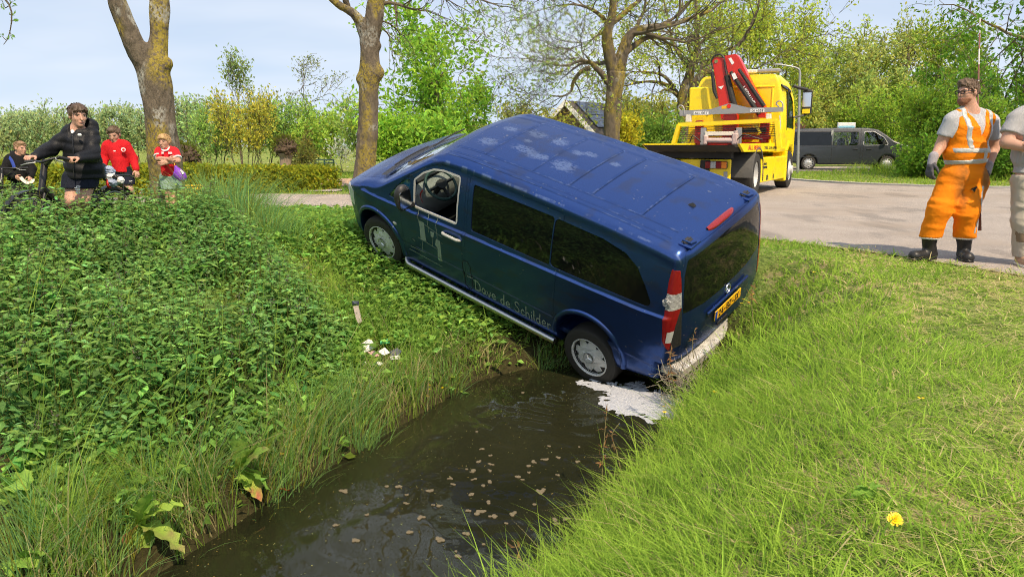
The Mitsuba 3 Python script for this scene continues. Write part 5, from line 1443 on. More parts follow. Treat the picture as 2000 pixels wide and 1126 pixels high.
# underside: axles, floor pan
vput(cat(box(0.45, 2.8, -0.45, 0.45, 0.20, 0.32, 0.04), tube([(0.0, -0.75, 0.285), (0.0, 0.75, 0.285)], 0.05, 10), tube([(3.21, -0.75, 0.365), (3.21, 0.75, 0.365)], 0.045, 10)), 'mat_mud_grey', VAN, 'underbody', 30)
TAG = thing('key_tassel', 'red tassel hanging beside the steering wheel inside the blue van', 'tassel')
plain('red_cloth', (0.55, 0.035, 0.03), 0.8)
tas = [tube([(2.63, 0.66, 1.20), (2.66, 0.67, 1.155)], 0.008, 6)]
for a in np.linspace(-1, 1, 7):
 tas.append(tube(spline([(2.66, 0.67, 1.16), (2.67 + 0.012 * a, 0.68, 1.10), (2.665 + 0.025 * a, 0.675 + 0.008 * a, 1.03 - 0.02 * (a % 0.5))], 6), [0.010, 0.011, 0.009, 0.008, 0.006, 0.003], 5))
scene[TAG] = None
del scene[TAG]
put(cat(tas), 'mat_red_cloth', None, TAG, smooth=40, xf=VAN_X)
RAG = thing('blue_cloth', 'crumpled bright blue cloth behind the small front side window of the van', 'cloth')
plain('blue_rag', (0.02, 0.22, 0.62), 0.8)
q = trimesh.creation.icosphere(3, 1.0)
q.vertices *= (1 + 0.5 * (meshkit.fbm(q.vertices * 2.2, 3, 4) - 0.5))[:, None]
q.vertices = q.vertices * (0.09, 0.04, 0.10) + (2.76, 0.78, 1.245)
put(q, 'mat_blue_rag', None, RAG, smooth=True, xf=VAN_X)
# ------------------------------------------------------------------ the yellow recovery truck with its folded red crane
TR_O = np.array([5.56, 17.5, 0.006])
TR_U = unit(np.array([0.482, 0.876, 0]))
TR_V = np.array([-TR_U[1], TR_U[0], 0])
TR_X = np.eye(4)
TR_X[:3, :3] = np.column_stack([TR_U, TR_V, [0, 0, 1]])
TR_X[:3, 3] = TR_O
def tU(a, b, u):
 """Local (u, v, z) on the cross plane u of a point measured on an enlargement of the photograph."""
 p = at_plane(1270 + a / 3.7545, 90 + b / 3.7545, TR_O + TR_U * u, TR_U) - TR_O
 return np.array([u, p @ TR_V, p[2]])
def yellow(p, n, uv):
 d = smoothstep(0.52, 0.72, fbm(p.x * 3, p.y * 3, p.z * 5, 4)) * 0.25
 return mix((0.84, 0.63, 0.002), (0.34, 0.26, 0.05), d)
mat('truck_yellow', {'type': 'twosided', 'bsdf': {'type': 'principled', 'base_color': proc(yellow), 'roughness': 0.32, 'specular': 0.5, 'clearcoat': 0.6, 'clearcoat_gloss': 0.9}})
mat('crane_red', {'type': 'twosided', 'bsdf': {'type': 'principled', 'base_color': rgb((0.56, 0.018, 0.009)), 'roughness': 0.33, 'specular': 0.5, 'clearcoat': 0.5}})
plain('chassis', (0.026, 0.025, 0.023), 0.75)
plain('grey_steel', (0.34, 0.342, 0.345), 0.5, 0.4)
plain('mud_grey', (0.095, 0.095, 0.092), 0.8)
plain('cream', (0.70, 0.66, 0.55), 0.5)
plain('amber_lens', (0.75, 0.22, 0.01), 0.15, clearcoat=1.0)
plain('print_red', (0.55, 0.08, 0.02), 0.6)
plain('pale_pink', (0.5, 0.38, 0.35), 0.6)
TRUCK = thing('recovery_truck', 'yellow recovery truck with a folded red crane on the road behind the blue van', 'truck')
def tput(m, b, parent, name, smooth=30, **kw):
 return put(m, b, parent, name, smooth=smooth, xf=TR_X, **kw)
W_ = 2.32
# chassis, wheels
tput(cat(box(-1.3, 4.6, 0.75, 0.95, 0.55, 0.85), box(-1.3, 4.6, 1.40, 1.60, 0.55, 0.85), box(-0.2, 0.2, 0.3, 2.05, 0.42, 0.58), box(4.3, 4.6, 0.3, 2.05, 0.42, 0.58), box(0.6, 2.6, 0.35, 2.0, 0.35, 0.80, 0.03)), 'mat_chassis', TRUCK, 'chassis')
for u, v in ((0.0, 0.0), (4.48, 0.0), (0.0, W_), (4.48, W_)):
 w = 0.56 if u < 1 else 0.34
 s = -1 if v < 1 else 1
 R = np.eye(3) if s > 0 else np.diag([-1.0, -1.0, 1.0])
 xf = TR_X @ xf_of((u, v - s * w / 2, 0.505), R)
 tyre = revolve([(0.27, -w * 0.46), (0.30, -w * 0.5), (0.46, -w * 0.5), (0.50, -w * 0.42), (0.505, 0), (0.50, w * 0.42), (0.46, w * 0.5), (0.31, w * 0.5), (0.285, w * 0.46), (0.285, w * 0.12)], 40, 'y')
 k = put(tyre, 'mat_rubber', TRUCK, 'wheel', smooth=35, xf=xf)
 if u < 1:
  rim = revolve([(0.300, w * 0.46), (0.285, w * 0.46), (0.255, w * 0.18), (0.13, w * 0.10), (0.12, w * 0.34), (0.001, w * 0.36)], 32, 'y')
 else:
  rim = revolve([(0.300, w * 0.46), (0.285, w * 0.46), (0.25, w * 0.36), (0.20, w * 0.52), (0.12, w * 0.55), (0.11, w * 0.72), (0.001, w * 0.74)], 32, 'y')
 put(rim, 'mat_hubcap', k, 'rim', smooth=35, xf=xf)
# cab
cab_side = [(2.78, 0.98), (2.78, 2.72), (2.83, 2.95), (3.6, 2.99), (4.25, 2.90), (4.72, 2.55), (4.98, 1.75), (5.02, 0.80), (4.98, 0.55), (4.90, 0.55), (4.86, 0.95), (4.68, 1.10), (4.30, 1.10), (4.10, 1.00), (3.95, 0.98)]
def slab(profile, half, inset=0.05, holes=(), y0=0.0, seg=0.12):
 """A closed body from its side outline: half(z) gives the half width; edges rounded by 'inset'. holes: openings in both flanks."""
 P = Polygon(profile)
 inner = P.buffer(-inset, join_style=2)
 flank = inner
 for h_ in holes:
  flank = flank.difference(h_)
 parts = []
 v, f = trimesh.creation.triangulate_polygon(flank.segmentize(seg), engine='earcut')
 tri = trimesh.Trimesh(np.column_stack([v, 0 * v[:, 0]]), f, process=False).subdivide()
 for s in (1, -1):
  q = np.column_stack([tri.vertices[:, 0], y0 + s * half(tri.vertices[:, 1]), tri.vertices[:, 1]])
  parts.append(trimesh.Trimesh(q, tri.faces[:, ::s], process=False))
 o = np.array(P.segmentize(seg).exterior.coords)[:-1]
 nn = len(o)
 rings = []
 for s, ins, dy in ((1, inset, 0.0), (1, inset * 0.3, 0.3), (1, 0.0, 1.0), (-1, 0.0, 1.0), (-1, inset * 0.3, 0.3), (-1, inset, 0.0)):
  c = np.array([shapely.get_coordinates(shapely.line_interpolate_point(inner.exterior, inner.exterior.project(Point(p))))[0] for p in o]) if ins == inset else None
  if c is None:
   ci = np.array([shapely.get_coordinates(shapely.line_interpolate_point(inner.exterior, inner.exterior.project(Point(p))))[0] for p in o])
   c = o + (ci - o) * (ins / inset)
  rings.append(np.column_stack([c[:, 0], y0 + s * (half(c[:, 1]) - inset * dy), c[:, 1]]))
 R_ = np.array(rings)
 m = grid_mesh(np.concatenate([R_, R_[:, :1]], 1))
 parts.append(m)
 return cat(parts)
cabh = lambda z: np.interp(z, [0.5, 1.1, 1.7, 2.4, 2.8, 3.0], [1.14, 1.16, 1.16, 1.12, 1.04, 0.92])
cwin = rounded([(3.52, 1.62), (3.52, 2.56), (4.20, 2.56), (4.55, 2.30), (4.68, 1.60)], 0.05)
CAB = tput(slab(cab_side, cabh, 0.09, [cwin], y0=1.16), 'mat_truck_yellow', TRUCK, 'cab', 25)
for s in (1, -1):
 q = cwin.buffer(0.02)
 v, f = trimesh.creation.triangulate_polygon(q, engine='earcut')
 tput(trimesh.Trimesh(np.column_stack([v[:, 0], 1.16 + s * (cabh(v[:, 1]) - 0.015), v[:, 1]]), f, process=False), 'mat_dark_glass', CAB, 'window', False)
tput(box(3.50, 3.56, -0.005, 0.02, 1.55, 2.62, 0.004), 'mat_black_plastic', CAB, 'door_pillar')
tput(hull([(2.90, 0.10, 2.70), (2.90, 0.02, 2.62), (4.35, 0.13, 2.72), (4.35, 0.05, 2.56), (2.95, 0.14, 2.66), (4.3, 0.16, 2.62)]), 'mat_black_plastic', CAB, 'rain_rail')
# recessed panel and beads on the rear wall of the cab
for v0, v1, z0, z1 in ((0.22, 2.1, 2.62, 2.66), (0.25, 0.29, 1.2, 2.6), (0.7, 0.74, 1.6, 2.5), (1.5, 1.54, 1.2, 2.5)):
 tput(box(2.755, 2.79, v0, v1, z0, z1, 0.01), 'mat_truck_yellow', CAB, 'bead')
tput(box(2.45, 2.80, 1.25, 2.34, 1.05, 2.66, 0.03), 'mat_truck_yellow', TRUCK, 'side_locker')
tput(box(2.95, 3.25, 0.16, 0.72, 3.00, 3.10, 0.03), 'mat_grey_steel', TRUCK, 'light_bar')
tput(box(2.95, 3.25, 0.725, 1.30, 3.00, 3.10, 0.03), 'mat_cream', TRUCK, 'light_bar')
# mirror on the right
k = tput(box(4.72, 4.86, -0.42, -0.16, 1.98, 2.66, 0.05), 'mat_black_plastic', TRUCK, 'mirror')
tput(box(4.712, 4.722, -0.40, -0.18, 2.20, 2.58, 0.003), 'mat_chrome', k, 'mirror_glass')
tput(box(4.708, 4.722, -0.39, -0.19, 2.02, 2.14, 0.003), 'mat_truck_yellow', k, 'lower_panel')
tput(tube(spline([(4.5, 0.05, 2.75), (4.6, -0.1, 2.70), (4.75, -0.28, 2.66)], 8), 0.045, 8), 'mat_black_plastic', k, 'arm')
tput(tube([(4.6, 0.02, 1.92), (4.78, -0.28, 1.98)], 0.025, 6), 'mat_black_plastic', k, 'arm')
# side lockers between the axles, front wing, rear mudguards
for u0, u1 in ((0.48, 1.27), (1.28, 2.07), (2.08, 2.87), (2.88, 3.66)):
 tput(box(u0, u1, -0.01, 0.55, 0.30, 0.88, 0.012), 'mat_truck_yellow', TRUCK, 'locker')
for u0 in (0.62, 1.10, 1.18, 1.95):
 tput(box(u0, u0 + 0.07, -0.022, -0.008, 0.34, 0.46, 0.004), 'mat_black_plastic', TRUCK, 'latch')
tput(box(3.68, 3.86, -0.02, 0.35, 0.22, 1.02, 0.02), 'mat_truck_yellow', TRUCK, 'front_wing')
tput(hull([(3.86, -0.02, 1.02), (3.68, -0.02, 1.02), (4.15, -0.02, 1.20), (4.05, -0.02, 1.28), (3.86, 0.35, 1.02), (3.68, 0.35, 1.02), (4.15, 0.35, 1.20), (4.05, 0.35, 1.28)]), 'mat_truck_yellow', TRUCK, 'front_wing')
for v0 in (-0.03, W_ - 0.60):
 a = np.linspace(math.radians(-5), math.radians(185), 28)
 P = np.array([[(0.60 * math.cos(t), v, 0.505 + 0.58 * math.sin(t)) for v in (v0, v0 + 0.63)] for t in a])
 P2 = np.array([[(0.63 * math.cos(t), v, 0.505 + 0.61 * math.sin(t)) for v in (v0 + 0.63, v0)] for t in a])
 m = grid_mesh(np.concatenate([P, P2, P[:, :1]], 1))
 tput(m, 'mat_mud_grey', TRUCK, 'mudguard', 40)
tput(box(-0.72, 0.30, 0.0, 0.10, 1.115, 1.155, 0.01), 'mat_truck_yellow', TRUCK, 'guard_strip')
# rear: lamp panel, bumper
k = tput(box(-1.26, -1.20, 0.30, 2.02, 0.42, 0.86, 0.015), 'mat_truck_yellow', TRUCK, 'rear_panel')
for v0, s in ((0.36, 1), (1.96, -1)):
 tput(box(-1.33, -1.262, min(v0, v0 + s * 0.48), max(v0, v0 + s * 0.48), 0.66, 0.82, 0.02), 'mat_black_plastic', k, 'tail_lamp')
 for i, mm in enumerate(('mat_amber_lens', 'mat_red_lens', 'mat_white_lens', 'mat_red_lens')):
  a_ = v0 + s * (0.012 + i * 0.116)
  b_ = a_ + s * 0.112
  tput(box(-1.345, -1.33, min(a_, b_), max(a_, b_), 0.67, 0.81, 0.006), mm, k, 'lens')
tput(box(-1.275, -1.262, 0.36, 0.44, 0.44, 0.60, 0.004), 'mat_grey_steel', k, 'bracket')
# the tilting bed: plate, side rails, dark belly
bed = [(-2.0, 1.165), (2.25, 1.165), (2.25, 1.02), (-1.55, 1.02), (-1.95, 1.14)]
tput(extrude(bed, 1.93, 'y', 0.08), 'mat_chassis', TRUCK, 'bed')
for v0 in (-0.02, 2.012):
 tput(extrude([(-1.98, 1.19), (2.62, 1.22), (2.62, 1.02), (-1.52, 1.02)], 0.05, 'y', v0), 'mat_truck_yellow', TRUCK, 'bed_rail')
tput(cat(box(-1.0, 2.2, 0.5, 0.7, 0.86, 1.015), box(-1.0, 2.2, 1.7, 1.9, 0.86, 1.015), box(-1.25, -1.05, 0.3, 2.05, 0.88, 1.015)), 'mat_chassis', TRUCK, 'subframe')
def side_text(t, h_, u0, z0, v=-0.024, w_=None, bold=True):
 m = meshkit.text_mesh(t, h_, 0.003, bold=bold)
 x = m.vertices[:, 0]
 if w_:
  x = (x - x.min()) * w_ / (x.max() - x.min())
 return trimesh.Trimesh(np.column_stack([u0 + x, v - m.vertices[:, 2], z0 + m.vertices[:, 1]]), m.faces, process=False)
RAIL = TRUCK + '__bed_rail'
tput(side_text('ALL BERG', 0.085, -1.15, 1.065, w_=1.3), 'mat_print_red', RAIL, 'lettering', False)
tput(side_text('TEL 24 UUR', 0.055, 0.6, 1.075, w_=1.6), 'mat_chassis', RAIL, 'lettering', False)
tput(side_text('BERGING', 0.05, 0.72, 0.70, v=-0.012, w_=0.34), 'mat_chassis', TRUCK + '__locker', 'lettering', False)
tput(side_text('TRANSPORT', 0.05, 0.70, 0.62, v=-0.012, w_=0.42), 'mat_chassis', TRUCK + '__locker', 'lettering', False)
# headboard: yellow frame with a wire mesh, winch before it
HB = 1.95
q0, q1, q2, q3 = tU(215, 578, HB), tU(930, 545, HB), tU(168, 735, HB), tU(948, 745, HB)
def bar(a, b, w_, d_):
 a, b = np.asarray(a, float), np.asarray(b, float)
 t_ = unit(b - a)
 s_ = unit(np.cross(t_, [1, 0, 0]))
 e_ = np.array([d_, 0, 0])
 return hull([p + s_ * i * w_ / 2 + e_ * j for p in (a, b) for i in (-1, 1) for j in (-0.5, 0.5)])
HEADB = tput(bar(q0 + (0, 0.03, 0), q1, 0.10, 0.10), 'mat_truck_yellow', TRUCK, 'headboard')
tput(bar(q0, q2, 0.10, 0.18), 'mat_truck_yellow', HEADB, 'post')
tput(bar(q1, q3, 0.10, 0.18), 'mat_truck_yellow', HEADB, 'post')
tput(extrude([(1.95, 1.22), (2.62, 1.22), (2.62, 1.30), (2.10, 1.72), (1.95, 1.75)], 0.05, 'y', -0.02), 'mat_truck_yellow', HEADB, 'side_plate')
for i in range(6):
 z = q0[2] - 0.09 - i * 0.055
 tput(tube([(HB, q0[1] - 0.02, z), (HB, q1[1] + 0.02, z + (q1[2] - q0[2]) * 0.9)], 0.008, 5), 'mat_chassis', HEADB, 'wire')
for v in (1.78, 0.88):
 tput(box(HB - 0.03, HB + 0.07, v - 0.07, v + 0.07, 1.17, 1.60, 0.01), 'mat_grey_steel', HEADB, 'upright')
wk = tput(cat(tube([(1.70, 0.95, 1.28), (1.70, 1.65, 1.28)], 0.065, 14)), 'mat_pale_pink', TRUCK, 'winch')
tput(cat(box(1.62, 1.80, 0.84, 0.98, 1.17, 1.46, 0.03), box(1.62, 1.80, 1.60, 1.70, 1.17, 1.42, 0.03), tube([(1.68, 0.90, 1.42), (1.68, 0.90, 1.52)], 0.05, 10)), 'mat_pale_pink', wk, 'gearbox')
tput(box(1.86, 1.92, 0.95, 1.72, 1.40, 1.50, 0.01), 'mat_cream', wk, 'guide_beam')
tput(tube(spline([(1.66, 1.75, 1.24), (1.6, 1.95, 1.40), (1.7, 2.05, 1.25), (1.6, 2.1, 1.20)], 14), 0.014, 6), 'mat_black_plastic', wk, 'cable')
tput(tube(spline([(1.66, 0.85, 1.30), (1.5, 0.65, 1.42), (1.6, 0.45, 1.36), (1.7, 0.25, 1.30)], 14), 0.014, 6), 'mat_black_plastic', wk, 'cable')
# crane
CU = 2.30
CR = tput(cat(box(2.12, 2.46, 0.35, 2.05, 1.06, 1.24, 0.02), box(2.14, 2.44, 1.0, 1.35, 1.2, 1.95, 0.03)), 'mat_crane_red', TRUCK, 'crane')
tput(box(2.10, 2.30, 0.15, 1.0, 1.30, 1.42, 0.02), 'mat_crane_red', CR, 'stabiliser_beam')
tput(box(2.16, 2.36, 1.86, 2.08, 1.20, 1.80, 0.04), 'mat_crane_red', CR, 'stabiliser_leg')
tput(box(2.16, 2.36, 0.20, 0.42, 1.20, 1.75, 0.04), 'mat_crane_red', CR, 'stabiliser_leg')
tput(tube([(2.08, 0.25, 1.53), (2.08, 1.0, 1.52)], 0.06, 10), 'mat_chassis', CR, 'hose_reel')
tput(tube([tU(770, 575, 2.0), tU(808, 640, 2.0)], 0.03, 6), 'mat_truck_yellow', CR, 'lever')
def beam3(pts_z8, u, d_, **kw):
 """A crane beam: an outline measured on the enlargement, given its depth along the truck."""
 o = np.array([tU(a, b, u)[1:] for a, b in pts_z8])
 return extrude(Polygon(o).buffer(0), d_, 'x', u)
BM1 = tput(beam3([(452, 112), (468, 85), (500, 78), (530, 88), (545, 120), (560, 215), (582, 430), (612, 530), (520, 535), (505, 430), (475, 230), (462, 150)], CU, 0.26), 'mat_crane_red', CR, 'main_boom')
tput(cat(tube([tU(483, 112, CU - 0.02), tU(483, 112, CU + 0.05)], 0.045, 14), tube([tU(630, 510, CU - 0.03), tU(630, 510, CU + 0.05)], 0.04, 14)), 'mat_chrome', BM1, 'pin')
tput(extrude(Polygon([tU(a, b, CU)[1:] for a, b in ((497, 300), (540, 290), (522, 318))]), 0.006, 'x', CU - 0.008), 'mat_white_board', BM1, 'emblem', False)
tput(cat(tube([tU(455, 190, CU - 0.06), tU(470, 330, CU - 0.06), tU(490, 385, CU - 0.06)], [0.045, 0.05, 0.03], 8)), 'mat_black_plastic', CR, 'hose_guard')
tput(tube(spline([tU(462, 170, CU - 0.03), tU(450, 110, CU - 0.03), tU(470, 75, CU - 0.03), tU(510, 62, CU - 0.03), tU(540, 85, CU - 0.03), tU(548, 150, CU - 0.03), tU(560, 210, CU - 0.03)], 24), 0.022, 6), 'mat_black_plastic', CR, 'hose')
tput(tube([tU(562, 215, CU + 0.02), tU(598, 370, CU + 0.02), tU(620, 440, CU + 0.02)], [0.075, 0.08, 0.07], 10), 'mat_chassis', CR, 'cylinder')
BM2 = tput(beam3([(545, 72), (625, 58), (650, 85), (742, 270), (838, 440), (845, 525), (790, 525), (690, 370), (600, 250), (570, 190)], CU + 0.02, 0.30), 'mat_crane_red', CR, 'outer_boom')
for a, b, c, d, r in ((590, 190, 800, 500, 0.055), (650, 170, 835, 440, 0.05)):
 tput(tube([tU(a, b, CU - 0.06), tU((a + c) / 2, (b + d) / 2, CU - 0.06), tU(c, d, CU - 0.06)], [r * 0.8, r, r], 8), 'mat_chassis', CR, 'cylinder')
tput(hull([tU(a, b, CU - z) for a, b in ((595, 205), (620, 195), (640, 235), (612, 248)) for z in (0.03, 0.14)]), 'mat_white_board', CR, 'valve_block')
tput(extrude(Polygon([tU(a, b, CU)[1:] for a, b in ((572, 92), (592, 85), (615, 125), (598, 137))]), 0.006, 'x', CU + 0.012), 'mat_white_board', BM2, 'sticker', False)
ch = tU(600, 50, CU + 0.1)
tput(cat(tube([ch + (0, 0.06, -0.06), ch + (0, 0.06, 0.04)], 0.035, 8), tube([ch + (0, -0.05, -0.06), ch + (0, -0.05, 0.06)], 0.03, 8)), 'mat_chrome', BM2, 'pin')
lt = meshkit.text_mesh('FRONTAL', 0.11, 0.003, bold=True)
pa, pb = tU(692, 290, CU - 0.075), tU(772, 415, CU - 0.075)
dr1 = unit(pb - pa)
dr2 = np.cross(dr1, [-1.0, 0, 0])
lx = lt.vertices[:, :1] * (np.linalg.norm(pb - pa) / lt.vertices[:, 0].max())
tput(trimesh.Trimesh(pa + lx * dr1 + lt.vertices[:, 1:2] * dr2 - lt.vertices[:, 2:3] * np.array([1.0, 0, 0]), lt.faces, process=False), 'mat_white_board', BM2, 'lettering', False)
# grey spreader beam across the truck
sp = [(215, 470), (310, 470), (450, 462), (560, 425), (590, 420), (720, 452), (965, 448), (968, 480), (720, 492), (480, 500), (215, 512)]
SPR = tput(beam3(sp, 1.92, 0.14), 'mat_grey_steel', TRUCK, 'spreader_beam')
tput(tube([tU(578, 440, 1.91), tU(578, 440, 1.95)], 0.055, 16), 'mat_crane_red', SPR, 'red_reflector')
tput(extrude(Polygon([tU(a, b, 1.9)[1:] for a, b in ((522, 440), (565, 435), (565, 458), (522, 462))]), 0.004, 'x', 1.914), 'mat_plate_yellow', SPR, 'sticker', False)
for a, b, txt in (((318, 480), (425, 503), 'ALL RET'), ((735, 462), (835, 484), '06 4538')):
 c0, c1 = tU(*a, 1.9), tU(*b, 1.9)
 kk = tput(box(1.908, 1.918, min(c0[1], c1[1]), max(c0[1], c1[1]), min(c0[2], c1[2]), max(c0[2], c1[2])), 'mat_white_board', SPR, 'name_plate', False)
 m = meshkit.text_mesh(txt, 0.055, 0.003, bold=True)
 ww = abs(c0[1] - c1[1])
 x = m.vertices[:, 0] / m.vertices[:, 0].max() * ww * 0.86
 tput(trimesh.Trimesh(np.column_stack([1.907 - m.vertices[:, 2], max(c0[1], c1[1]) - ww * 0.07 - x, (c0[2] + c1[2]) / 2 - 0.028 + m.vertices[:, 1]]), m.faces, process=False), 'mat_chassis', SPR, 'lettering', False)
for a, b in ((225, 470), (945, 440)):
 c0 = tU(a, b, 1.95)
 tput(tube(spline([c0 + (0, 0.0, -0.02), c0 + (-0.03, 0.07, 0.06), c0 + (-0.03, 0.0, 0.12), c0 + (-0.03, -0.08, 0.06), c0 + (-0.03, -0.10, -0.10)], 16), 0.018, 6), 'mat_grey_steel', SPR, 'shackle')
for a0, a1 in ((262, 300), (850, 885)):
 c0, c1 = tU(a0, 512, 1.95), tU(a1, 545, 1.95)
 tput(box(1.92, 2.04, min(c0[1], c1[1]), max(c0[1], c1[1]), min(c0[2], c1[2]) - 0.04, max(c0[2], c1[2]) + 0.05, 0.01), 'mat_cream', SPR, 'leg')
tput(tube(spline([(2.70, 0.05, 1.9), (2.4, -0.04, 1.6), (2.3, -0.03, 1.35), (2.66, 0.0, 1.15)], 16), 0.015, 6), 'mat_chrome', TRUCK, 'air_hose')
tput(box(2.45, 2.55, -0.02, 0.06, 1.42, 1.60, 0.01), 'mat_grey_steel', TRUCK, 'bracket')
# ------------------------------------------------------------------ the dark grey van behind the truck
DV_L = np.array([14.35, 37.4, 0.010])
dvx = unit(np.array([0.976, -0.218, 0]))
DV_X = np.eye(4)
DV_X[:3, :3] = np.column_stack([dvx, [-dvx[1], dvx[0], 0], [0, 0, 1]])
DV_X[:3, 3] = DV_L + DV_X[:3, 1] * 0.86
DVAN = thing('van', 'dark grey passenger van far back on the side road, front hidden by a bush', 'van')
mat('dark_grey_paint', {'type': 'twosided', 'bsdf': {'type': 'principled', 'base_color': rgb((0.030, 0.036, 0.046)), 'metallic': 0.3, 'roughness': 0.35, 'clearcoat': 1.0, 'clearcoat_gloss': 0.93}})
prof = [(-0.95, 0.42), (-0.99, 0.60), (-0.99, 1.15), (-0.90, 1.85), (-0.78, 1.95), (0.5, 1.985), (2.6, 1.98), (3.05, 1.90), (3.45, 1.62), (3.75, 1.38), (4.15, 1.22), (4.38, 1.05), (4.45, 0.80), (4.44, 0.42), (4.30, 0.28), (3.92, 0.27)]
arch = lambda c: [(c + 0.40 * math.cos(t), 0.33 + 0.40 * math.sin(t)) for t in np.linspace(-0.1, math.pi + 0.1, 14)]
prof += arch(3.50) + [(3.06, 0.27), (0.46, 0.27)] + arch(0.0) + [(-0.44, 0.30)]
dvh = lambda z: np.interp(z, [0.2, 0.5, 1.05, 1.2, 1.6, 1.95], [0.93, 0.97, 0.975, 0.96, 0.88, 0.77])
dw = [rounded([(2.42, 1.18), (2.45, 1.80), (2.86, 1.80), (3.30, 1.52), (3.50, 1.20)], 0.05), rounded([(1.02, 1.17), (1.02, 1.80), (2.18, 1.80), (2.18, 1.26), (2.10, 1.17)], 0.06), rounded([(-0.62, 1.17), (-0.80, 1.32), (-0.80, 1.80), (0.98, 1.80), (0.98, 1.17)], 0.06)]
BD = put(slab(prof, dvh, 0.06, dw[:2] + [dw[2]], seg=0.15), 'mat_dark_grey_paint', DVAN, 'body', smooth=25, xf=DV_X)
for i, w in enumerate(dw):
 for s in (1, -1):
  v, f = trimesh.creation.triangulate_polygon(w.buffer(0.01), engine='earcut')
  put(trimesh.Trimesh(np.column_stack([v[:, 0], s * (dvh(v[:, 1]) - 0.012), v[:, 1]]), f, process=False), 'mat_clear_glass' if i < 2 else 'mat_dark_glass', DVAN, 'window', xf=DV_X)
 ringp = w.buffer(0.025).difference(w.buffer(0.005))
 v, f = trimesh.creation.triangulate_polygon(ringp, engine='earcut')
 put(trimesh.Trimesh(np.column_stack([v[:, 0], -(dvh(v[:, 1]) + 0.004), v[:, 1]]), f, process=False), 'mat_lamp_steel' if i == 0 else 'mat_black_plastic', DVAN, 'window_trim', xf=DV_X)
for x, z0, z1 in ((1.0, 0.35, 1.15), (2.28, 0.33, 1.95), (2.40, 0.33, 1.1)):
 v = np.array([(x, -(dvh(z) + 0.002), z) for z in np.linspace(z0, z1, 8)])
 put(ribbon(v, 0.018, (0, -1, 0), 0.003), 'mat_dark_inside', DVAN, 'door_gap', xf=DV_X)
for a, b in (((-0.4, 0.62), (3.0, 0.60)), ((1.2, 1.05), (0.0, 1.05))):
 v = np.array([(x, -(dvh(z) + 0.004), z) for x, z in ((a[0], a[1]), ((a[0] + b[0]) / 2, (a[1] + b[1]) / 2), b)])
 put(ribbon(v, 0.03, (0, -1, 0), 0.008), 'mat_dark_grey_paint', DVAN, 'moulding', xf=DV_X)
for x in (1.95, 2.55):
 put(box(x, x + 0.22, -dvh(0.98) - 0.03, -dvh(0.98) + 0.01, 0.96, 1.0, 0.01), 'mat_black_plastic', DVAN, 'handle', smooth=30, xf=DV_X)
put(hull([(3.22, -0.98, 1.20), (3.22, -1.16, 1.22), (3.22, -1.16, 1.38), (3.22, -0.98, 1.36), (3.38, -1.0, 1.24), (3.38, -1.12, 1.24), (3.38, -1.12, 1.33), (3.38, -1.0, 1.33)]), 'mat_black_plastic', DVAN, 'mirror', smooth=30, xf=DV_X)
put(hull([(4.12, -0.965, 1.00), (4.44, -0.80, 0.86), (4.12, -0.965, 1.14), (4.36, -0.85, 1.05), (4.40, -0.7, 1.03), (4.10, -0.85, 1.15)]), 'mat_white_lens', DVAN, 'headlight', smooth=30, xf=DV_X)
put(box(0.95, 1.05, -0.85, 0.85, 0.4, 1.9), 'mat_dash_grey', DVAN, 'bulkhead', xf=DV_X)
put(cat(box(2.1, 2.5, -0.75, -0.3, 0.5, 1.45, 0.08), box(1.5, 1.8, 0.2, 0.75, 0.5, 1.5, 0.08)), 'mat_seat_cloth', DVAN, 'seat', xf=DV_X)
for c in (0.0, 3.50):
 for s in (1, -1):
  xf = DV_X @ xf_of((c, s * 0.865, 0.33), np.eye(3) if s > 0 else np.diag([-1.0, -1.0, 1.0]))
  wheel(DVAN, xf, 0.335, 0.21, cap_bsdf='mat_lens_silver', openings=10)
plain('lens_silver', (0.55, 0.56, 0.57), 0.35, 0.5)
SIGN = thing('roof_sign', 'white and pale blue sign box on the roof of the dark grey van', 'sign')
put(box(1.35, 2.15, -0.12, 0.12, 1.992, 2.26, 0.02), 'mat_white_board', SIGN, 'box', smooth=30, xf=DV_X)
plain('pale_blue', (0.25, 0.55, 0.70), 0.5)
put(box(1.38, 2.12, -0.128, -0.121, 2.01, 2.10), 'mat_pale_blue', SIGN, 'stripe', xf=DV_X)
# ------------------------------------------------------------------ people
plain('skin', (0.50, 0.285, 0.205), 0.55, spec=0.35)
plain('hair_brown', (0.075, 0.046, 0.029), 0.5)
plain('hair_mid', (0.105, 0.068, 0.042), 0.6)
plain('hair_blond', (0.42, 0.27, 0.12), 0.6)
plain('hair_fair', (0.25, 0.155, 0.085), 0.6)
plain('eye_dark', (0.02, 0.015, 0.012), 0.2)
plain('lips', (0.36, 0.13, 0.11), 0.5)
_wr = proc(lambda p, n, uv: fbm(p.x * 13 + 3 * noise(p.x * 5, p.y * 5, p.z * 5), p.y * 13, p.z * 17, 3), eps=3e-3)
def fabric(key, color, wr=0.010, rough=0.85, sheen=0.3, spec=0.2):
 return mat(key, {'type': 'bumpmap', 'arbitrary': _wr, 'scale': wr, 'bsdf': {'type': 'twosided', 'bsdf': {'type': 'principled', 'base_color': rgb(color), 'roughness': rough, 'specular': spec, 'sheen': sheen}}})
fabric('orange', (0.78, 0.215, 0.006))
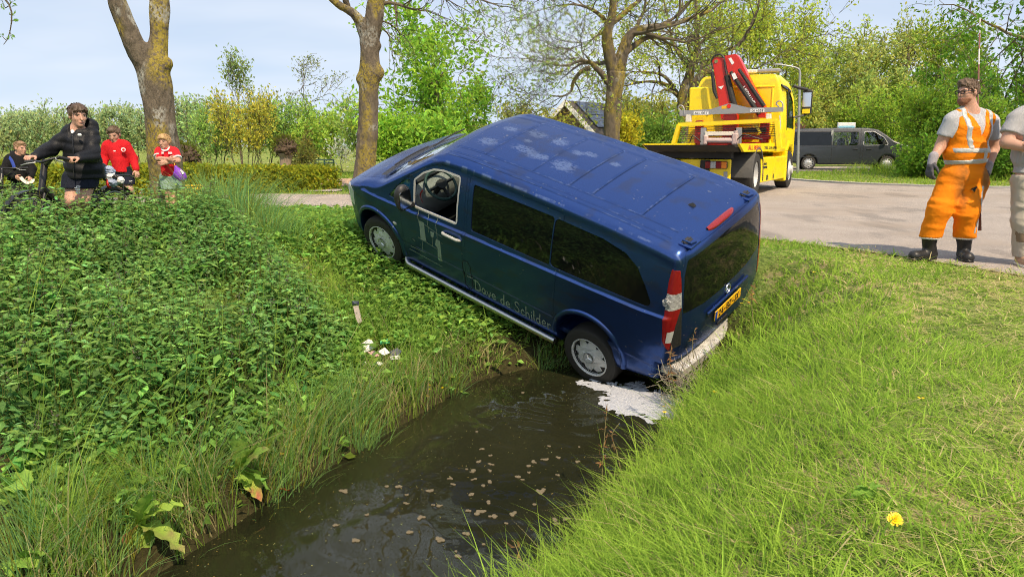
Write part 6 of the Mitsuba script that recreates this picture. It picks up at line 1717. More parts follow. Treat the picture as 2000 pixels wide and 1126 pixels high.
mat('orange_dirty', {'type': 'bumpmap', 'arbitrary': _wr, 'scale': 0.014, 'bsdf': {'type': 'twosided', 'bsdf': {'type': 'principled', 'base_color': proc(
 lambda p, n, uv: mix((0.78, 0.215, 0.006), (0.20, 0.10, 0.03), smoothstep(0.46, 0.66, fbm(p.x * 7, p.y * 7, p.z * 3.5, 4)) * smoothstep(0.30, 0.10, dr.abs(p.x - 4.60)) * smoothstep(0.34, 0.12, dr.abs(p.z - 0.80)) * 0.9)), 'roughness': 0.85, 'specular': 0.2}}})
fabric('tee_grey', (0.40, 0.41, 0.44), 0.004, spec=0.1)
fabric('tee_grey_b', (0.33, 0.33, 0.345), 0.004, spec=0.1)
plain('reflective', (0.42, 0.44, 0.44), 0.45, 0.1)
fabric('trousers_pale', (0.40, 0.36, 0.30), 0.014)
fabric('knee_pad', (0.20, 0.145, 0.095))
fabric('puffer', (0.009, 0.010, 0.013), 0.003, 0.55, 0.0, 0.25)
fabric('shorts_navy', (0.010, 0.013, 0.024))
fabric('red_jacket', (0.52, 0.012, 0.018), 0.005)
fabric('red_tee', (0.66, 0.018, 0.028), 0.005)
fabric('sage', (0.22, 0.32, 0.275), 0.004)
fabric('hoodie', (0.010, 0.010, 0.011))
plain('white_cloth', (0.74, 0.73, 0.73), 0.8)
plain('purple', (0.20, 0.035, 0.48), 0.45)
plain('boot_black', (0.018, 0.018, 0.019), 0.45)
plain('boot_tan', (0.42, 0.27, 0.17), 0.7)
plain('glove', (0.075, 0.070, 0.082), 0.8)
plain('glove_cuff', (0.30, 0.28, 0.31), 0.85)
plain('rust', (0.16, 0.060, 0.035), 0.8)
plain('brass', (0.65, 0.42, 0.10), 0.3, 1.0)
plain('bike_black', (0.012, 0.012, 0.013), 0.35)
def head_frame(face, roll=0.0):
 f = unit(face)
 s = unit(np.cross(f, [0, 0, 1.0]))
 u = np.cross(s, f)
 return s, f, u
def add_head(b, c, face, k=1.0, neck=None, nr=0.055):
 """Skull, jaw, nose, ears and neck. c: the middle of the head."""
 s, f, u = head_frame(face)
 R = np.column_stack([s, f, u])
 at = lambda x, y, z: np.asarray(c) + k * (s * x + f * y + u * z)
 b.ball(at(0, -0.012, 0.022), np.array([0.074, 0.094, 0.092]) * k, 0.02, R)
 b.ball(at(0, 0.030, -0.035), np.array([0.056, 0.060, 0.075]) * k, 0.03, R)
 b.ball(at(0, 0.062, -0.088), np.array([0.030, 0.026, 0.022]) * k, 0.025, R)
 b.ball(at(0.034, 0.058, -0.022), np.array([0.024, 0.022, 0.024]) * k, 0.015, R)
 b.ball(at(-0.034, 0.058, -0.022), np.array([0.024, 0.022, 0.024]) * k, 0.015, R)
 b.ball(at(0, 0.076, 0.024), np.array([0.050, 0.014, 0.012]) * k, 0.012, R)
 b.cone(at(0, 0.088, 0.012), at(0, 0.108, -0.028), 0.008 * k, 0.014 * k, 0.010)
 b.ball(at(0, 0.090, -0.058), np.array([0.020, 0.010, 0.008]) * k, 0.008, R)
 for e in (1, -1):
  b.ball(at(e * 0.078, -0.010, -0.005), np.array([0.012, 0.022, 0.034]) * k, 0.006, R)
 if neck is not None:
  b.cone(at(0, -0.015, -0.06), neck, nr * k, nr * 1.12 * k, 0.03)
def face_parts(key, c, face, k=1.0, smile=True):
 s, f, u = head_frame(face)
 at = lambda x, y, z: np.asarray(c) + k * (s * x + f * y + u * z)
 for e in (1, -1):
  q = trimesh.creation.icosphere(1, 1.0)
  q.vertices = (q.vertices * (0.013, 0.008, 0.006)) @ np.column_stack([s, f, u]).T * k + at(e * 0.032, 0.078, 0.006)
  put(q, 'mat_eye_dark', key, 'eye', smooth=True)
  put(tube([at(e * 0.016, 0.089, 0.021), at(e * 0.034, 0.088, 0.026), at(e * 0.052, 0.074, 0.020)], 0.004 * k, 5), 'mat_hair_brown', key, 'eyebrow', smooth=True)
 q = trimesh.creation.icosphere(1, 1.0)
 q.vertices = (q.vertices * (0.022, 0.008, 0.005)) @ np.column_stack([s, f, u]).T * k + at(0, 0.094, -0.060)
 put(q, 'mat_lips', key, 'mouth', smooth=True)
def hair(key, c, face, bsdf, k=1.0, thick=0.014, low_back=-0.045, front=0.060, seed=1, top=0.0, h=0.007, tuft=0.03, fringe=0.0):
 thick, low_back = thick * 0.55, low_back - 0.02
 s, f, u = head_frame(face)
 R = np.column_stack([s, f, u])
 at = lambda x, y, z: np.asarray(c) + k * (s * x + f * y + u * z)
 b = Blob(0.015)
 b.ball(at(0, -0.012, 0.022), (np.array([0.074, 0.094, 0.092]) + thick) * k, 0, R)
 if top:
  b.ball(at(0.01, 0.040, 0.090), np.array([0.052, 0.050, 0.020 + top]) * k, 0.03, R)
 if fringe:
  b.ball(at(-0.012, 0.072, 0.064), np.array([0.060, 0.026, 0.030]) * k, 0.02, R)
  b.ball(at(0.025, 0.074, 0.050), np.array([0.040, 0.018, 0.024]) * k, 0.02, R)
 a0, a1 = at(0, 0.080, front - fringe), at(0, -0.10, low_back)
 d = unit(a1 - a0)
 n = unit(np.cross(d, s))
 n = -n if n @ u > 0 else n
 a2 = at(0, 0.015, -0.012)
 n2 = unit(f * 0.9 + u * -0.45)
 sharp = lambda P: np.minimum((P - a0) @ n, np.maximum((P - a2) @ n2, -(P - at(0, 0, low_back)) @ u)) + 0.016 * (meshkit.noise(P * 70, seed) - 0.5) * k
 bump = lambda P: -tuft * 0.9 * (meshkit.fbm(P * np.array([46, 46, 22]) + seed, 3, seed) - 0.42) * k
 m = b.mesh(h, bump=bump, extra=sharp)
 r = np.random.default_rng(seed + 50)
 N = 150
 d = unit(r.normal(0, 1, (N * 4, 3)) @ np.column_stack([s, f, u]).T + u * 0.9)
 P0 = at(0, -0.012, 0.022) + (d @ R) * (np.array([0.074, 0.094, 0.092]) + thick * 0.9) * k @ R.T
 P0 = P0[sharp(P0) < -0.012][:N]
 o = unit(P0 - at(0, -0.012, 0.022))
 fl = unit(P0 - at(0.01, -0.07, 0.12))
 fl = unit(fl - (fl * o).sum(1, keepdims=True) * o + o * 0.18 + r.normal(0, 0.22, P0.shape))
 L = r.uniform(0.030, 0.060, (len(P0), 1)) * k
 st_ = np.stack([P0 - fl * L * 0.3, P0 + fl * L * 0.3 + o * 0.004, P0 + fl * L * 0.75 - o * 0.004], 1)
 put(cat(m, tubes(st_, np.tile([0.006, 0.0075, 0.001], (len(P0), 1)) * k, 4)), bsdf, key, 'hair', smooth=True)
def add_hand(b, wrist, d, palm, side, k=1.0, curl=0.5, spread=0.10, thumb=0.7, r=0.0085):
 """A palm with four bent fingers and a thumb. d: from the wrist towards the knuckles; palm: the way the palm faces; side: towards the thumb."""
 d, palm = unit(d), unit(np.asarray(palm) - (np.asarray(palm) @ unit(d)) * unit(d))
 sd = unit(np.asarray(side) - (np.asarray(side) @ d) * d - (np.asarray(side) @ palm) * palm)
 wrist = np.asarray(wrist, float)
 for t in (-0.028, -0.010, 0.010, 0.026):
  b.cone(wrist + sd * t * 0.7 * k, wrist + d * 0.085 * k + sd * t * 1.15 * k, 0.017 * k, 0.0135 * k, 0.012)
 for i, (t, L) in enumerate(((0.031, 0.070), (0.011, 0.080), (-0.010, 0.074), (-0.030, 0.058))):
  p = wrist + d * 0.088 * k + sd * t * 1.12 * k
  ang, pts = 0.0, [p]
  for j, fr in enumerate((0.45, 0.32, 0.25)):
   ang += curl * (0.9, 1.25, 0.9)[j] + 0.05 * i
   v = d * math.cos(ang) + palm * math.sin(ang) + sd * t * spread * 12 * max(0, math.cos(ang)) * 0.3
   pts.append(pts[-1] + unit(v) * L * fr * k)
  b.chain(pts, [r * 1.15 * k, r * 1.05 * k, r * k, r * 0.85 * k], 0.004)
 p0 = wrist + d * 0.025 * k + sd * 0.034 * k
 p1 = p0 + unit(sd * 0.8 + d * 0.8 + palm * 0.5 * thumb) * 0.035 * k
 p2 = p1 + unit(sd * (0.7 - 0.7 * thumb) + d * 0.9 + palm * thumb) * 0.030 * k
 p3 = p2 + unit(-sd * 0.4 * thumb + d * 0.9 + palm * thumb) * 0.022 * k
 b.chain([p0, p1, p2, p3], [0.015 * k, 0.0115 * k, 0.0105 * k, 0.009 * k], 0.006)
def add_torso(b, J, k=1.0, fat=1.0, depth=1.0):
 X = unit(J['shR'] - J['shL'])
 up = unit(J['neck'] - J['pelvis'])
 Y = np.cross(up, X)
 R = np.column_stack([unit(X - (X @ up) * up), unit(Y), up])
 w = np.linalg.norm(J['shR'] - J['shL'])
 ch = J['pelvis'] + (J['neck'] - J['pelvis']) * 0.68
 be = J['pelvis'] + (J['neck'] - J['pelvis']) * 0.34
 b.ball(ch, np.array([w * 0.47, 0.118 * k * depth, 0.165 * k]), 0.06, R)
 b.ball(be, np.array([w * 0.40 * fat, 0.118 * k * depth * fat, 0.16 * k]), 0.06, R)
 b.ball(J['pelvis'], np.array([w * 0.42 * (0.5 + 0.5 * fat), 0.118 * k * depth * (0.5 + 0.5 * fat), 0.13 * k]), 0.06, R)
 b.cone(J['shR'] - X * 0.02, J['shL'] + X * 0.02, 0.062 * k, 0.062 * k, 0.05)
 b.cone(J['neck'], ch, 0.060 * k, 0.10 * k, 0.05)
 for e in ('shR', 'shL'):
  b.cone(J['neck'] + (0, 0.01, 0.025 * k), J['neck'] + (J[e] - J['neck']) * 0.72 + (0, 0, 0.012 * k), 0.048 * k, 0.050 * k, 0.04)
 return R
def limb(b, pts, radii, k=0.02):
 b.chain([np.asarray(p, float) for p in pts], radii, k)
def Z6(x, y, dep):
 return at_y(1700 + x / 2.62, 130 + y / 2.62, dep)
# --- the man in orange
D = 7.72
MAN = thing('person', 'bearded man in orange hi-vis overalls, black boots and grey gloves standing on the road', 'person')
hc = Z6(497, 132, D - 0.02)
J = dict(neck=Z6(512, 228, D), shR=Z6(628, 275, D + 0.06), shL=Z6(408, 270, D - 0.03), pelvis=Z6(478, 555, D))
FACE = np.array([-0.93, -0.34, -0.06])
arms = {'L': [Z6(408, 278, D - 0.03), Z6(360, 405, D + 0.02), Z6(318, 480, D - 0.06)], 'R': [Z6(625, 285, D + 0.06), Z6(630, 420, D + 0.12), Z6(598, 525, D - 0.02)]}
legs = {'L': [Z6(412, 590, D), Z6(352, 730, D - 0.06), Z6(302, 880, D), Z6(296, 965, D + 0.02)], 'R': [Z6(532, 590, D + 0.02), Z6(492, 740, D - 0.10), Z6(478, 885, D + 0.0), Z6(474, 985, D + 0.02)]}
b = Blob(0.03)
add_head(b, hc, FACE, 1.0, J['neck'], 0.062)
add_torso(b, J, 0.92, 1.0)
for s_ in 'LR':
 limb(b, arms[s_], [0.062, 0.052, 0.036])
 limb(b, legs[s_][:3], [0.085, 0.06, 0.045])
HL, HR = arms['L'][2], arms['R'][2]
put(b.mesh(0.012), 'mat_skin', MAN, 'body', smooth=True)
face_parts(MAN, hc, FACE, 1.0, False)
hair(MAN, hc, FACE, 'mat_hair_mid', 1.0, 0.016, -0.040, 0.062, 3, 0.018, tuft=0.045)
s, f, u = head_frame(FACE)
at = lambda x, y, z: hc + s * x + f * y + u * z
b = Blob(0.02)
b.ball(at(0, 0.058, -0.084), np.array([0.050, 0.045, 0.040]), 0.02, np.column_stack([s, f, u])).ball(at(0, 0.03, -0.062), np.array([0.064, 0.060, 0.045]), 0.02, np.column_stack([s, f, u]))
put(b.mesh(0.009, bump=lambda P: 0.010 * (meshkit.noise(P * 80) - 0.5), extra=lambda P: np.maximum((P - at(0, 0.0, -0.052)) @ u - 0.35 * np.maximum(-((P - at(0, 0.03, 0)) @ f), 0), (at(0, -0.02, 0) - P) @ f)), 'mat_hair_ginger', MAN, 'beard', smooth=True)
plain('hair_ginger', (0.20, 0.085, 0.045), 0.7)
gl = []
for e in (1, -1):
 ring = [at(e * 0.034 + 0.024 * math.cos(t), 0.100, 0.004 + 0.018 * math.sin(t)) for t in np.linspace(0, 2 * math.pi, 17)]
 gl.append(tube(ring, 0.0042, 5, cap=False))
 gl.append(tube([at(e * 0.058, 0.098, 0.010), at(e * 0.082, 0.04, 0.012), at(e * 0.084, -0.02, 0.006)], 0.0045, 5))
gl.append(tube([at(0.012, 0.103, 0.008), at(-0.012, 0.103, 0.008)], 0.004, 5))
put(cat(gl), 'mat_bike_black', MAN, 'glasses', smooth=True)
def torso_blob(k, fat, J, arms_, ar, d=1.0, sleeve=0.62):
 b = Blob(0.03)
 add_torso(b, J, k, fat, d)
 for s_ in 'LR':
  a, e = np.asarray(arms_[s_][0]), np.asarray(arms_[s_][1])
  w = np.asarray(arms_[s_][2])
  if sleeve <= 1:
   b.cone(a, a + (e - a) * sleeve, ar[0], ar[1], 0.035)
  else:
   b.chain([a, e, e + (w - e) * (sleeve - 1)], [ar[0], ar[1], ar[2]], 0.03)
 return b
tee = torso_blob(0.98, 1.12, J, arms, (0.056, 0.074), 1.14)
nk = J['neck'] + (0, 0, 0.012)
cutsl = []
for s_ in 'LR':
 a, e = arms[s_][0], arms[s_][1]
 dd = unit(e - a)
 cutsl.append((a + dd * np.linalg.norm(e - a) * 0.60, dd, 1 if s_ == 'R' else -1))
def sleeve_cut(P, cuts=cutsl, J=J):
 out = np.full(P.shape[:-1], -1.0)
 mid = (J['shL'] + J['shR']) / 2
 X = unit(J['shR'] - J['shL'])
 for c, dd, sg in cuts:
  near = ((P - mid) @ X) * sg > np.linalg.norm(J['shR'] - J['shL']) * 0.40
  out = np.where(near, np.maximum(out, (P - c) @ dd), out)
 return np.maximum(out, (P - J['neck'] - np.array([0, 0, 0.030])) @ np.array([0, -0.35, 0.94]))
put(tee.mesh(0.012, grow=0.004, extra=sleeve_cut), 'mat_tee_grey', MAN, 'shirt', smooth=True)
# overalls: trousers, bib with a deep V, reflective bands
tr = Blob(0.04)
add_torso(tr, J, 1.08, 1.14, 1.20)
ctr = (J['shL'] + J['shR']) / 2
X_ = unit(J['shR'] - J['shL'])
for s_ in 'LR':
 limb(tr, [legs[s_][0], legs[s_][1], legs[s_][2]], [0.128, 0.108, 0.105], 0.05)
zV, zT = Z6(480, 362, D)[2], J['neck'][2]
zw = Z6(480, 483, D)[2]
def bib(P):
 xx = (P - ctr) @ X_
 z = P[..., 2]
 v = np.interp(z, [zw, zV - 0.01, zV, zT + 0.02, zT + 0.2], [-0.2, -0.2, 0.0, 0.110, 0.110])
 vmid = 0.005
 inner = np.where(z > zV - 0.01, v - np.abs(xx - vmid), -1.0)
 outer = np.abs(xx - vmid) - np.interp(z, [zV - 0.25, zV - 0.08, zV + 0.12, zT + 0.10], [0.4, 0.27, 0.215, 0.195])
 return np.maximum(np.maximum(inner, outer), z - zT - 0.075)
folds = lambda P: 0.020 * (meshkit.fbm(P * np.array([5.5, 5.5, 11.0]) + 4, 3, 8) - 0.5) - 0.045 * np.clip(meshkit.fbm((P + 0.06 * P[..., [2, 2, 0]] * (1, 0, 1)) * np.array([4.0, 4.0, 15.0]) + 9, 2, 5) - 0.55, 0, 1)
wide = lambda P: np.maximum(bib(P), -1)
ov = tr.mesh(0.0135, bump=folds, extra=lambda P: np.maximum(np.where(P[..., 2] > zw - 0.02, bib(P), -1.0), Z6(300, 868, D)[2] - 0.012 - P[..., 2]))
put(ov, 'mat_orange_dirty', MAN, 'overalls', smooth=True)
def band(blob, grow, keep, name, m='mat_reflective', parent=MAN + '__overalls', h=0.0135, bump=folds):
 q = blob.mesh(h, bump=bump, grow=grow, extra=keep)
 if len(q.faces):
  put(q, m, parent, name, smooth=True)
up_ = lambda P: P[..., 2]
xof = lambda P: (P - ctr) @ X_ - 0.005
band(tr, 0.006, lambda P: np.maximum(np.abs(up_(P) - zw - 0.012 * xof(P) / 0.2) - 0.024, 0.0 * up_(P) - 1), 'reflective_belt')
zc = Z6(480, 430, D)[2]
band(tr, 0.006, lambda P: np.maximum(np.abs(up_(P) - zc) - 0.025, np.abs(xof(P)) - 0.235), 'reflective_belt')
for e in (1, -1):
 band(tr, 0.006, lambda P, e=e: np.maximum(np.maximum(np.abs(xof(P) - e * np.interp(up_(P), [zc, zV, zT + 0.08], [0.10, 0.135, 0.155])) - 0.026, bib(P)), zc - up_(P)), 'reflective_strap')
band(tr, 0.006, lambda P: np.maximum(np.maximum(np.abs(xof(P) - 0.055) - 0.026, up_(P) - zc), zw - up_(P)), 'reflective_strap')
lg = Blob(0.03)
limb(lg, [legs['R'][0], legs['R'][1], legs['R'][2]], [0.128, 0.108, 0.105])
band(lg, 0.005, lambda P: np.maximum(np.abs((P - legs['R'][1]) @ X_ - 0.09 - 0.06 * (P[..., 2] - legs['R'][1][2])) - 0.014, np.maximum(P[..., 2] - Z6(0, 600, D)[2], Z6(0, 850, D)[2] - P[..., 2])), 'reflective_stripe')
for s_ in 'LR':
 hem = Blob(0.02)
 limb(hem, [legs[s_][1], legs[s_][2] - (0, 0, 0.02)], [0.10, 0.098])
 put(hem.mesh(0.011, extra=lambda P, s_=s_: np.maximum(P[..., 2] - Z6(300, 862, D)[2], Z6(300, 880, D)[2] - P[..., 2])), 'mat_white_cloth', MAN, 'trouser_lining', smooth=True)
 an, ft = legs[s_][2], legs[s_][3]
 toe = np.array([-0.95, -0.30, 0]) if s_ == 'L' else np.array([-0.30, -0.95, 0])
 toe = unit(toe)
 g0 = np.array([ft[0], ft[1], 0.006])
 bt = Blob(0.03)
 bt.cone(an + (0, 0, 0.03), g0 + (0, 0, 0.13), 0.078, 0.062).cone(g0 + (0, 0, 0.10) - toe * 0.02, g0 + (0, 0, 0.055) - toe * 0.045, 0.058, 0.050).cone(g0 + (0, 0, 0.055) - toe * 0.04, g0 + (0, 0, 0.05) + toe * 0.18, 0.052, 0.050).ball(g0 + toe * 0.17 + (0, 0, 0.045), (0.055, 0.055, 0.042))
 bt.cut(g0, (0, 0, -1)).cut(an + (0, 0, 0.045), (0, 0, 1))
 kb = put(bt.mesh(0.010), 'mat_boot_black', MAN, 'boot', smooth=True)
 so = Blob(0.02)
 so.cone(g0 + (0, 0, 0.02) - toe * 0.045, g0 + (0, 0, 0.02) + toe * 0.19, 0.054, 0.055).cut(g0 + (0, 0, 0.026), (0, 0, 1)).cut(g0, (0, 0, -1))
 put(so.mesh(0.010), 'mat_bike_black', kb, 'sole', smooth=30)
for s_, dirn, palm, side, curl in (('L', (-0.25, -0.15, -1), (0.9, 0.2, 0), (0.1, -1, 0), 0.42), ('R', (-0.30, -0.25, -1), (-0.75, 0.4, 0.1), (-0.5, -0.9, 0.1), 0.85)):
 w = arms[s_][2]
 gb = Blob(0.012)
 add_hand(gb, w + unit(np.array(dirn)) * 0.02, dirn, palm, side, 1.12, curl, r=0.0105)
 gb.cone(w - unit(np.array(dirn)) * 0.02, w + unit(np.array(dirn)) * 0.06, 0.040, 0.038)
 kg = put(gb.mesh(0.0065), 'mat_glove', MAN, 'glove', smooth=True)
 cb = Blob(0.01)
 cb.cone(w - unit(np.array(dirn)) * 0.045, w + unit(np.array(dirn)) * 0.035, 0.045, 0.042)
 put(cb.mesh(0.009), 'mat_glove_cuff', kg, 'cuff', smooth=True)
# the tool in his left hand
TOOL = thing('hook_bar', 'rusty iron bar with a black grip held down by the man in orange', 'tool')
ha = arms['R'][2] + unit(np.array([-0.30, -0.25, -1])) * 0.11 + np.array([-0.04, 0.0, 0])
t0, t1, t2 = Z6(560, 590, ha[1]), Z6(562, 650, ha[1] - 0.02), Z6(560, 838, ha[1] - 0.02)
put(tube([t0 + (0.005, 0, 0.05), t0, t1], 0.017, 10), 'mat_bike_black', TOOL, 'grip', smooth=40)
put(tube([t1, t1 + (t2 - t1) * 0.45, t1 + (t2 - t1) * 0.52, t2], [0.013, 0.013, 0.010, 0.016], 8), 'mat_rust', TOOL, 'bar', smooth=40)
c0, c1 = Z6(562, 598, ha[1] - 0.04), Z6(520, 638, ha[1] - 0.09)
kt = put(tube([c0, c1], 0.024, 12), 'mat_bike_black', TOOL, 'handle', smooth=40)
put(tube([c1, c1 + unit(c1 - c0) * 0.014], 0.0215, 12), 'mat_brass', kt, 'end_cap', smooth=40)
# --- the man in a grey T-shirt at the right edge
D = 7.35
MAN2 = thing('person', 'man in grey T-shirt and dirty pale work trousers, cut off at the right edge', 'person')
hc = Z6(838, 120, D)
J = dict(neck=Z6(838, 215, D), shR=Z6(945, 262, D + 0.08), shL=Z6(735, 262, D - 0.02), pelvis=Z6(835, 560, D))
FACE = np.array([-0.8, -0.55, -0.1])
arms = {'L': [Z6(738, 272, D - 0.02), Z6(697, 388, D - 0.05), Z6(835, 425, D - 0.24)], 'R': [Z6(945, 275, D + 0.08), Z6(985, 400, D + 0.02), Z6(850, 405, D - 0.24)]}
legs = {'L': [Z6(790, 590, D), Z6(783, 790, D - 0.03), Z6(778, 965, D + 0.02)], 'R': [Z6(885, 590, D + 0.03), Z6(890, 790, D + 0.02), Z6(895, 965, D + 0.06)]}
b = Blob(0.03)
add_head(b, hc, FACE, 1.0, J['neck'], 0.062)
add_torso(b, J, 0.92, 1.0)
for s_ in 'LR':
 limb(b, arms[s_], [0.066, 0.056, 0.036])
 limb(b, legs[s_], [0.085, 0.06, 0.045])
add_hand(b, arms['L'][2], arms['L'][2] - arms['L'][1], (0, 1, 0.1), (0, 0, 1), 1.0, 0.5)
add_hand(b, arms['R'][2], arms['R'][2] - arms['R'][1], (0, 1, 0.1), (0, 0, 1), 1.0, 0.5)
put(b.mesh(0.012), 'mat_skin', MAN2, 'body', smooth=True)
face_parts(MAN2, hc, FACE, 1.0, False)
hair(MAN2, hc, FACE, 'mat_hair_mid', 1.0, 0.012, -0.04, 0.06, 5)
tee = torso_blob(1.00, 1.14, J, arms, (0.060, 0.082), 1.14)
cuts2 = [(arms[s_][0] + (arms[s_][1] - arms[s_][0]) * 0.62, unit(arms[s_][1] - arms[s_][0]), 1 if s_ == 'R' else -1) for s_ in 'LR']
put(tee.mesh(0.012, grow=0.004, bump=lambda P: 0.016 * (meshkit.fbm(P * np.array([6, 6, 12.0]), 3, 3) - 0.5), extra=lambda P: np.maximum(sleeve_cut(P, cuts2, J), Z6(0, 545, D)[2] - P[..., 2])), 'mat_tee_grey_b', MAN2, 'shirt', smooth=True)
tr2 = Blob(0.04)
add_torso(tr2, J, 0.98, 1.02, 1.05)
for s_ in 'LR':
 limb(tr2, legs[s_], [0.118, 0.098, 0.090], 0.05)
kt = put(tr2.mesh(0.012, bump=folds, extra=lambda P: np.maximum(P[..., 2] - Z6(0, 552, D)[2], 0.09 - P[..., 2])), 'mat_trousers_pale', MAN2, 'trousers', smooth=True)
for s_ in 'LR':
 kp_ = legs[s_][1]
 pd = Blob(0.02)
 limb(pd, [kp_ + (0, 0, 0.02), kp_ + (legs[s_][2] - kp_) * 0.55], [0.106, 0.100])
 put(pd.mesh(0.012, extra=lambda P, kp_=kp_: np.maximum(np.maximum((P[..., 2] - kp_[2] - 0.0), kp_[2] - 0.20 - P[..., 2]), P[..., 1] - kp_[1] + 0.01)), 'mat_knee_pad', kt, 'knee_patch', smooth=True)
 ft = np.array([legs[s_][2][0], legs[s_][2][1], 0.006])
 toe = unit(np.array([-0.25, -0.95, 0]))
 bt = Blob(0.03)
 bt.cone(ft + (0, 0, 0.14), ft + (0, 0, 0.09), 0.058, 0.055).cone(ft + (0, 0, 0.05) - toe * 0.03, ft + (0, 0, 0.05) + toe * 0.18, 0.052, 0.050).cut(ft, (0, 0, -1))
 kb = put(bt.mesh(0.010), 'mat_boot_tan', MAN2, 'boot', smooth=True)
 so = Blob(0.02)
 so.cone(ft + (0, 0, 0.02) - toe * 0.04, ft + (0, 0, 0.02) + toe * 0.19, 0.056, 0.056).cut(ft + (0, 0, 0.024), (0, 0, 1)).cut(ft, (0, 0, -1))
 put(so.mesh(0.010), 'mat_cream', kb, 'sole', smooth=30)
# --- the boy in the black padded jacket with his bicycle
def Z7(x, y, dep):
 return at_y(x / 4.6905, 180 + y / 4.6905, dep)
D = 8.05
BOY = thing('person', 'smiling boy in a long black padded jacket and dark shorts holding a bicycle', 'person')
hc = Z7(716, 218, D - 0.03)
J = dict(neck=Z7(702, 345, D), shR=Z7(838, 395, D + 0.04), shL=Z7(615, 392, D - 0.02), pelvis=Z7(745, 760, D + 0.02))
FACE = np.array([0.72, -0.68, -0.10])
arms = {'L': [Z7(612, 405, D - 0.03), Z7(465, 520, D - 0.12), Z7(318, 592, D - 0.40)], 'R': [Z7(845, 405, D + 0.02), Z7(850, 580, D - 0.12), Z7(712, 606, D - 0.36)]}
legs = {'L': [Z7(675, 800, D), Z7(655, 990, D - 0.10), Z7(665, 1230, D + 0.05), Z7(660, 1440, D + 0.05)], 'R': [Z7(800, 800, D + 0.02), Z7(765, 990, D - 0.08), Z7(790, 1230, D + 0.08), Z7(795, 1450, D + 0.08)]}
b = Blob(0.025)
add_head(b, hc, FACE, 0.98, J['neck'], 0.052)
add_torso(b, J, 0.80, 0.85)
for s_ in 'LR':
 limb(b, arms[s_], [0.045, 0.040, 0.028])
 limb(b, legs[s_], [0.082, 0.062, 0.055, 0.035])
 b.cone(legs[s_][3], legs[s_][3] + (0.03, -0.14, -0.03), 0.038, 0.034)
gL, gR = Z7(245, 622, D - 0.50), Z7(632, 618, D - 0.46)
add_hand(b, arms['L'][2], gL - arms['L'][2] + np.array([0, 0, 0.03]), (0, 0.2, -1), (0.3, -1, 0), 0.95, 0.9)
add_hand(b, arms['R'][2], gR - arms['R'][2] + np.array([0, 0, 0.02]), (0, 0.2, -1), (-0.3, -1, 0), 0.95, 0.9)
put(b.mesh(0.0100), 'mat_skin', BOY, 'body', smooth=True)
face_parts(BOY, hc, FACE, 0.98)
hair(BOY, hc, FACE, 'mat_hair_brown', 0.98, 0.018, -0.005, 0.062, 7, 0.010, tuft=0.034, fringe=0.014)
ct = Blob(0.035)
add_torso(ct, J, 0.92, 1.0, 1.25)
ct.ball((J['pelvis'] + J['neck']) / 2 + (0.01, 0.02, -0.02), (0.165, 0.150, 0.31), 0.06)
ct.ball(J['pelvis'] + (0.03, 0.03, 0.03), (0.178, 0.16, 0.22), 0.06)
for s_ in 'LR':
 ct.chain([arms[s_][0], arms[s_][1], arms[s_][1] + (arms[s_][2] - arms[s_][1]) * 0.93], [0.070, 0.064, 0.046], 0.03)
ct.ball(J['neck'] + (0.055, 0.085, 0.035), (0.125, 0.085, 0.085), 0.03)
ct.ball(J['neck'] + (-0.05, 0.02, 0.005), (0.075, 0.065, 0.060), 0.03)
ct.hole(J['neck'] + (-0.005, -0.14, -0.06), J['neck'] + (0.01, -0.05, 0.10), 0.030, 0.062)
ct.hole(hc + (0, 0, -0.05), hc + (0.0, 0, 0.1), 0.094, 0.11)
hemz = Z7(0, 795, D)[2]
quilt = lambda P: -0.011 * np.abs(np.sin((P[..., 2] - 0.02 * np.sin(P[..., 0] * 9)) * math.pi / 0.098)) + 0.016 * (meshkit.fbm(P * 12, 3, 5) - 0.5)
kj = put(ct.mesh(0.0105, bump=quilt, extra=lambda P: hemz - 0.03 * ((P[..., 0] - J['pelvis'][0]) > 0) * 0 - P[..., 2]), 'mat_puffer', BOY, 'padded_jacket', smooth=True)
q = trimesh.creation.icosphere(2, 1.0)
q.vertices = q.vertices * (0.020, 0.012, 0.016) + Z7(730, 391, D - 0.165)
put(q, 'mat_white_cloth', kj, 'badge', smooth=True)
wt = Blob(0.02)
wt.cone(J['neck'] + (-0.005, -0.02, -0.01), J['neck'] + (-0.015, -0.085, -0.13), 0.050, 0.035)
put(wt.mesh(0.010), 'mat_white_cloth', BOY, 'shirt', smooth=True)
zip_ = spline([Z7(662, 395, D - 0.16), Z7(668, 470, D - 0.175), Z7(672, 600, D - 0.19), Z7(675, 780, D - 0.185)], 20)
put(tube(zip_, 0.0055, 5), 'mat_bike_black', kj, 'zip', smooth=True)
sh = Blob(0.03)
sh.ball(J['pelvis'] + (0, 0, -0.02), (0.165, 0.13, 0.13))
for s_ in 'LR':
 limb(sh, [legs[s_][0], legs[s_][0] + (legs[s_][1] - legs[s_][0]) * 0.75], [0.112, 0.108])
shz = Z7(0, 878, D)[2]
ks = put(sh.mesh(0.012, extra=lambda P: shz - P[..., 2]), 'mat_shorts_navy', BOY, 'shorts', smooth=True)
def text_on(t, h_, origin, right, up2, w_=None, depth=0.003):
 m = meshkit.text_mesh(t, h_, depth, bold=True)
 x = m.vertices[:, :1] - m.vertices[:, 0].min()
 if w_:
  x = x * w_ / x.max()
 r_2, u_2 = unit(right), unit(up2)
 return trimesh.Trimesh(np.asarray(origin) + x * r_2 + m.vertices[:, 1:2] * u_2 + m.vertices[:, 2:3] * np.cross(r_2, u_2), m.faces, process=False)
o = legs['R'][0] + (legs['R'][1] - legs['R'][0]) * 0.60
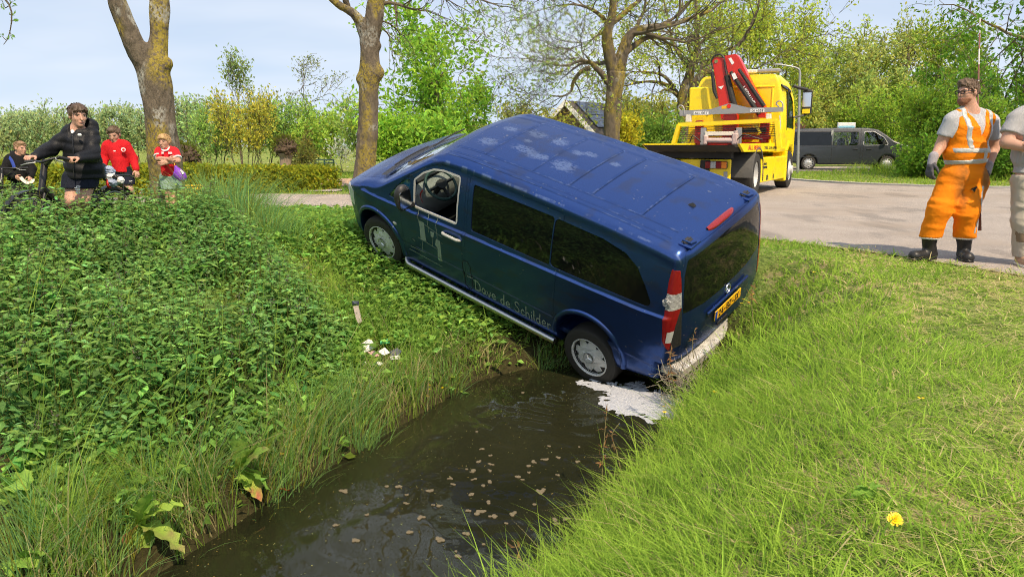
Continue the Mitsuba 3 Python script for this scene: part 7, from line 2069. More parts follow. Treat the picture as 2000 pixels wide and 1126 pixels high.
put(text_on('elh', 0.055, o + (0.015, -0.128, -0.015), (0.18, -0.05, 1), (-1, 0.12, 0.12), 0.085), 'mat_white_cloth', ks, 'lettering')
for s_ in 'LR':
 a_ = legs[s_][3]
 fb = Blob(0.02)
 fb.cone(a_ + (0, 0.02, -0.03), a_ + (0.03, -0.16, -0.045), 0.045, 0.042).cone(a_ + (0, 0, -0.02), a_ + (0, 0, 0.05), 0.046, 0.045)
 put(fb.mesh(0.011), 'mat_white_cloth', BOY, 'shoe', smooth=True)
def bicycle(label, rear, front, R=0.34, bar=None, rack=True, sc=1.0):
 """A city bicycle: wheels on the points rear and front, the frame between them."""
 k = thing('bicycle', label, 'bicycle')
 rear, front = np.asarray(rear, float), np.asarray(front, float)
 d = unit(front - rear)
 n = np.array([-d[1], d[0], 0])
 up3 = np.array([0, 0, 1.0])
 upf = up3 * sc
 for c, nm in ((rear, 'wheel'), (front, 'wheel')):
  ring = np.array([c + R * (math.cos(t) * d + math.sin(t) * up3) for t in np.linspace(0, 2 * math.pi, 41)])
  kw_ = put(tube(ring, 0.024, 8, cap=False), 'mat_rubber', k, nm, smooth=True)
  ring2 = np.array([c + (R - 0.034) * (math.cos(t) * d + math.sin(t) * up3) for t in np.linspace(0, 2 * math.pi, 41)])
  put(tube(ring2, 0.011, 6, cap=False), 'mat_lamp_steel', kw_, 'rim', smooth=True)
  put(cat([tube([c + n * 0.02 * (-1) ** i, c + (R - 0.04) * (math.cos(t) * d + math.sin(t) * up3)], 0.0018, 3) for i, t in enumerate(np.linspace(0, 6.28, 25)[:-1])]), 'mat_lamp_steel', kw_, 'spokes', smooth=True, kind='stuff')
  put(tube([c - n * 0.05, c + n * 0.05], 0.028, 10), 'mat_bike_black', kw_, 'hub', smooth=True)
  a0 = (0.15, 3.0) if nm == 'wheel' and c is rear else (0.5, 2.9)
  gd = np.array([[c + (R + 0.045) * (math.cos(t) * d + math.sin(t) * up3) + n * w for w in (-0.032, 0, 0.032)] + [c + (R + 0.040) * (math.cos(t) * d + math.sin(t) * up3) + n * w for w in (0.032, -0.032)] for t in np.linspace(*a0, 22)])
  put(grid_mesh(np.concatenate([gd, gd[:, :1]], 1)), 'mat_bike_black', k, 'mudguard', smooth=40)
 bb = rear + d * 0.46 + up3 * (-0.06)
 seat = rear + d * 0.26 + upf * 0.50
 hd0, hd1 = front - d * 0.16 + upf * 0.40, front - d * 0.24 + upf * 0.62
 put(cat(tube([hd1 + up3 * 0.05, hd0, hd0 - (hd1 - hd0) * 0.3], 0.032, 10)), 'mat_bike_black', k, 'head_tube', smooth=True)
 put(tube([hd0, bb], 0.035, 10), 'mat_bike_black', k, 'down_tube', smooth=True)
 put(tube([bb, seat], 0.022, 8), 'mat_bike_black', k, 'seat_tube', smooth=True)
 for s2 in (1, -1):
  put(tube([bb + n * 0.03 * s2, rear + n * 0.06 * s2], 0.012, 6), 'mat_bike_black', k, 'chain_stay', smooth=True)
  put(tube([rear + n * 0.06 * s2, seat + n * 0.02 * s2 - (seat - bb) * 0.15], 0.010, 6), 'mat_bike_black', k, 'seat_stay', smooth=True)
  put(tube([hd0 - (hd1 - hd0) * 0.25 + n * 0.04 * s2, front + n * 0.06 * s2], [0.020, 0.013], 8), 'mat_bike_black', k, 'fork_leg', smooth=True)
 sd = Blob(0.03)
 sd.cone(seat - d * 0.10 + up3 * 0.06, seat + d * 0.14 + up3 * 0.05, 0.07, 0.025).cut(seat + up3 * 0.02, (0, 0, -1))
 put(sd.mesh(0.012), 'mat_bike_black', k, 'saddle', smooth=True)
 if bar is None:
  hb = hd1 + upf * 0.22 - d * 0.02
  bar = [hb - n * 0.30 - d * 0.14, hb - n * 0.20 - d * 0.04, hb, hb + n * 0.20 - d * 0.04, hb + n * 0.30 - d * 0.14]
 mid = np.asarray(bar[len(bar) // 2])
 put(tube([hd1, hd1 + (mid - hd1) * 0.8, mid], [0.026, 0.020, 0.017], 10), 'mat_bike_black', k, 'stem', smooth=True)
 kb_ = put(tube(spline(bar, 30), 0.0125, 8), 'mat_bike_black', k, 'handlebar', smooth=True)
 for i, j in ((0, 1), (-1, -2)):
  a, c = np.asarray(bar[i]), np.asarray(bar[j])
  put(tube([a, a + unit(c - a) * 0.12], 0.018, 8), 'mat_black_plastic', kb_, 'grip', smooth=True)
  put(tube([a + unit(c - a) * 0.15 + (0, 0, -0.01), a + unit(c - a) * 0.08 + d * 0.07 + (0, 0, -0.02), a + d * 0.06 + (0, 0, -0.03)], 0.007, 5), 'mat_lamp_steel', kb_, 'brake_lever', smooth=True)
 if rack:
  z1 = rear + up3 * (R + 0.14)
  for s2 in (1, -1):
   put(tube([z1 + d * 0.26 + n * 0.06 * s2, z1 - d * 0.22 + n * 0.06 * s2], 0.010, 6), 'mat_bike_black', k, 'rack_rail', smooth=True)
   put(tube([z1 - d * 0.12 + n * 0.06 * s2, rear + n * 0.07 * s2], 0.007, 6), 'mat_bike_black', k, 'rack_stay', smooth=True)
  for t in (-0.2, -0.05, 0.1, 0.24):
   put(tube([z1 + d * t - n * 0.06, z1 + d * t + n * 0.06], 0.008, 6), 'mat_bike_black', k, 'rack_bar', smooth=True)
 return k
bike_bar = [Z7(236, 640, D - 0.52), Z7(320, 632, D - 0.56), Z7(385, 640, D - 0.62), Z7(470, 612, D - 0.60), Z7(560, 602, D - 0.54), Z7(632, 616, D - 0.46)]
st_top = Z7(380, 690, D - 0.60)
BK = bicycle('black city bicycle with a luggage rack held by the boy in the padded jacket', (Z7(1060, 1130, 8.55)[0], 8.55, 0.345), (Z7(300, 1200, 7.42)[0], 7.42, 0.345), 0.34, bike_bar)
# clothes on the rack
plain('cloth_grey_blue', (0.30, 0.36, 0.50), 0.85)
LAUN = thing('clothes', 'crumpled grey blue and red striped clothes lying on the luggage rack of the bicycle', 'clothes')
for i, (c, r, m) in enumerate((((985, 715), (0.075, 0.07, 0.045), 'mat_cloth_grey_blue'), ((1010, 770), (0.06, 0.06, 0.05), 'mat_white_cloth'), ((1035, 820), (0.055, 0.06, 0.055), 'mat_cloth_grey_blue'), ((1005, 835), (0.03, 0.06, 0.05), 'mat_red_cloth'), ((1105, 805), (0.035, 0.04, 0.04), 'mat_white_cloth'), ((1060, 775), (0.05, 0.05, 0.025), 'mat_bike_black'), ((975, 770), (0.04, 0.05, 0.05), 'mat_bike_black'))):
 q = trimesh.creation.icosphere(3, 1.0)
 q.vertices = q.vertices * (1 + 0.7 * (meshkit.fbm(q.vertices * 2.6 + i, 3, i) - 0.5))[:, None] * r + Z7(*c, 8.42)
 put(q, m, LAUN, 'garment', smooth=True)
# --- the boy in the red jacket
def Z9(x, y, dep):
 return at_y(190 + x / 6.257, 230 + y / 6.257, dep)
D = 11.2
B2 = thing('person', 'boy with short brown hair in a red training jacket and black shorts looking down', 'person')
hc = Z9(205, 205, D - 0.04)
J = dict(neck=Z9(215, 300, D), shR=Z9(345, 335, D), shL=Z9(115, 340, D - 0.02), pelvis=Z9(310, 650, D))
FACE = np.array([0.10, -0.93, -0.36])
arms = {'L': [Z9(118, 350, D - 0.02), Z9(88, 490, D - 0.02), Z9(72, 600, D - 0.14)], 'R': [Z9(350, 345, D), Z9(440, 500, D + 0.04), Z9(476, 640, D - 0.04)]}
legs = {'L': [Z9(275, 700, D + 0.02), Z9(290, 900, D - 0.05), Z9(300, 1100, D + 0.1), Z9(300, 1250, D + 0.1)], 'R': [Z9(370, 700, D), Z9(395, 880, D - 0.10), Z9(445, 1060, D), Z9(470, 1250, D)]}
def simple_boy(key, hc, J, FACE, arms, legs, k, kh, skin_h=0.011, arm_r=(0.042, 0.036, 0.026), hands=True):
 skin_h = 0.0122
 b = Blob(0.025)
 add_head(b, hc, FACE, kh, J['neck'], 0.048)
 add_torso(b, J, 0.76 * k, 0.85)
 for s_ in 'LR':
  limb(b, arms[s_], arm_r)
  limb(b, legs[s_], [0.070 * k, 0.054 * k, 0.050 * k, 0.032 * k])
  b.cone(legs[s_][-1], np.asarray(legs[s_][-1]) + (0.02, -0.13, -0.03), 0.036, 0.032)
  if hands:
   dd = unit(arms[s_][2] - arms[s_][1])
   add_hand(b, arms[s_][2], dd, (-0.6 if s_ == 'R' else 0.6, 0.4, 0), (0, -1, 0.1), 0.85, 0.5)
 put(b.mesh(skin_h), 'mat_skin', key, 'body', smooth=True)
 face_parts(key, hc, FACE, kh)
simple_boy(B2, hc, J, FACE, arms, legs, 0.95, 0.95)
hair(B2, hc, FACE, 'mat_hair_mid', 0.95, 0.015, -0.03, 0.062, 9, 0.012)
jk = torso_blob(0.98, 1.06, J, arms, (0.072, 0.062, 0.046), 1.12, 1.93)
jk.cone(J['neck'] + (0, 0.005, -0.02), J['neck'] + (0, -0.005, 0.035), 0.075, 0.064, 0.02)
hz = Z9(0, 660, D)[2]
kj = put(jk.mesh(0.0115, bump=lambda P: 0.014 * (meshkit.fbm(P * np.array([7, 7, 13.0]), 3, 2) - 0.5), extra=lambda P: np.maximum(hz - 0.10 * (P[..., 0] - J['pelvis'][0]) - P[..., 2], P[..., 2] - J['neck'][2] - 0.045)), 'mat_red_jacket', B2, 'jacket', smooth=True)
for i, (a, c) in enumerate(((68, 400), (66, 435), (64, 470))):
 put(hull([Z9(a - 10, c, D - 0.075), Z9(a + 12, c - 14, D - 0.085), Z9(a + 14, c + 8, D - 0.085), Z9(a - 6, c + 16, D - 0.075), Z9(a, c, D - 0.045)]), 'mat_white_cloth', kj, 'chevron')
put(ribbon([Z9(175, 408, D - 0.128), Z9(225, 404, D - 0.132)], 0.014, (0, -1, 0), 0.004), 'mat_white_cloth', kj, 'chest_mark')
put(tube([Z9(318, 388, D - 0.118), Z9(318, 388, D - 0.126)], 0.030, 14), 'mat_white_cloth', kj, 'crest', smooth=30)
put(tube([Z9(320, 390, D - 0.118), Z9(320, 390, D - 0.129)], 0.018, 12), 'mat_red_jacket', kj, 'crest_centre', smooth=30)
def shorts(key, J, legs, zc_, m, r=0.088, h=0.012):
 sh = Blob(0.03)
 w = np.linalg.norm(J['shR'] - J['shL'])
 sh.ball(J['pelvis'] + (0, 0, -0.0), (w * 0.47, 0.115, 0.12))
 for s_ in 'LR':
  limb(sh, [legs[s_][0], legs[s_][0] + (legs[s_][1] - legs[s_][0]) * 0.9], [r * 1.05, r])
 return put(sh.mesh(h, bump=lambda P: 0.012 * (meshkit.fbm(P * 9, 3, 4) - 0.5), extra=lambda P: zc_ - P[..., 2]), m, key, 'shorts', smooth=True)
ks = shorts(B2, J, legs, Z9(0, 812, D)[2], 'mat_shorts_navy')
put(ribbon(spline([Z9(388, 770, D - 0.125), Z9(398, 776, D - 0.125), Z9(425, 768, D - 0.115)], 6), 0.010, (0, -1, 0), 0.004), 'mat_white_cloth', ks, 'mark')
# --- the boy in the red T-shirt
D = 11.75
B3 = thing('person', 'blond boy in a red T-shirt and sage shorts leaning on the forked tree, arms crossed', 'person')
hc = Z9(818, 292, D - 0.04)
J = dict(neck=Z9(828, 378, D), shR=Z9(950, 412, D + 0.02), shL=Z9(748, 412, D + 0.02), pelvis=Z9(885, 700, D + 0.06))
FACE = np.array([-0.12, -0.97, -0.12])
arms = {'L': [Z9(752, 420, D + 0.02), Z9(745, 500, D - 0.08), Z9(880, 505, D - 0.20)], 'R': [Z9(955, 420, D + 0.02), Z9(985, 525, D - 0.06), Z9(840, 548, D - 0.19)]}
legs = {'L': [Z9(840, 730, D + 0.05), Z9(862, 900, D - 0.02), Z9(885, 1060, D), Z9(895, 1230, D + 0.02)], 'R': [Z9(950, 735, D + 0.08), Z9(955, 900, D + 0.06), Z9(930, 1050, D + 0.05), Z9(915, 1230, D + 0.05)]}
simple_boy(B3, hc, J, FACE, arms, legs, 0.92, 0.90, arm_r=(0.045, 0.040, 0.028))
hair(B3, hc, FACE, 'mat_hair_blond', 0.90, 0.015, -0.03, 0.058, 13, 0.012, fringe=0.008)
ts = torso_blob(0.95, 1.02, J, arms, (0.062, 0.066), 1.08, 0.75)
cut3 = [(arms[s_][0] + (arms[s_][1] - arms[s_][0]) * 0.72, unit(arms[s_][1] - arms[s_][0]), 1 if s_ == 'R' else -1) for s_ in 'LR']
hz3 = Z9(0, 712, D)[2]
kt3 = put(ts.mesh(0.0115, bump=lambda P: 0.012 * (meshkit.fbm(P * np.array([7, 7, 13.0]), 3, 7) - 0.5), extra=lambda P: np.maximum(sleeve_cut(P, cut3, J), hz3 - P[..., 2])), 'mat_red_tee', B3, 'shirt', smooth=True)
put(tube(spline([Z9(778, 368, D - 0.02), Z9(795, 392, D - 0.085), Z9(828, 402, D - 0.10), Z9(862, 390, D - 0.085), Z9(880, 366, D - 0.02)], 14), 0.012, 6), 'mat_white_cloth', kt3, 'collar', smooth=True)
for c, dd, sg in cut3:
 b = Blob(0.01)
 b.cone(c - dd * 0.010, c + dd * 0.006, 0.071, 0.071)
 b.cut(c + dd * 0.010, dd).cut(c - dd * 0.014, -dd)
 put(b.mesh(0.009), 'mat_white_cloth', kt3, 'sleeve_band', smooth=True)
for a, c, w in ((890, 430, 0.060), (798, 428, 0.035)):
 put(hull([Z9(a, c, D - z) + (x * w / 2, 0, y * 0.014) for x in (-1, 1) for y in (-1, 1) for z in (0.085, 0.140)]), 'mat_white_cloth', kt3, 'chest_mark')
shorts(B3, J, legs, Z9(0, 872, D)[2], 'mat_sage', 0.092)
for s_ in 'LR':
 a_ = np.asarray(legs[s_][3])
 fb = Blob(0.02)
 fb.cone(a_ + (0, 0.02, -0.02), a_ + (0.02, -0.15, -0.03), 0.042, 0.040)
 put(fb.mesh(0.012), 'mat_white_cloth', B3, 'shoe', smooth=True)
BAG = thing('drawstring_bag', 'shiny purple drawstring bag hanging from the crossed arms of the blond boy', 'bag')
bg = Blob(0.03)
bg.ball(Z9(1000, 690, D - 0.22), (0.075, 0.06, 0.085)).ball(Z9(1035, 720, D - 0.22), (0.070, 0.06, 0.075)).cone(Z9(960, 600, D - 0.22), Z9(985, 660, D - 0.22), 0.022, 0.06)
kbg = put(bg.mesh(0.011, bump=lambda P: 0.018 * (meshkit.fbm(P * 14, 3, 3) - 0.5)), 'mat_purple', BAG, 'sack', smooth=True)
put(tube([Z9(935, 540, D - 0.20), Z9(945, 575, D - 0.22), Z9(960, 602, D - 0.22)], 0.006, 5), 'mat_plate_yellow', BAG, 'cord', smooth=True)
put(hull([Z9(1010, 640, D - 0.275), Z9(1030, 630, D - 0.275), Z9(1065, 680, D - 0.27), Z9(1040, 690, D - 0.29), Z9(1030, 660, D - 0.22)]), 'mat_white_cloth', kbg, 'print')
# --- the small boy in black at the left edge
def Z8(x, y, dep):
 return at_y(x / 8.04, 260 + y / 8.04, dep)
D = 11.9
B4 = thing('person', 'small boy in a black hooded jacket with a blue bag strap at the left edge', 'person')
hc = Z8(322, 238, D - 0.02)
J = dict(neck=Z8(300, 335, D), shR=Z8(425, 395, D + 0.04), shL=Z8(150, 395, D - 0.03), pelvis=Z8(330, 730, D))
FACE = np.array([0.93, -0.33, -0.10])
arms = {'L': [Z8(155, 410, D - 0.04), Z8(70, 590, D - 0.12), Z8(250, 690, D - 0.24)], 'R': [Z8(425, 410, D + 0.04), Z8(500, 560, D + 0.05), Z8(480, 690, D - 0.1)]}
legs = {'L': [Z8(275, 760, D), Z8(300, 930, D - 0.2), Z8(310, 1150, D - 0.1), Z8(310, 1320, D - 0.1)], 'R': [Z8(400, 760, D), Z8(470, 900, D - 0.15), Z8(470, 1130, D), Z8(470, 1320, D)]}
simple_boy(B4, hc, J, FACE, arms, legs, 0.88, 0.90)
hair(B4, hc, FACE, 'mat_hair_fair', 0.90, 0.007, -0.05, 0.060, 15, 0.004, tuft=0.012)
hd = torso_blob(0.95, 1.1, J, arms, (0.075, 0.066, 0.050), 1.15, 1.9)
hd.ball(J['neck'] + (-0.06, 0.06, 0.02), (0.11, 0.085, 0.065), 0.03)
hd.hole(hc + (0, 0, -0.03), hc + (0, 0, 0.1), 0.09, 0.1)
kh_ = put(hd.mesh(0.0115, bump=lambda P: 0.016 * (meshkit.fbm(P * 10, 3, 6) - 0.5), extra=lambda P: np.maximum(Z8(0, 745, D)[2] - P[..., 2], P[..., 2] - J['neck'][2] - 0.06)), 'mat_hoodie', B4, 'jacket', smooth=True)
put(ribbon(spline([Z8(140, 375, D - 0.10), Z8(175, 420, D - 0.13), Z8(210, 500, D - 0.15), Z8(225, 560, D - 0.16)], 10), 0.045, (0.1, -1, 0), 0.008), 'mat_blue_strap', B4, 'bag_strap', smooth=True)
plain('blue_strap', (0.02, 0.05, 0.30), 0.7)
tb = Blob(0.03)
tb.ball(J['pelvis'], (0.14, 0.12, 0.11))
for s_ in 'LR':
 limb(tb, legs[s_], [0.088, 0.074, 0.066, 0.055])
put(tb.mesh(0.013, extra=lambda P: 0.06 - P[..., 2]), 'mat_hoodie', B4, 'trousers', smooth=True)
BELT = thing('strap', 'beige strap held in the hand of the small boy in black', 'strap')
put(ribbon(spline([Z8(320, 690, D - 0.30), Z8(370, 745, D - 0.31), Z8(440, 780, D - 0.31), Z8(510, 755, D - 0.30), Z8(515, 720, D - 0.28)], 16), 0.045, (0, -0.9, 0.4), 0.014), 'mat_cream', BELT, 'band', smooth=40)
bicycle('dark bicycle at the left edge that the small boy in black sits on', (Z8(420, 1300, 12.1)[0], 12.1, 0.30), (Z8(-40, 1250, 11.3)[0], 11.3, 0.30), 0.29, None, False, 0.62)
# ------------------------------------------------------------------ grass, nettles and weeds on the banks
def ray_ground(u, v, lift=0.0):
 """Where a photograph pixel's line of sight comes within 'lift' of the ground."""
 c, s = math.cos(PITCH), math.sin(PITCH)
 a, b = (u - 1000.0) / FPX, -(v - 563.0) / FPX
 r = np.array([a, c + b * s, -s + b * c])
 ts = np.linspace(1.0, 40, 4000)
 P = np.array([0, 0, CAM_H]) + ts[:, None] * r
 g_ = ground_z(P[:, :2], False) + lift
 i = np.argmax(P[:, 2] < g_)
 return P[i] - (0, 0, lift)
def blades(pos, h, w, lean, colors, r, bend=0.5, levels=3, stiff=1.0):
 """Grass blades: tapered strips that arch over. lean: (n, 2) sideways push as a share of the height."""
 n = len(pos)
 a = r.uniform(0, 2 * np.pi, n)
 face = np.column_stack([np.cos(a), np.sin(a), 0 * a])
 arch = np.column_stack([lean, 0 * h])
 ts = np.linspace(0, 1, levels + 1)
 V = []
 for i, t in enumerate(ts):
  c = pos + np.column_stack([0 * h, 0 * h, h * t * (1 - bend * 0.35 * t * np.minimum(np.linalg.norm(lean, axis=1), 1.6))]) + arch * (h * t ** 1.8)[:, None]
  ww = (w * (1 - 0.25 * t) * (1 - t ** 3))[:, None]
  if i < levels:
   V += [c - face * ww / 2, c + face * ww / 2]
  else:
   V.append(c)
 k = 2 * levels + 1
 v = np.stack(V, 1).reshape(-1, 3)
 f = []
 for i in range(levels - 1):
  f += [[2 * i, 2 * i + 1, 2 * i + 3], [2 * i, 2 * i + 3, 2 * i + 2]]
 f.append([2 * levels - 2, 2 * levels - 1, 2 * levels])
 F = (np.array(f)[None] + (np.arange(n) * k)[:, None, None]).reshape(-1, 3)
 return trimesh.Trimesh(v, F, process=False), np.repeat(colors, k, 0)
def scatter(poly, density, r, fn=None):
 """Random points inside a polygon; fn(xy) gives the share that is kept."""
 x0, y0, x1, y1 = poly.bounds
 n = int((x1 - x0) * (y1 - y0) * density)
 xy = np.column_stack([r.uniform(x0, x1, n), r.uniform(y0, y1, n)])
 xy = xy[shapely.contains_xy(poly, xy[:, 0], xy[:, 1])]
 if fn is not None:
  xy = xy[r.random(len(xy)) < fn(xy)]
 return xy
def with_z(xy):
 return np.column_stack([xy, ground_z(xy)])
vr = np.random.default_rng(42)
SEEN = Polygon([(-0.2, 0.7), (1.3, 0.7), (9.5, 12.5), (20, 30), (-21, 30), (-9.5, 12.5)])
NOT_WATER = SHORE_POLY.buffer(-0.02)
CENTRE = LineString([(-3.9, -3.0), (-1.2, 3.5), (-0.4, 5.0), (0.4, 6.6), (1.0, 7.6), (2.8, 9.6)])
RIGHT = Polygon([(-3.9, -3.0), (-1.2, 3.5), (-0.4, 5.0), (0.4, 6.6), (1.0, 7.6), (2.3, 9.6), (2.3, 11.5), (9, 11.5), (9, -3)]).difference(NOT_WATER).difference(ROAD.buffer(-0.08)).intersection(SEEN)
LEFT = Polygon([(-3.9, -3.0), (-1.2, 3.5), (-0.4, 5.0), (0.4, 6.6), (1.0, 7.6), (2.3, 9.6), (2.3, 11.5), (1.0, 13), (-4, 15), (-14, 16), (-14, -3)]).difference(NOT_WATER).difference(ROAD.buffer(0.02)).intersection(SEEN)
GREEN, FRESH, STRAW = np.array([0.230, 0.400, 0.055]), np.array([0.385, 0.560, 0.085]), np.array([0.62, 0.54, 0.28])
def fade(xy, d0=2.6, p=1.5):
 return np.minimum(1, (d0 / np.maximum(np.hypot(xy[:, 0], xy[:, 1]), 0.1)) ** p)
def nz(xy, s, seed):
 return meshkit.fbm(np.column_stack([xy * s, 0 * xy[:, 0] + seed]), 4, seed)
# right bank: long bright grass on the slope, shorter trodden grass with straw on the level
xy = scatter(RIGHT, 4700, vr, lambda q: fade(q, 2.6, 1.35))
d = shore_distance(xy)
x_, y_ = xy[:, 0], xy[:, 1]
flat = np.clip((d - 0.95) / 0.8, 0, 1)
trod = flat * np.clip(0.38 + 2.4 * (nz(xy, 0.9, 3) - 0.42) + 0.65 * np.clip((d - 2.0) / 1.2, 0, 1), 0, 1)
dist = np.hypot(x_, y_)
vb = np.clip(shapely.distance(shapely.points(xy), LineString([(1.5, 7.0), (2.7, 8.3)])) / 0.7, 0.35, 1)
h = (0.075 + 0.085 * nz(xy, 1.7, 4)) * (0.55 + 0.95 * nz(xy, 5.5, 14)) * (1 + 0.5 * np.exp(-(d / 0.5) ** 2)) * (1 - 0.62 * trod) * (1 - 0.25 * flat) * vb * vr.lognormal(0, 0.30, len(xy))
w = np.maximum(0.0055, 0.00145 * dist) * vr.uniform(0.6, 1.5, len(xy))
away = np.column_stack([-0.855 * np.ones_like(x_), 0.518 * np.ones_like(x_)])
tuft = np.column_stack([nz(xy, 3.2, 11) - 0.5, nz(xy, 3.2, 12) - 0.5]) * 2.0
lean = tuft + vr.normal(0, 0.55 + 0.5 * trod[:, None], (len(xy), 2)) + away * 0.25 * (1 - flat)[:, None]
mixf = np.clip(nz(xy, 1.2, 7) * 1.6 - 0.35 + vr.normal(0, 0.18, len(xy)), 0, 1)[:, None]
col = GREEN * (1 - mixf) + FRESH * mixf
dry = vr.random(len(xy)) < (0.10 + 0.62 * trod * np.clip((nz(xy, 2.4, 9) - 0.33) * 4, 0, 1))
col = np.where(dry[:, None], STRAW, col) * np.exp(vr.normal(0, 0.16, (len(xy), 1)))
h = np.where(dry, h * 0.55, h)
lean = np.where(dry[:, None], lean * 2.2, lean)
near = dist < 3.6
m1, c1 = blades(with_z(xy[near]) - (0, 0, 0.01), h[near], w[near], lean[near], col[near], vr, levels=4)
m2, c2 = blades(with_z(xy[~near]) - (0, 0, 0.01), h[~near], w[~near], lean[~near], col[~near], vr, levels=3)
put(cat(m1, m2), LEAF, None, 'grass', color=np.vstack([c1, c2]))
labels['grass'] = {'label': 'long sunlit yellow green grass on the right bank, trodden towards the road', 'category': 'grass', 'kind': 'stuff'}
# flat lying straw and clippings on the trodden ground
xy = scatter(RIGHT, 2600, vr, lambda q: fade(q, 3.0, 1.2) * np.clip((shore_distance(q) - 1.3) / 1.3, 0.02, 1) * np.clip((nz(q, 0.9, 3) - 0.36) * 4 + 0.5 * np.clip((shore_distance(q) - 2.0) / 1.2, 0, 1), 0.12, 1))
n = len(xy)
p = with_z(xy) + np.column_stack([np.zeros((n, 2)), vr.uniform(0.005, 0.05, n)])
ax = unit(np.column_stack([vr.normal(0, 1, (n, 2)), vr.normal(0, 0.15, n)]))
lm, lc = leaf_mesh(p, ax, np.tile([0, 0, 1.0], (n, 1)), vr.uniform(0.05, 0.16, n), np.maximum(0.004, 0.0009 * np.hypot(xy[:, 0], xy[:, 1])), np.where(vr.random((n, 1)) < 0.7, STRAW, FRESH) * np.exp(vr.normal(0, 0.2, (n, 1))), 'blade', droop=0.05)
put(lm, LEAF, None, 'dry_grass', color=lc)
labels['dry_grass'] = {'label': 'dry yellow grass clippings lying on the trodden right bank', 'category': 'dry grass', 'kind': 'stuff'}
# left bank: nettles
NET = Polygon([ray_ground(u, v, 0.45)[:2] for u, v in ((-250, 395), (120, 402), (300, 398), (440, 388), (520, 425), (560, 470), (615, 520), (680, 590), (660, 650), (600, 700), (520, 760), (430, 800), (300, 815), (120, 800), (-50, 830), (-420, 880))])
def nettle_keep(q):
 return np.clip((nz(q, 1.1, 21) - 0.26) * 5, 0.15, 1)
xy = scatter(NET.difference(ROAD.buffer(0.4)).intersection(LEFT), 155, vr, nettle_keep)
n = len(xy)
base = with_z(xy)
H = vr.uniform(0.48, 0.74, n) * np.clip(0.75 + 0.6 * nz(xy, 0.8, 22), 0.65, 1.15)
edge = np.clip(shapely.distance(shapely.points(xy), NET.exterior) / 0.35, 0.5, 1)
H = H * edge * (0.72 + 0.56 * nz(xy, 2.6, 24)) * (1 - 0.45 * np.exp(-((xy[:, 0] + 3.5) / 0.9) ** 2 - ((xy[:, 1] - 7.6) / 1.4) ** 2))
vig = vr.lognormal(0, 0.20, (n, 1)) * np.column_stack([np.exp(vr.normal(0, 0.12, n)), np.ones(n), np.exp(vr.normal(0, 0.12, n))])
big = vr.uniform(0.75, 1.3, n)
tilt2 = vr.normal(0, 0.10, (n, 2))
st, lp_, la_, ln_, ll_, lw_, lc_ = [], [], [], [], [], [], []
NP = 7
tt = np.linspace(0.30, 1.0, NP)
for j, t_ in enumerate(tt):
 c = base + np.column_stack([tilt2 * (H * t_)[:, None], H * t_])
 a0 = vr.uniform(0, 6.28, n) if j == 0 else a0 + math.pi / 2 + vr.normal(0, 0.25, n)
 size = np.interp(t_, [0.3, 0.6, 0.85, 1.0], [0.070, 0.105, 0.085, 0.040]) * vr.uniform(0.8, 1.2, n) * big
 for s in (0, math.pi):
  dirs = np.column_stack([np.cos(a0 + s), np.sin(a0 + s), np.interp(t_, [0.3, 0.8, 1], [-0.30, -0.05, 0.55]) + vr.normal(0, 0.18, n)])
  lp_.append(c + unit(dirs) * 0.012)
  la_.append(unit(dirs))
  up_ = np.column_stack([-np.cos(a0 + s) * dirs[:, 2], -np.sin(a0 + s) * dirs[:, 2], np.ones(n)]) + vr.normal(0, 0.2, (n, 3))
  ln_.append(unit(up_))
  ll_.append(size)
  lw_.append(size * vr.uniform(0.36, 0.50, n))
  young = np.clip((t_ - 0.7) / 0.3, 0, 1)
  lc_.append(tint(n, np.array([0.150, 0.310, 0.076]) * (1 - young) + np.array([0.235, 0.420, 0.120]) * young, 0.26, 0.06, vr) * vig)
lm, lc = leaf_mesh(np.vstack(lp_), np.vstack(la_), np.vstack(ln_), np.concatenate(ll_), np.concatenate(lw_), np.vstack(lc_), 'leaf', fold=-0.20, droop=0.30)
stems = tubes(np.stack([base, base + np.column_stack([tilt2 * (H * 0.5)[:, None], H * 0.5]), base + np.column_stack([tilt2 * H[:, None], H])], 1), np.tile([0.0032, 0.0026, 0.0015], (n, 1)), 3)
stc = np.repeat(tint(n, (0.13, 0.16, 0.05), 0.2, 0.15, vr), 9, 0)
# grey brown old flower heads on some tops
on = vr.random(n) < 0.10
k8 = 12
fp = np.repeat(base[on] + np.column_stack([tilt2[on] * H[on, None], H[on]]), k8, 0) + vr.normal(0, 0.012, (on.sum() * k8, 3)) * (1, 1, 3.0)
fl_ = cards(fp, unit(vr.normal(0, 1, fp.shape)), unit(vr.normal(0, 1, fp.shape)), np.full(len(fp), 0.020), np.full(len(fp), 0.010))
flc = np.repeat(tint(len(fp), (0.23, 0.20, 0.17), 0.25, 0.08, vr), 4, 0)
put(cat(lm, stems, fl_), LEAF, None, 'nettles', color=np.vstack([lc, stc, flc]))
labels['nettles'] = {'label': 'dense dark green nettle bed covering the left bank of the ditch', 'category': 'nettles', 'kind': 'stuff'}
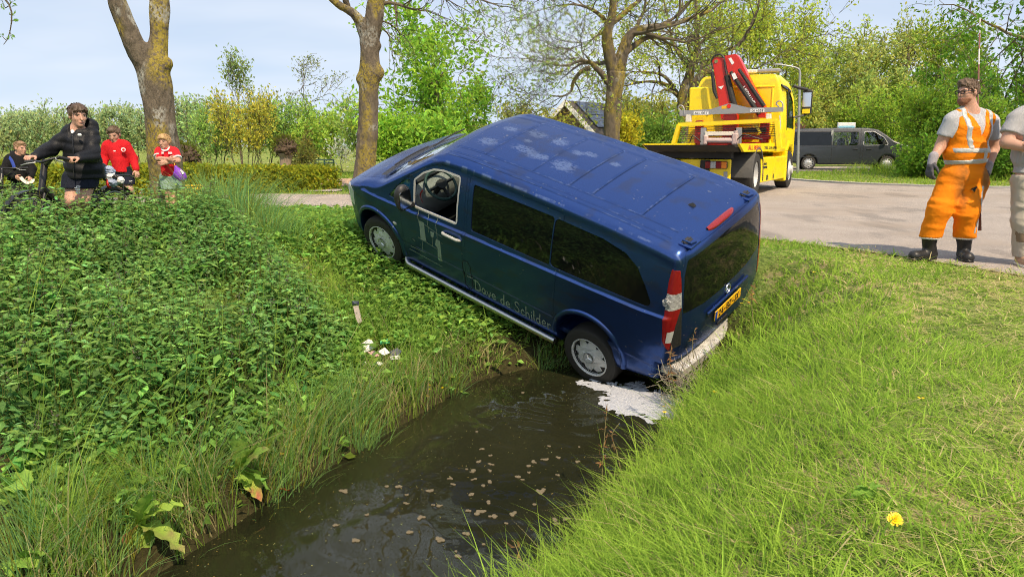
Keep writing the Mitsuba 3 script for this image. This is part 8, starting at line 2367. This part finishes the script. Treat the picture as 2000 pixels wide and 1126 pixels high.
# left bank grasses: everywhere thin, thick below the nettles and at the water
LOWER = LEFT.difference(NET.buffer(-0.15))
xy = scatter(LEFT, 2200, vr, lambda q: np.clip((5.0 / np.hypot(q[:, 0], q[:, 1])) ** 1.3, 0, 1) * np.where(shapely.contains_xy(NET, q[:, 0], q[:, 1]), 0.13, 1.0) * np.clip((nz(q, 1.6, 31) - 0.22) * 4.5, 0.25, 1))
docks = np.array([ray_ground(274, 1031, 0.05)[:2], ray_ground(470, 925, 0.05)[:2], ray_ground(620, 760, 0.05)[:2], ray_ground(20, 960, 0.05)[:2]])
xy = xy[(np.linalg.norm(xy[:, None] - docks[None] - np.array([0.03, -0.10]), axis=2) > np.array([0.20, 0.16, 0.12, 0.12])).all(1)]
d = shore_distance(xy)
dist = np.hypot(xy[:, 0], xy[:, 1])
far_ = np.clip((xy[:, 1] - 9.0) / 2.5, 0, 1)
in_net = shapely.contains_xy(NET, xy[:, 0], xy[:, 1])
van_near = np.exp(-(np.minimum(shapely.distance(shapely.points(xy), LineString([(-1.7, 9.3), (0.4, 7.9)])), 3) / 0.75) ** 2)
h = (0.20 + 0.20 * nz(xy, 1.3, 32)) * vr.lognormal(0, 0.30, len(xy)) * (1 - 0.55 * far_) * (1 - 0.55 * van_near)
h = np.where(in_net, h * 1.9, h) * (1 - 0.5 * np.exp(-((xy[:, 0] + 3.5) / 0.9) ** 2 - ((xy[:, 1] - 7.8) / 1.6) ** 2))
h = h * np.where(d < 0.30, 1.15, 1.0)
LITTER = ray_ground(745, 690, 0.12)[:2]
h = h * (1 - 0.8 * np.exp(-(np.linalg.norm(xy - LITTER, axis=1) / 0.24) ** 4))
w = np.maximum(0.0050, 0.00085 * dist) * vr.uniform(0.7, 1.5, len(xy))
lean = np.column_stack([nz(xy, 1.9, 33) - 0.5, nz(xy, 1.9, 34) - 0.5]) * 2.2 + vr.normal(0, 0.35, (len(xy), 2)) + np.array([0.30, -0.20]) * (np.clip((1.2 - d) / 1.2, 0, 1))[:, None]
lean = lean * (1 + 1.8 * van_near[:, None])
mixf = np.clip(nz(xy, 1.1, 35) * 1.5 - 0.35 + vr.normal(0, 0.2, len(xy)), 0, 1)[:, None]
col = np.array([0.185, 0.350, 0.060]) * (1 - mixf) + np.array([0.340, 0.480, 0.075]) * mixf
dry = vr.random(len(xy)) < np.where(d < 0.25, 0.34, 0.06)
col = np.where(dry[:, None], STRAW * 0.85, col) * np.exp(vr.normal(0, 0.17, (len(xy), 1)))
m, c = blades(with_z(xy) - (0, 0, 0.01), h, w, lean, col, vr, levels=3)
put(m, LEAF, None, 'bank_grass', color=c)
labels['bank_grass'] = {'label': 'rough mixed grass below and beside the nettles on the left bank', 'category': 'grass', 'kind': 'stuff'}
# the tall blue green grass on the crest left of the bonnet and the sedge tufts lower down
tufts = [((ray_ground(u, v, 0.2)[:2]), n_, h_, s_) for u, v, n_, h_, s_ in (
 (455, 420, 360, 0.74, 0.20), (430, 418, 420, 0.92, 0.30), (470, 430, 380, 0.80, 0.30), (520, 440, 260, 0.55, 0.26), (570, 450, 160, 0.40, 0.24),  (150, 410, 200, 0.50, 0.25), (60, 408, 240, 0.60, 0.25), (-30, 405, 200, 0.60, 0.25),
 (150, 800, 230, 0.50, 0.20), (95, 820, 180, 0.44, 0.17), (60, 770, 120, 0.42, 0.18), (600, 800, 260, 0.40, 0.20), (690, 760, 240, 0.40, 0.17), (700, 815, 160, 0.34, 0.14), (560, 880, 140, 0.34, 0.16), (800, 720, 140, 0.28, 0.15), (880, 720, 120, 0.26, 0.14),
 (390, 880, 180, 0.42, 0.18), (300, 940, 200, 0.40, 0.20), (120, 980, 220, 0.42, 0.22), (40, 1060, 260, 0.40, 0.22), (220, 1060, 150, 0.34, 0.18), (500, 900, 130, 0.36, 0.16), (1090, 690, 70, 0.30, 0.12), (1060, 700, 60, 0.30, 0.10))]
ms, cs = [], []
for c0, n_, h_, s_ in tufts:
 xy = c0 + vr.normal(0, s_ * 0.55, (n_, 2))
 d_ = unit(xy - c0) * vr.uniform(0.1, 0.9, (n_, 1)) + vr.normal(0, 0.2, (n_, 2)) + (0.10, -0.05)
 dist = np.hypot(xy[:, 0], xy[:, 1])
 col = tint(n_, (0.240, 0.430, 0.135), 0.2, 0.10, vr)
 yel = vr.random(n_) < 0.22
 col[yel] = tint(yel.sum(), (0.27, 0.31, 0.055), 0.2, 0.1, vr)
 m, c = blades(with_z(xy), h_ * vr.uniform(0.6, 1.25, n_), np.maximum(0.006, 0.0009 * dist) * vr.uniform(0.7, 1.4, n_), d_, col, vr, levels=4)
 ms.append(m), cs.append(c)
put(cat(ms), LEAF, None, 'tall_grass', color=np.vstack(cs))
labels['tall_grass'] = {'label': 'tufts of tall blue green grass on the crest and along the left bank', 'category': 'tall grass', 'kind': 'stuff'}
# low broad-leaved weeds and cut leaves between the nettles and the van
WEED = LEFT.difference(NET.buffer(-0.25)).intersection(Polygon([(-6, 2), (-6, 12.6), (0.6, 12.2), (1.2, 7.5), (0, 5), (-2, 2)]))
xy = scatter(WEED, 420, vr, lambda q: (np.linalg.norm(q - LITTER, axis=1) > 0.22) * np.clip((nz(q, 1.4, 51) - 0.30) * 4.5, 0.12, 1) * np.clip((shore_distance(q) - 0.15) / 0.5, 0.1, 1))
n = len(xy)
k_ = 4
p = np.repeat(with_z(xy), k_, 0) + np.column_stack([vr.normal(0, 0.05, (n * k_, 2)), vr.uniform(0.03, 0.20, n * k_)])
ax = unit(np.column_stack([vr.normal(0, 1, (n * k_, 2)), vr.normal(0.1, 0.30, n * k_)]))
L = vr.uniform(0.045, 0.105, n * k_)
lm = cards(p, ax, unit(vr.normal(0, 0.35, (n * k_, 3)) + (0, 0, 1)), L, L * vr.uniform(0.45, 0.8, n * k_))
lc = np.repeat(tint(n * k_, (0.240, 0.420, 0.085), 0.28, 0.1, vr), 4, 0)
put(lm, LEAF, None, 'weeds', color=lc)
labels['weeds'] = {'label': 'low fresh green weeds and cut leaves on the slope beside the van', 'category': 'weeds', 'kind': 'stuff'}
# grass on the island and the far verges
ISL = Polygon([(10.9, 34.2), (9.95, 29.0), (9.85, 26.5), (10.4, 24.3), (11.55, 22.7), (13.0, 21.65), (14.7, 21.4), (24, 22.0), (32, 23.2), (32, 36), (20, 37), (11.6, 35.2)])
xy = scatter(ISL, 48, vr)
tall = np.clip((xy[:, 0] - 14.5) / 2.0, 0, 1) * np.clip((xy[:, 1] - 24.5) / 1.5, 0, 1)
m, c = blades(np.column_stack([xy, np.full(len(xy), -0.01)]), (0.08 + 0.38 * tall) * vr.lognormal(0, 0.3, len(xy)), 0.022 * vr.uniform(0.7, 1.4, len(xy)), vr.normal(0, 0.5, (len(xy), 2)), tint(len(xy), (0.32, 0.47, 0.06), 0.18, 0.1, vr), vr, levels=2)
put(m, LEAF, None, 'island_grass', color=c)
labels['island_grass'] = {'label': 'mown grass island beyond the road, taller under the bushes', 'category': 'grass', 'kind': 'stuff'}
VERGE = Polygon([(-1.5, 19.4), (-4.6, 18.6), (-8, 19.5), (-20, 21.2), (-20, 34), (-3, 34), (1.2, 24)]).difference(PATH).difference(PLOT)
xy = scatter(VERGE, 60, vr)
m, c = blades(np.column_stack([xy, np.full(len(xy), -0.01)]), 0.11 * vr.lognormal(0, 0.35, len(xy)), 0.022 * vr.uniform(0.7, 1.4, len(xy)), vr.normal(0, 0.5, (len(xy), 2)), tint(len(xy), (0.28, 0.41, 0.06), 0.2, 0.1, vr), vr, levels=2)
put(m, LEAF, None, 'verge_grass', color=c)
labels['verge_grass'] = {'label': 'short grass of the verge between the far road edge and the hedge', 'category': 'grass', 'kind': 'stuff'}
# ------------------------------------------------------------------ small things: foam, litter, floating flakes, docks, flowers, stalks, sign
sr = np.random.default_rng(77)
plain('foam', (0.38, 0.40, 0.44), 0.7)
plain('scum', (0.145, 0.12, 0.075), 0.9)
plain('paper_white', (0.78, 0.78, 0.80), 0.8)
plain('paper_green', (0.10, 0.50, 0.22), 0.7)
plain('paper_pink', (0.62, 0.36, 0.38), 0.7)
plain('card_dark', (0.05, 0.06, 0.09), 0.4)
plain('card_brown', (0.42, 0.36, 0.32), 0.7)
plain('petal', (0.85, 0.58, 0.005), 0.4)
plain('petal_edge', (0.90, 0.50, 0.003), 0.5)
def Zb(x, y):
 return 1050 + x / 2.252, 350 + y / 2.252
# white foam spreading from the rear wheel
out = [at_z(*Zb(x, y), WATER_Z)[:2] for x, y in [(185, 888), (260, 886), (330, 893), (375, 905), (430, 893), (520, 935), (600, 955), (700, 985), (690, 1040), (620, 1062), (560, 1062), (500, 1068), (450, 1040), (380, 1038), (310, 1018), (265, 990), (240, 958), (285, 945), (225, 915)]]
fp_ = Polygon(out).buffer(0)
x0, y0, x1, y1 = fp_.bounds
gx_, gy_ = np.meshgrid(np.arange(x0 - 0.1, x1 + 0.1, 0.009), np.arange(y0 - 0.1, y1 + 0.1, 0.009), indexing='ij')
q = np.column_stack([gx_.ravel(), gy_.ravel()])
sd_ = shapely.distance(shapely.points(q), fp_.exterior) * np.where(shapely.contains_xy(fp_, q[:, 0], q[:, 1]), 1, -1)
p3 = np.column_stack([q, 0 * q[:, 0]])
def foam_den(q, d):
 p3 = np.column_stack([q, 0 * q[:, 0]])
 return d * 3.0 + 0.9 * (meshkit.fbm(p3 * np.array([6, 6, 1.0]), 5, 3) - 0.46) - 2.6 * np.clip(meshkit.fbm(p3 * np.array([14, 20, 1.0]) + 5, 4, 4) - 0.50, 0, 1) * np.clip(1 - d / 0.20, 0.62, 1)
m = grid_mesh(np.dstack([gx_, gy_, foam_den(q, sd_).reshape(gx_.shape)]))
m = trimesh.intersections.slice_mesh_plane(m, (0, 0, 1), (0, 0, 0))
fv = np.array(m.vertices)
fv[:, 2] = WATER_Z + 0.003 + 0.016 * np.clip(fv[:, 2], 0, 0.7) + 0.012 * (meshkit.fbm(np.column_stack([fv[:, :2] * 30, 0 * fv[:, 0]]), 4, 6) - 0.3) * np.clip(fv[:, 2] * 4, 0, 1)
m = trimesh.Trimesh(fv, m.faces, process=False)
FOAM = thing('foam', 'patch of white foam floating on the ditch water beside the rear wheel of the van', 'foam')
put(m, 'mat_foam', FOAM, 'sheet', smooth=True)
bub = [trimesh.creation.icosphere(1, r).apply_translation(at_z(*Zb(x + sr.normal(0, 14), y + sr.normal(0, 8)), WATER_Z + 0.005)) for x, y in ((560, 960), (600, 970), (450, 905), (520, 940), (330, 900), (640, 990)) for r in sr.uniform(0.006, 0.016, 14)]
put(cat(bub), 'mat_foam', FOAM, 'bubbles', smooth=True, kind='stuff')
# flakes of scum on the water
Z4 = lambda x, y: (600 + x / 2.857, 740 + y / 2.857)
FLK = [(965, 395), (1025, 428), (950, 458), (1035, 475), (1345, 373), (1515, 388), (1390, 440), (1330, 445), (1265, 458), (1500, 465), (1228, 482), (1230, 525), (1180, 540), (1200, 567), (1398, 538), (895, 505), (940, 522), (1022, 515), (920, 555), (1015, 572), (985, 590), (790, 552), (817, 587), (550, 648), (560, 692), (455, 600), (510, 598), (690, 625), (920, 645), (697, 705), (740, 707), (1290, 628), (1030, 772), (1115, 797), (965, 745), (1138, 752), (895, 730), (1365, 785), (1440, 788), (1390, 812), (735, 893), (765, 900), (885, 860), (985, 930), (835, 968), (845, 990), (575, 840), (275, 890), (195, 630), (150, 815), (1200, 70), (950, 295), (330, 760), (1000, 690), (1260, 700), (640, 780)]
for i, (x, y) in enumerate(FLK):
 c = at_z(*Z4(x, y), WATER_Z)
 big_ = sr.uniform(0.6, 1.25)
 bl_ = unary_union([Point(*(sr.normal(0, 0.017, 2) * big_)).buffer(sr.uniform(0.005, 0.016) * big_, quad_segs=3) for _ in range(sr.integers(5, 10))])
 bl_ = max(getattr(bl_, 'geoms', [bl_]), key=lambda q_: q_.area).buffer(-0.002).buffer(0.002, quad_segs=2)
 bl_ = max(getattr(bl_, 'geoms', [bl_]), key=lambda q_: q_.area)
 fl_m = extrude(Polygon(bl_.exterior), 0.004)
 fl_m.apply_translation((c[0], c[1], WATER_Z + 0.002))
 kk = key_for('scum_flake')
 put(fl_m, 'mat_scum', None, kk, smooth=30)
 labels[kk] = {'label': 'small ragged brown flake of scum floating on the dark ditch water', 'category': 'scum', 'group': 'scum flakes on the ditch water'}
xy = scatter(SHORE_POLY.intersection(SEEN), 75, sr)
n = len(xy)
put(cards(np.column_stack([xy, np.full(n, WATER_Z + 0.003)]), unit(np.column_stack([sr.normal(0, 1, (n, 2)), 0 * xy[:, 0]])), np.tile([0, 0, 1.0], (n, 1)), sr.uniform(0.005, 0.016, n) * 1.3, sr.uniform(0.004, 0.009, n)), LEAF, None, 'duckweed', color=np.repeat(tint(n, (0.30, 0.28, 0.10), 0.3, 0.15, sr), 4, 0))
labels['duckweed'] = {'label': 'fine specks of duckweed and petals scattered over the ditch water', 'category': 'duckweed', 'kind': 'stuff'}
# docks with big leaves
def big_leaf(base, tip, width, sag, roll, seed):
 """One broad dock leaf with a wavy edge: returns mesh and vertex colours' parameter t along it."""
 base, tip = np.asarray(base, float), np.asarray(tip, float)
 L = np.linalg.norm(tip - base)
 mid = (base + tip) / 2 + (0, 0, sag * L)
 sp_ = spline([base, mid, tip], 12)
 t = np.gradient(sp_, axis=0)
 side = unit(np.cross(t, np.array([0, 0, 1.0]) + np.array([math.cos(roll), math.sin(roll), 0]) * 0.5))
 nr = unit(np.cross(side, t))
 s = np.linspace(0, 1, 12)
 w = width * np.clip(np.sin(np.pi * np.clip(s, 0.02, 1) ** 0.8), 0, 1) ** 0.75 * (s > 0.10) + 0.006
 rows = []
 for j, u in enumerate((-1, -0.55, 0, 0.55, 1)):
  wave = 0.10 * width * np.sin(s * 26 + seed + 3 * u) * abs(u) ** 2
  jag = 1 + 0.13 * np.sin(s * 41 + seed * 2 + u) * (abs(u) == 1)
  rows.append(sp_ + side * (w * u * 0.5 * jag)[:, None] + nr * (abs(u) * w * 0.12 + wave)[:, None])
 return grid_mesh(np.stack(rows, 1)), np.repeat(s, 5)
def dock(k, base_px, leaves, lift=0.05):
 o = ray_ground(*base_px, lift)
 for i, (u, v, w, col, col2) in enumerate(leaves):
  dy = sr.uniform(-0.10, 0.05)
  tip = at_y(u, v, o[1] + (dy - 0.05 if w > 0.03 else 0))
  tip[2] = max(tip[2], WATER_Z + 0.02)
  m, s = big_leaf(o + ((0, -0.03, 0.09) if w > 0.03 else (0, 0, 0.06)), tip, w * 1.15, 0.14 if tip[2] < o[2] + 0.15 else 0.06, sr.uniform(0, 6.28), i * 1.7)
  nn = meshkit.fbm(m.vertices * 22, 3, i)
  mixw = np.clip((nn - 0.40) * 2.5 + (s - 0.6) * 0.6, 0, 1)[:, None]
  put(m, LEAF_GLOSSY, k, 'leaf', smooth=True, color=np.array(col) * (1 - mixw) + np.array(col2) * mixw)
LG, DG, BR_, RD = (0.36, 0.52, 0.09), (0.21, 0.38, 0.07), (0.34, 0.22, 0.13), (0.46, 0.17, 0.11)
Z2 = lambda x, y: (x / 2.917, 740 + y / 2.917)
d1 = thing('dock_plant', 'large light green dock plant at the waterline near the bottom left, one leaf reddish', 'dock')
dock(d1, Z2(800, 850), [(*Z2(1045, 715), 0.13, LG, LG), (*Z2(748, 735), 0.11, LG, DG), (*Z2(660, 905), 0.13, LG, LG), (*Z2(1050, 995), 0.15, LG, BR_), (*Z2(845, 1010), 0.13, LG, DG), (*Z2(740, 1130), 0.12, RD, LG), (*Z2(860, 640), 0.09, DG, LG), (*Z2(660, 1110), 0.10, LG, LG), (*Z2(900, 700), 0.10, DG, LG)])
d2 = thing('dock_plant', 'dock plant with browning leaves at the bend of the left bank', 'dock')
dock(d2, Z2(1370, 540), [(*Z2(1480, 365), 0.10, DG, LG), (*Z2(1530, 395), 0.10, DG, BR_), (*Z2(1300, 500), 0.09, LG, DG), (*Z2(1265, 695), 0.10, BR_, DG), (*Z2(1345, 610), 0.09, BR_, BR_), (*Z2(1545, 590), 0.10, DG, BR_), (*Z2(1540, 640), 0.09, DG, DG), (*Z2(1490, 695), 0.10, LG, RD), (*Z2(1390, 330), 0.08, DG, LG), (*Z2(1330, 320), 0.07, DG, LG)])
for (c, leaves, lab) in (((620, 760), [((575, 745), 0.08), ((650, 735), 0.08), ((640, 780), 0.07), ((590, 790), 0.06)], 'broad leaved plant half way down the left bank under the nettles'),
                         ((435, 778), [((410, 765), 0.09), ((460, 762), 0.09), ((450, 795), 0.08)], 'pale broad leaved plant among the nettles above the dock'),
                         ((20, 960), [((55, 955), 0.16), ((40, 985), 0.13), ((-10, 985), 0.14), ((10, 930), 0.12), ((60, 975), 0.10)], 'big lobed green plant at the left edge below the nettles'),
                         ((960, 715), [((985, 712), 0.05), ((940, 722), 0.05), ((1000, 700), 0.05)], 'small brownish dock at the head of the ditch'),
                         ((40, 1100), [((75, 1105), 0.09), ((20, 1125), 0.08), ((90, 1085), 0.07)], 'broad green leaves in the bottom left corner'),
                         ((1700, 962), [((1668, 952), 0.018), ((1732, 950), 0.018), ((1690, 985), 0.020), ((1738, 972), 0.018), ((1662, 970), 0.018), ((1705, 940), 0.016), ((1715, 982), 0.016)], 'flat rosette of small green leaves in the short grass beside the dandelion')):
 k = thing('leafy_plant', lab, 'plant')
 dock(k, c, [(*u, w, DG, LG if w > 0.03 else DG) for u, w in leaves])
RL = thing('red_leaf', 'bright orange red fallen leaf floating at the foot of the browning dock', 'leaf')
c = at_z(535, 966, WATER_Z)
m, s = big_leaf(c + (-0.10, 0, 0.015), c + (0.10, 0.03, 0.02), 0.075, 0.10, 1.0, 3)
put(m, LEAF_GLOSSY, RL, 'blade', smooth=True, color=np.tile((0.55, 0.07, 0.02), (len(m.vertices), 1)))
# buttercups and a dandelion
def buttercup(u, v, label, group, h=0.09, r=0.013):
 o = ray_ground(u, v, h)
 c = o + (0, 0, h)
 k = thing('buttercup', label, 'flower', group)
 pet = []
 for i in range(5):
  a = i * 2 * math.pi / 5 + sr.uniform(0, 1)
  d = np.array([math.cos(a), math.sin(a), 0.35])
  sd = np.array([-math.sin(a), math.cos(a), 0])
  pet.append(hull([c, c + d * r * 0.7 + sd * r * 0.5, c + d * r * 0.7 - sd * r * 0.5, c + d * r * 1.15 + sd * r * 0.2, c + d * r * 1.15 - sd * r * 0.2, c + (0, 0, -0.003)]))
 put(cat(pet), 'mat_petal', k, 'petals', smooth=True, kind='stuff')
 put(tube([o, o + (0.01, 0, h * 0.6), c], 0.0022, 4), 'mat_stem_green', k, 'stem', smooth=True)
plain('stem_green', (0.14, 0.22, 0.04), 0.7)
for p in ((495, 797), (482, 767), (532, 798), (571, 834), (551, 886), (578, 848), (804, 734), (838, 742), (839, 752), (839, 760), (858, 752), (864, 757), (835, 773), (340, 766), (560, 872), (812, 700)):
 buttercup(*p, 'yellow buttercup among the grass low on the left bank', 'buttercups on the left bank')
for p in ((1223, 809), (1232, 823), (1270, 811), (1297, 793), (1298, 805), (1261, 807), (1230, 804), (1289, 800)):
 buttercup(*p, 'yellow buttercup leaning over the water in front of the white foam', 'buttercups in front of the foam', 0.28, 0.015)
for p in ((1452, 584), (1462, 590), (1470, 575), (1448, 592)):
 buttercup(*p, 'yellow buttercup at the right end of the rear bumper', 'buttercups at the bumper', 0.20, 0.014)
buttercup(1396, 765, 'single buttercup in the grass just right of the white foam', None, 0.12, 0.015)
buttercup(1799, 778, 'single buttercup on the open lawn above the dandelion', None, 0.05, 0.014)
buttercup(1590, 532, 'single buttercup in the long grass behind the van, near the road', None, 0.12, 0.014)
for p in ((70, 404), (52, 412), (90, 418), (60, 433), (30, 405)):
 buttercup(*p, 'yellow flower in the grass at the top left of the nettle bed', 'flowers left of the nettle bed', 0.45, 0.018)
DAN = thing('dandelion', 'big yellow dandelion flower in the short grass at the lower right', 'dandelion')
o = ray_ground(1748, 1013, 0.085)
c = o + (0, 0, 0.085)
pet = []
tl = unit(np.array([-0.15, -0.65, 0.75]))
e1 = unit(np.cross(tl, [1, 0, 0]))
e2 = np.cross(tl, e1)
for ring_, nn, L_, el in ((0, 34, 0.0215, 0.10), (1, 28, 0.017, 0.38), (2, 20, 0.012, 0.75), (3, 10, 0.008, 1.2)):
 for i in range(nn):
  a = (i + 0.5 * ring_) * 2 * math.pi / nn + sr.normal(0, 0.06)
  d = (e1 * math.cos(a) + e2 * math.sin(a)) * math.cos(el) + tl * math.sin(el)
  sd = -e1 * math.sin(a) + e2 * math.cos(a)
  L2 = L_ * sr.uniform(0.88, 1.08)
  b0 = c + d * 0.002
  pet.append(trimesh.Trimesh(np.array([b0 - sd * 0.0012, b0 + sd * 0.0012, c + d * L2 - sd * 0.0019, c + d * L2 + sd * 0.0019, c + d * L2 * 0.5 + tl * 0.0008]), [[0, 1, 4], [1, 3, 4], [3, 2, 4], [2, 0, 4]], process=False))
put(cat(pet), 'mat_petal', DAN, 'petals', kind='stuff')
put(tube([o - (0, 0, 0.01), o + (0.004, 0, 0.05), c - tl * 0.006], 0.0030, 6), 'mat_stem_green', DAN, 'stem', smooth=True)
put(revolve([(0.001, -0.012), (0.006, -0.008), (0.0065, -0.002), (0.001, 0.0)], 10), 'mat_stem_green', DAN, 'bud_cup', smooth=True, xf=xf_of(c - tl * 0.001))
# dry dock stalks
def stalk(pts_px, y, label, n=22, r=0.004, col=(0.36, 0.20, 0.10)):
 k = thing('dry_stalk', label, 'stalk')
 p = spline([at_y(u, v, y) for u, v in pts_px], 14)
 put(tube(p, np.linspace(r, r * 0.5, 14), 5), 'mat_dry_stem', k, 'stem', smooth=True)
 t = np.sort(sr.uniform(0.45, 1.0, n))
 q = p[(t * 13).astype(int)] + sr.normal(0, 0.004, (n, 3))
 ax = unit(sr.normal(0, 1, (n, 3)) + (0, 0, 0.4))
 lm, lc = leaf_mesh(q, ax, unit(sr.normal(0, 1, (n, 3))), sr.uniform(0.025, 0.075, n), sr.uniform(0.008, 0.02, n), tint(n, col, 0.25, 0.1, sr), 'leaf', droop=0.4)
 put(lm, LEAF, k, 'seed_heads', color=lc, kind='stuff')
plain('dry_stem', (0.24, 0.21, 0.09), 0.8)
stalk([(1180, 985), (1176, 930), (1180, 860), (1186, 788)], 4.75, 'dry reddish dock stalk standing in front of the water below the foam', 26)
stalk([(1215, 930), (1204, 880), (1195, 850), (1210, 825)], 4.9, 'bent green stalk leaning towards the dry dock stalk', 8)
stalk([(1325, 815), (1318, 760), (1308, 710), (1312, 680)], 6.2, 'pale dry stalk crossing the left tail lamp of the van', 26)
stalk([(1355, 700), (1352, 670), (1358, 640)], 6.9, 'short dry stalk in front of the tailgate', 12)
stalk([(1472, 640), (1468, 590), (1473, 555)], 6.6, 'dry stalk at the right end of the rear bumper', 18)
stalk([(1035, 1140), (1015, 1085), (1003, 1055)], 3.5, 'thin reddish stalk leaning over the water at the bottom', 5)
# torn roots and dead stems dragged up by the bumper
DB = thing('dead_stems', 'tangle of wet grey dead stems pushed up under the rear corner of the bumper', 'stems')
tg = []
for _ in range(150):
 a = at_y(sr.normal(1345, 20), sr.normal(765, 14), sr.normal(6.75, 0.12))
 a[2] = max(a[2], WATER_Z)
 b_ = a + sr.normal(0, 0.13, 3) + (0.02, 0, 0.10)
 tg.append(spline([a, (a + b_) / 2 + sr.normal(0, 0.05, 3), b_], 6))
put(tubes(np.array(tg), np.full((150, 6), 0.0035), 4), 'mat_dead_stem', DB, 'stems', smooth=True, kind='stuff')
plain('dead_stem', (0.25, 0.22, 0.17), 0.85)
# litter on the bank
Z3 = lambda x, y: (500 + x / 2.503, 500 + y / 2.503)
def paper(pts, label, m, name='paper', lift=0.13, cat_='paper', th=0.002, up=0.5):
 k = thing(name, label, cat_)
 ctr_ = np.mean(pts, 0)
 o = ray_ground(*Z3(*ctr_), lift)
 nrm_ = unit(np.array([0.1, -1.0, up]))
 P = np.array([at_plane(*Z3(x, y), o + (0, 0, lift), nrm_) for x, y in pts])
 P = P + nrm_ * (0.010 * np.sin(np.arange(len(P)) * 2.1))[:, None]
 put(hull(np.vstack([P, P - nrm_ * th])), m, k, 'sheet')
 return k
paper([(510, 430), (550, 405), (570, 412), (580, 450), (545, 450), (530, 470)], 'crumpled white paper, top left one of the litter on the bank', 'mat_paper_white')
paper([(608, 412), (655, 404), (652, 425), (606, 430)], 'bright green sheet of paper in the litter on the bank', 'mat_paper_green')
paper([(545, 468), (580, 462), (605, 485), (570, 492)], 'pink paper between the white sheets of the litter', 'mat_paper_pink')
paper([(595, 465), (630, 446), (655, 470), (625, 485)], 'small folded white sheet beside the dark glossy card', 'mat_paper_white')
paper([(655, 465), (690, 448), (712, 462), (700, 482), (660, 486)], 'dark glossy card at the right of the litter', 'mat_card_dark', 'card', cat_='card')
paper([(655, 490), (700, 484), (712, 500), (660, 506)], 'white card lying under the dark glossy card', 'mat_paper_white', 'card', cat_='card')
paper([(575, 525), (600, 514), (628, 522), (600, 538)], 'torn white paper, lowest of the litter on the bank', 'mat_paper_white')
paper([(515, 520), (535, 514), (542, 527), (522, 531)], 'tiny scrap of white paper at the lower left of the litter', 'mat_paper_white')
k = paper([(475, 245), (500, 240), (518, 318), (500, 330), (488, 300)], 'grey brown strip of card standing in the nettles above the litter', 'mat_card_brown', 'card_strip', 0.30, 'card', 0.006, 0.15)
o = ray_ground(*Z3(487, 235), 0.32) + (0, 0, 0.33)
put(hull([o + (x, 0.01 * z, z) for x in (-0.035, 0.035) for z in (-0.02, 0.025)] + [o + (0, -0.03, 0)]), 'mat_card_dark', k, 'dark_end')
# the yellow sign by the tree
SG = thing('sign_board', 'small yellow sign board with black lettering in the grass right of the forked tree', 'sign')
SY = 13.2
a, b = at_y(346, 362, SY), at_y(396, 362, SY)
zt_, zb_ = at_y(370, 361, SY)[2], 0.02
plain('sign_yellow', (0.80, 0.50, 0.02), 0.5)
put(box(a[0], b[0], SY - 0.012, SY + 0.012, 0.24, zt_, 0.006), 'mat_sign_yellow', SG, 'board', smooth=30)
for z in (zt_ - 0.035,):
 put(box(a[0] + 0.02, b[0] - 0.02, SY - 0.016, SY - 0.0125, z, z + 0.012), 'mat_black_print', SG, 'line')
put(text_on('De Paten', 0.075, (a[0] + 0.03, SY - 0.0125, zt_ - 0.145), (1, 0, 0), (0, 0, 1), (b[0] - a[0]) - 0.06), 'mat_black_print', SG, 'lettering')
put(text_on('open', 0.06, (a[0] + 0.10, SY - 0.0125, zt_ - 0.245), (1, 0, 0), (0, 0, 1), 0.24), 'mat_black_print', SG, 'lettering')
for x in (a[0] + 0.06, b[0] - 0.06):
 put(box(x - 0.015, x + 0.015, SY + 0.0125, SY + 0.035, -0.05, zt_ - 0.05), 'mat_dry_stem', SG, 'post')
